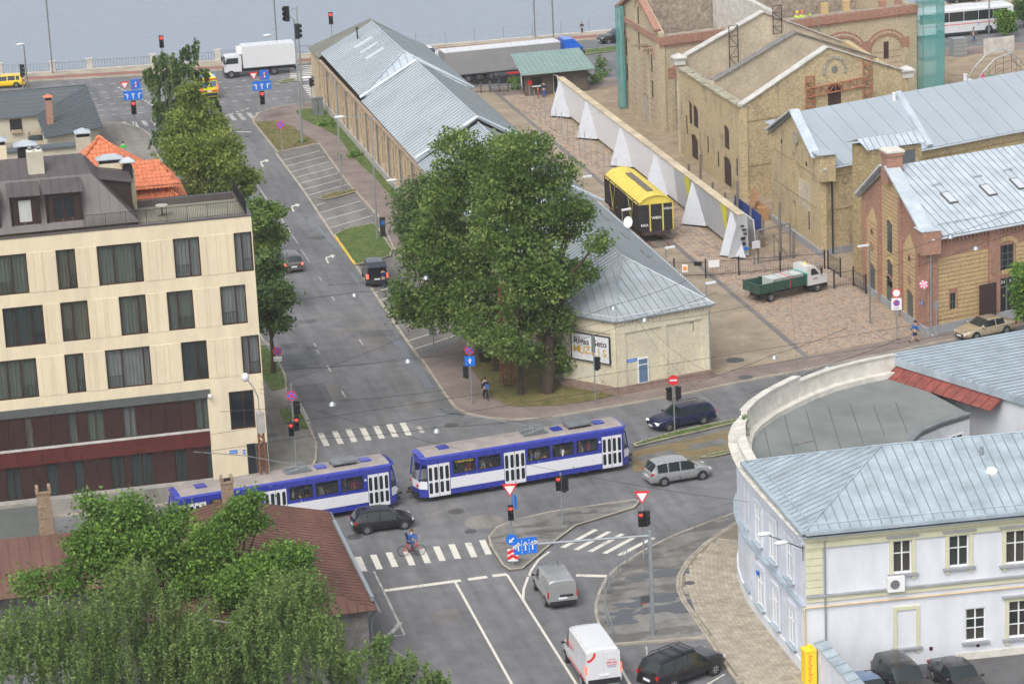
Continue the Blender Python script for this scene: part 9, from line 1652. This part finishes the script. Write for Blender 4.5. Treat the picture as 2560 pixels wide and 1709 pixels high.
GB = thing('waste_container', 'grey mesh container beside the tall teal scaffold', 'container', atz(zK5(1590,670), .12)); g = GB.location; p = MB(); p.box(g.x-.7,g.x+.9,g.y-.1,g.y+1.3,.12,2.2); p.build('case', 'galv', GB); p = MB(); [p.box(g.x-.72,g.x+.92,g.y-.13,g.y-.1,.3+k*.45,.36+k*.45) for k in range(5)]; p.build('rib', 'galv_old', GB)
# ================================================================ people
for n_, c_ in (('skin',(.50,.32,.24)),('hair_dark',(.03,.02,.015)),('hair_brown',(.12,.06,.03)),('hair_fair',(.35,.25,.13)),('cloth_blue',(.03,.13,.42)),('cloth_navy',(.02,.03,.08)),('cloth_black',(.015,.015,.018)),('cloth_jeans',(.06,.10,.20)),('cloth_white',(.6,.6,.58)),('cloth_red',(.45,.04,.04)),('cloth_pink',(.6,.12,.22)),('cloth_grey',(.2,.2,.2)),('cloth_green',(.05,.6,.1)),('cloth_lime',(.55,.75,.05)),('helmet_orange',(.9,.2,.03)),('helmet_yellow',(.9,.6,.05)),('cloth_brown',(.16,.1,.07))): flat(n_, c_, .8)
def skin(name, chain, m, par, sub=1):
    bm = bmesh.new(); ly = bm.verts.layers.skin.verify(); vs = {}
    for k, (p, r) in chain[0].items(): v = bm.verts.new(p); v[ly].radius = (r, r); vs[k] = v
    vs[chain[2]][ly].use_root = True
    for a, b in chain[1]: bm.edges.new((vs[a], vs[b]))
    me = bpy.data.meshes.new(name); bm.to_mesh(me); bm.free(); me.materials.append(M(m)); o = bpy.data.objects.new(name, me); COL.objects.link(o); o.parent = par; o.modifiers.new('skin', 'SKIN').use_smooth_shade = True; s = o.modifiers.new('sub', 'SUBSURF'); s.levels = s.render_levels = sub; return o
def person(label, loc, rz, pose='stand', top='cloth_navy', low='cloth_jeans', hair='hair_brown', s=1., group=None, extra=None, shorts=False):
    t = thing('person', label, 'person', loc, rz, group); hz, lean, sit = .93, 0., 0
    st = {'stand': (.03,-.03,.05,-.05), 'walk': (.32,-.30,-.25,.28)}.get(pose, (0,0,0,0)); J = {}
    if pose == 'ride': J = dict(pel=(-.1,0,.0), kl=(.30,.11,-.22), kr=(.36,-.11,-.02), al=(.10,.11,-.66), ar=(.12,-.11,-.40), sh=.50, ch=(.12,0,.30), nk=(.22,0,.50), hd=(.27,0,.67), el=(.38,.22,.30), er=(.38,-.22,.30), wl=(.62,.24,.18), wr=(.62,-.24,.18))
    elif pose == 'sit': J = dict(pel=(0,0,0), kl=(.42,.1,.0), kr=(.42,-.1,.0), al=(.42,.1,-.42), ar=(.42,-.1,-.42), ch=(-.02,0,.32), nk=(-.02,0,.52), hd=(.02,0,.68), el=(.06,.25,.22), er=(.06,-.25,.22), wl=(.28,.16,.12), wr=(.28,-.16,.12))
    else: a, b, c, d = st; J = dict(pel=(0,0,0), kl=(a*.6+.03,.1,-.42), kr=(b*.4+.03,-.1,-.42), al=(a,.1,-.84+.06*abs(a)), ar=(b-.05*abs(b),-.1,-.84+.12*abs(b)), ch=(.02,0,.30), nk=(.02,0,.51), hd=(.05,0,.67), el=(c*.5,.24,.22), er=(d*.5,-.24,.22), wl=(c+.06,.24,-.02), wr=(d+.06,-.24,-.02))
    base = {'ride': .98, 'sit': .45}.get(pose, .89); P = {k: tuple(x*s for x in (v[0], v[1], v[2]+base)) for k, v in J.items() if k != 'sh'}; nk = P['nk']; P['sl'] = (nk[0]-.01,.17*s,nk[2]-.07*s); P['sr'] = (nk[0]-.01,-.17*s,nk[2]-.07*s); R = lambda k, r: (P[k], r*s)
    ft = lambda k: (P[k][0]+.14*s, P[k][1], P[k][2]-.02*s); P['fl'], P['fr'] = ft('al'), ft('ar'); hv = lambda k: (P[k][0]+.08*s, P[k][1], P[k][2]-.07*s); P['hl'], P['hr'] = hv('wl'), hv('wr')
    E_ = [('pel','ch'),('ch','nk'),('nk','hd'),('nk','sl'),('sl','el'),('el','wl'),('wl','hl'),('nk','sr'),('sr','er'),('er','wr'),('wr','hr'),('pel','kl'),('kl','al'),('al','fl'),('pel','kr'),('kr','ar'),('ar','fr')]
    rad = dict(pel=.13,ch=.13,nk=.055,hd=.10,sl=.065,el=.045,wl=.033,hl=.035,sr=.065,er=.045,wr=.033,hr=.035,kl=.062,al=.042,fl=.035,kr=.062,ar=.042,fr=.035)
    skin('body', ({k: R(k, r) for k, r in rad.items()}, E_, 'pel'), 'skin', t, 2)
    tk = ('pel','ch','sl','el','wl','sr','er','wr'); P['ct'] = tuple((P['nk'][i]*.8+P['ch'][i]*.2) for i in range(3)); rt = dict(pel=.155,ch=.16,ct=.1,sl=.09,el=.066,wl=.05,sr=.09,er=.066,wr=.05)
    skin('jacket', ({k: R(k, r) for k, r in rt.items()}, [('pel','ch'),('ch','ct'),('ct','sl'),('sl','el'),('el','wl'),('ct','sr'),('sr','er'),('er','wr')], 'pel'), top, t)
    lk = dict(pel=.145,kl=.088,kr=.088); le = [('pel','kl'),('pel','kr')]
    if not shorts: lk.update(al=.065, ar=.065); le += [('kl','al'),('kr','ar')]
    skin('trousers', ({k: R(k, r) for k, r in lk.items()}, le, 'pel'), low, t)
    p = MB(); h = P['hd']; p.ball((h[0]-.03*s,0,h[2]+.035*s), (.115*s,.105*s,.10*s), 10, 7); p.build('hair', hair, t, smooth=True); p = MB(); p.ball((h[0]+.10*s,0,h[2]-.01*s), (.02*s,.015*s,.025*s), 6, 4); p.build('nose', 'skin', t)
    for k in ('fl','fr'): p = MB(); q = P[k]; p.ball((q[0]-.03*s,q[1],q[2]-.0*s), (.13*s,.05*s,.045*s), 8, 5); p.build('shoe', 'cloth_black', t, smooth=True)
    return t, P
g = atz(zE(1605,1300), .12); t, P = person('person in dark clothes with a blue bag walking towards the lindens', g, math.radians(-95), 'walk', 'cloth_black', 'cloth_black', 'hair_dark'); p = MB(); p.box(.16,.32,-.02,.24,.85,1.2); p.build('bag', 'cloth_blue', t)
g = atz(zF(1800,920), .12); person('person in blue top and shorts with a dark cap walking past the brick corner', g, math.radians(175), 'walk', 'cloth_blue', 'cloth_navy', 'cloth_black', shorts=True)
g = atz(zE(940,575)); person('person in dark blue loading the open minibus', (g.x,g.y,.01), math.radians(92), 'stand', 'cloth_navy', 'cloth_navy', 'hair_dark')
g = atz(zB(1725,635), .12); person('person in blue trousers standing in the kiosk doorway', g, math.radians(-110), 'stand', 'cloth_navy', 'cloth_blue', 'hair_dark', 1.03); g = atz(zB(1688,640), .12); person('small person in red beside the kiosk counter', g, math.radians(170), 'stand', 'cloth_red', 'cloth_red', 'hair_fair', .68)
g = atz(zK5(1755,490), .12); person('person in grey top and jeans walking in front of the coach', g, math.radians(20), 'walk', 'cloth_grey', 'cloth_jeans', 'hair_dark'); g = atz(zB(1973,215), .13); person('dark dressed person sitting by the river fence', g, math.radians(-90), 'stand', 'cloth_black', 'cloth_black', 'hair_dark', .8)
g = aty(zL4(1735,990), 292); person('person in bright green jacket on the pavement behind the orange roof', (g.x,286,.12), math.radians(100), 'stand', 'cloth_green', 'cloth_grey', 'hair_dark')
for q, hm, tp, lab in (((1092,70),'helmet_yellow','cloth_lime','builder with a yellow helmet on top of the striped warehouse'),((1120,60),'helmet_orange','cloth_lime','builder with an orange helmet on top of the striped warehouse'),((1163,68),'cloth_lime','cloth_lime','builder in lime vest crouching on top of the striped warehouse')): c = aty(zC(*q), 281.5); person(lab, (c.x,281.5,7.6), math.radians(-90), 'stand', tp, 'cloth_navy', hm, 1.55 if 'crouch' not in lab else 1.3)
# cyclist on the near crossing
wr_, wf_ = atz(zH(682,862)), atz(zH(776,855)); bd = (wf_-wr_).normalized(); ba = math.atan2(bd.y, bd.x); bc_ = (wr_+wf_)/2
by = thing('bicycle', 'dark red bicycle ridden across the near crossing', 'bicycle', bc_, ba)
for x in (-.53, .53):
    p = MB(); n = 26
    for k in range(n): a0, a1 = 2*math.pi*k/n, 2*math.pi*(k+1)/n; p.cyl((x+.335*math.cos(a0),0,.345+.335*math.sin(a0)), (x+.335*math.cos(a1),0,.345+.335*math.sin(a1)), .02, None, 5)
    w = p.build('wheel', 'rubber', by); p = MB(); [p.cyl((x,0,.345), (x+.32*math.cos(k*math.pi/7),0,.345+.32*math.sin(k*math.pi/7)), .004, None, 3) for k in range(14)]; p.build('spokes', 'chrome', w)
for nm, q in (('frame', [(-.53,0,.345),(-.1,0,.30),(.38,0,.72),(-.2,0,.78),(-.1,0,.30)]), ('seat_stay', [(-.53,0,.345),(-.2,0,.78)]), ('fork', [(.53,0,.345),(.38,0,.72),(.34,0,.95)])): p = MB(); p.tube(q, .022, 6); p.build(nm, 'sign_red', by)
p = MB(); p.tube([(.38,.28,1.02),(.36,0,.98),(.38,-.28,1.02)], .016, 5); p.build('handlebar', 'black', by); p = MB(); p.ball((-.22,0,.90), (.14,.08,.04), 8, 5); p.build('saddle', 'black', by); p = MB(); p.cyl((-.1,-.05,.3), (-.1,.05,.3), .1, None, 12); p.tube([(-.1,-.08,.3),(.02,-.12,.18)], .015, 4); p.tube([(-.1,.08,.3),(-.2,.12,.42)], .015, 4); p.build('crank', 'steel_dark', by)
t, P = person('cyclist in a blue jacket riding the dark red bicycle', bc_-bd*.16, ba, 'ride', 'cloth_blue', 'cloth_jeans', 'hair_brown'); p = MB(); p.obox((-.08,0,1.30), (.07,0,.03), (0,.14,0), (-.06,0,.2)); p.build('backpack', 'cloth_navy', t)
# tram passengers
rs = random.Random(21); tops = ['cloth_black','cloth_navy','cloth_white','cloth_red','cloth_grey','cloth_brown','cloth_pink','cloth_jeans']
cn = {'cloth_black':'black','cloth_navy':'navy','cloth_white':'white','cloth_red':'red','cloth_grey':'grey','cloth_brown':'brown','cloth_pink':'pink','cloth_jeans':'faded blue'}
for C0, wl, nm in ((cF, ((.16,0),(.2,2),(.225,3),(.28,4),(.33,1),(.53,7),(.57,2),(.6,4),(.65,0),(.69,2),(.72,5),(.78,4),(.83,6)), 'front'), (cR, ((.53,2),(.56,5),(.6,0),(.66,4),(.70,7),(.78,1),(.83,6)), 'rear')):
    for k, (f, ti) in enumerate(wl): x = -6.95+f*13.9; y = -.98 if k % 2 else -.72; pos = Vector(C0)+TD*x+TN*y; tp = tops[ti]; sit = k % 3 == 1; person(cn[tp]+' clothed passenger '+('sitting' if sit else 'standing')+' at '+['first','second','third','fourth','fifth'][min(4, [i for i, (a, b) in enumerate(((.13,.244),(.256,.37),(.506,.62),(.633,.742),(.756,.864))) if a <= f <= b][0])]+' window from the back, '+nm+' tram', (pos.x,pos.y,.85), TANG+math.radians((0,180,-60,40)[k % 4]), 'sit' if sit else 'stand', tp, 'cloth_black', ('hair_dark','hair_brown','hair_fair')[k % 3], .97, 'passengers in the '+nm+' tram')
# ================================================================ light haze over the river side
hm = bpy.data.materials.new('haze'); hm.use_nodes = True; hn = hm.node_tree; hn.nodes.remove(hn.nodes['Principled BSDF']); pv = hn.nodes.new('ShaderNodeVolumePrincipled'); pv.inputs['Color'].default_value = (.9, .93, .97, 1); pv.inputs['Density'].default_value = .00016; hn.links.new(pv.outputs[0], hn.nodes['Material Output'].inputs['Volume']); MATS['haze'] = hm
p = MB(); p.box(-420, 920, -30, 1230, -4.2, 66); struct(p.build('haze', 'haze'), 'stuff')
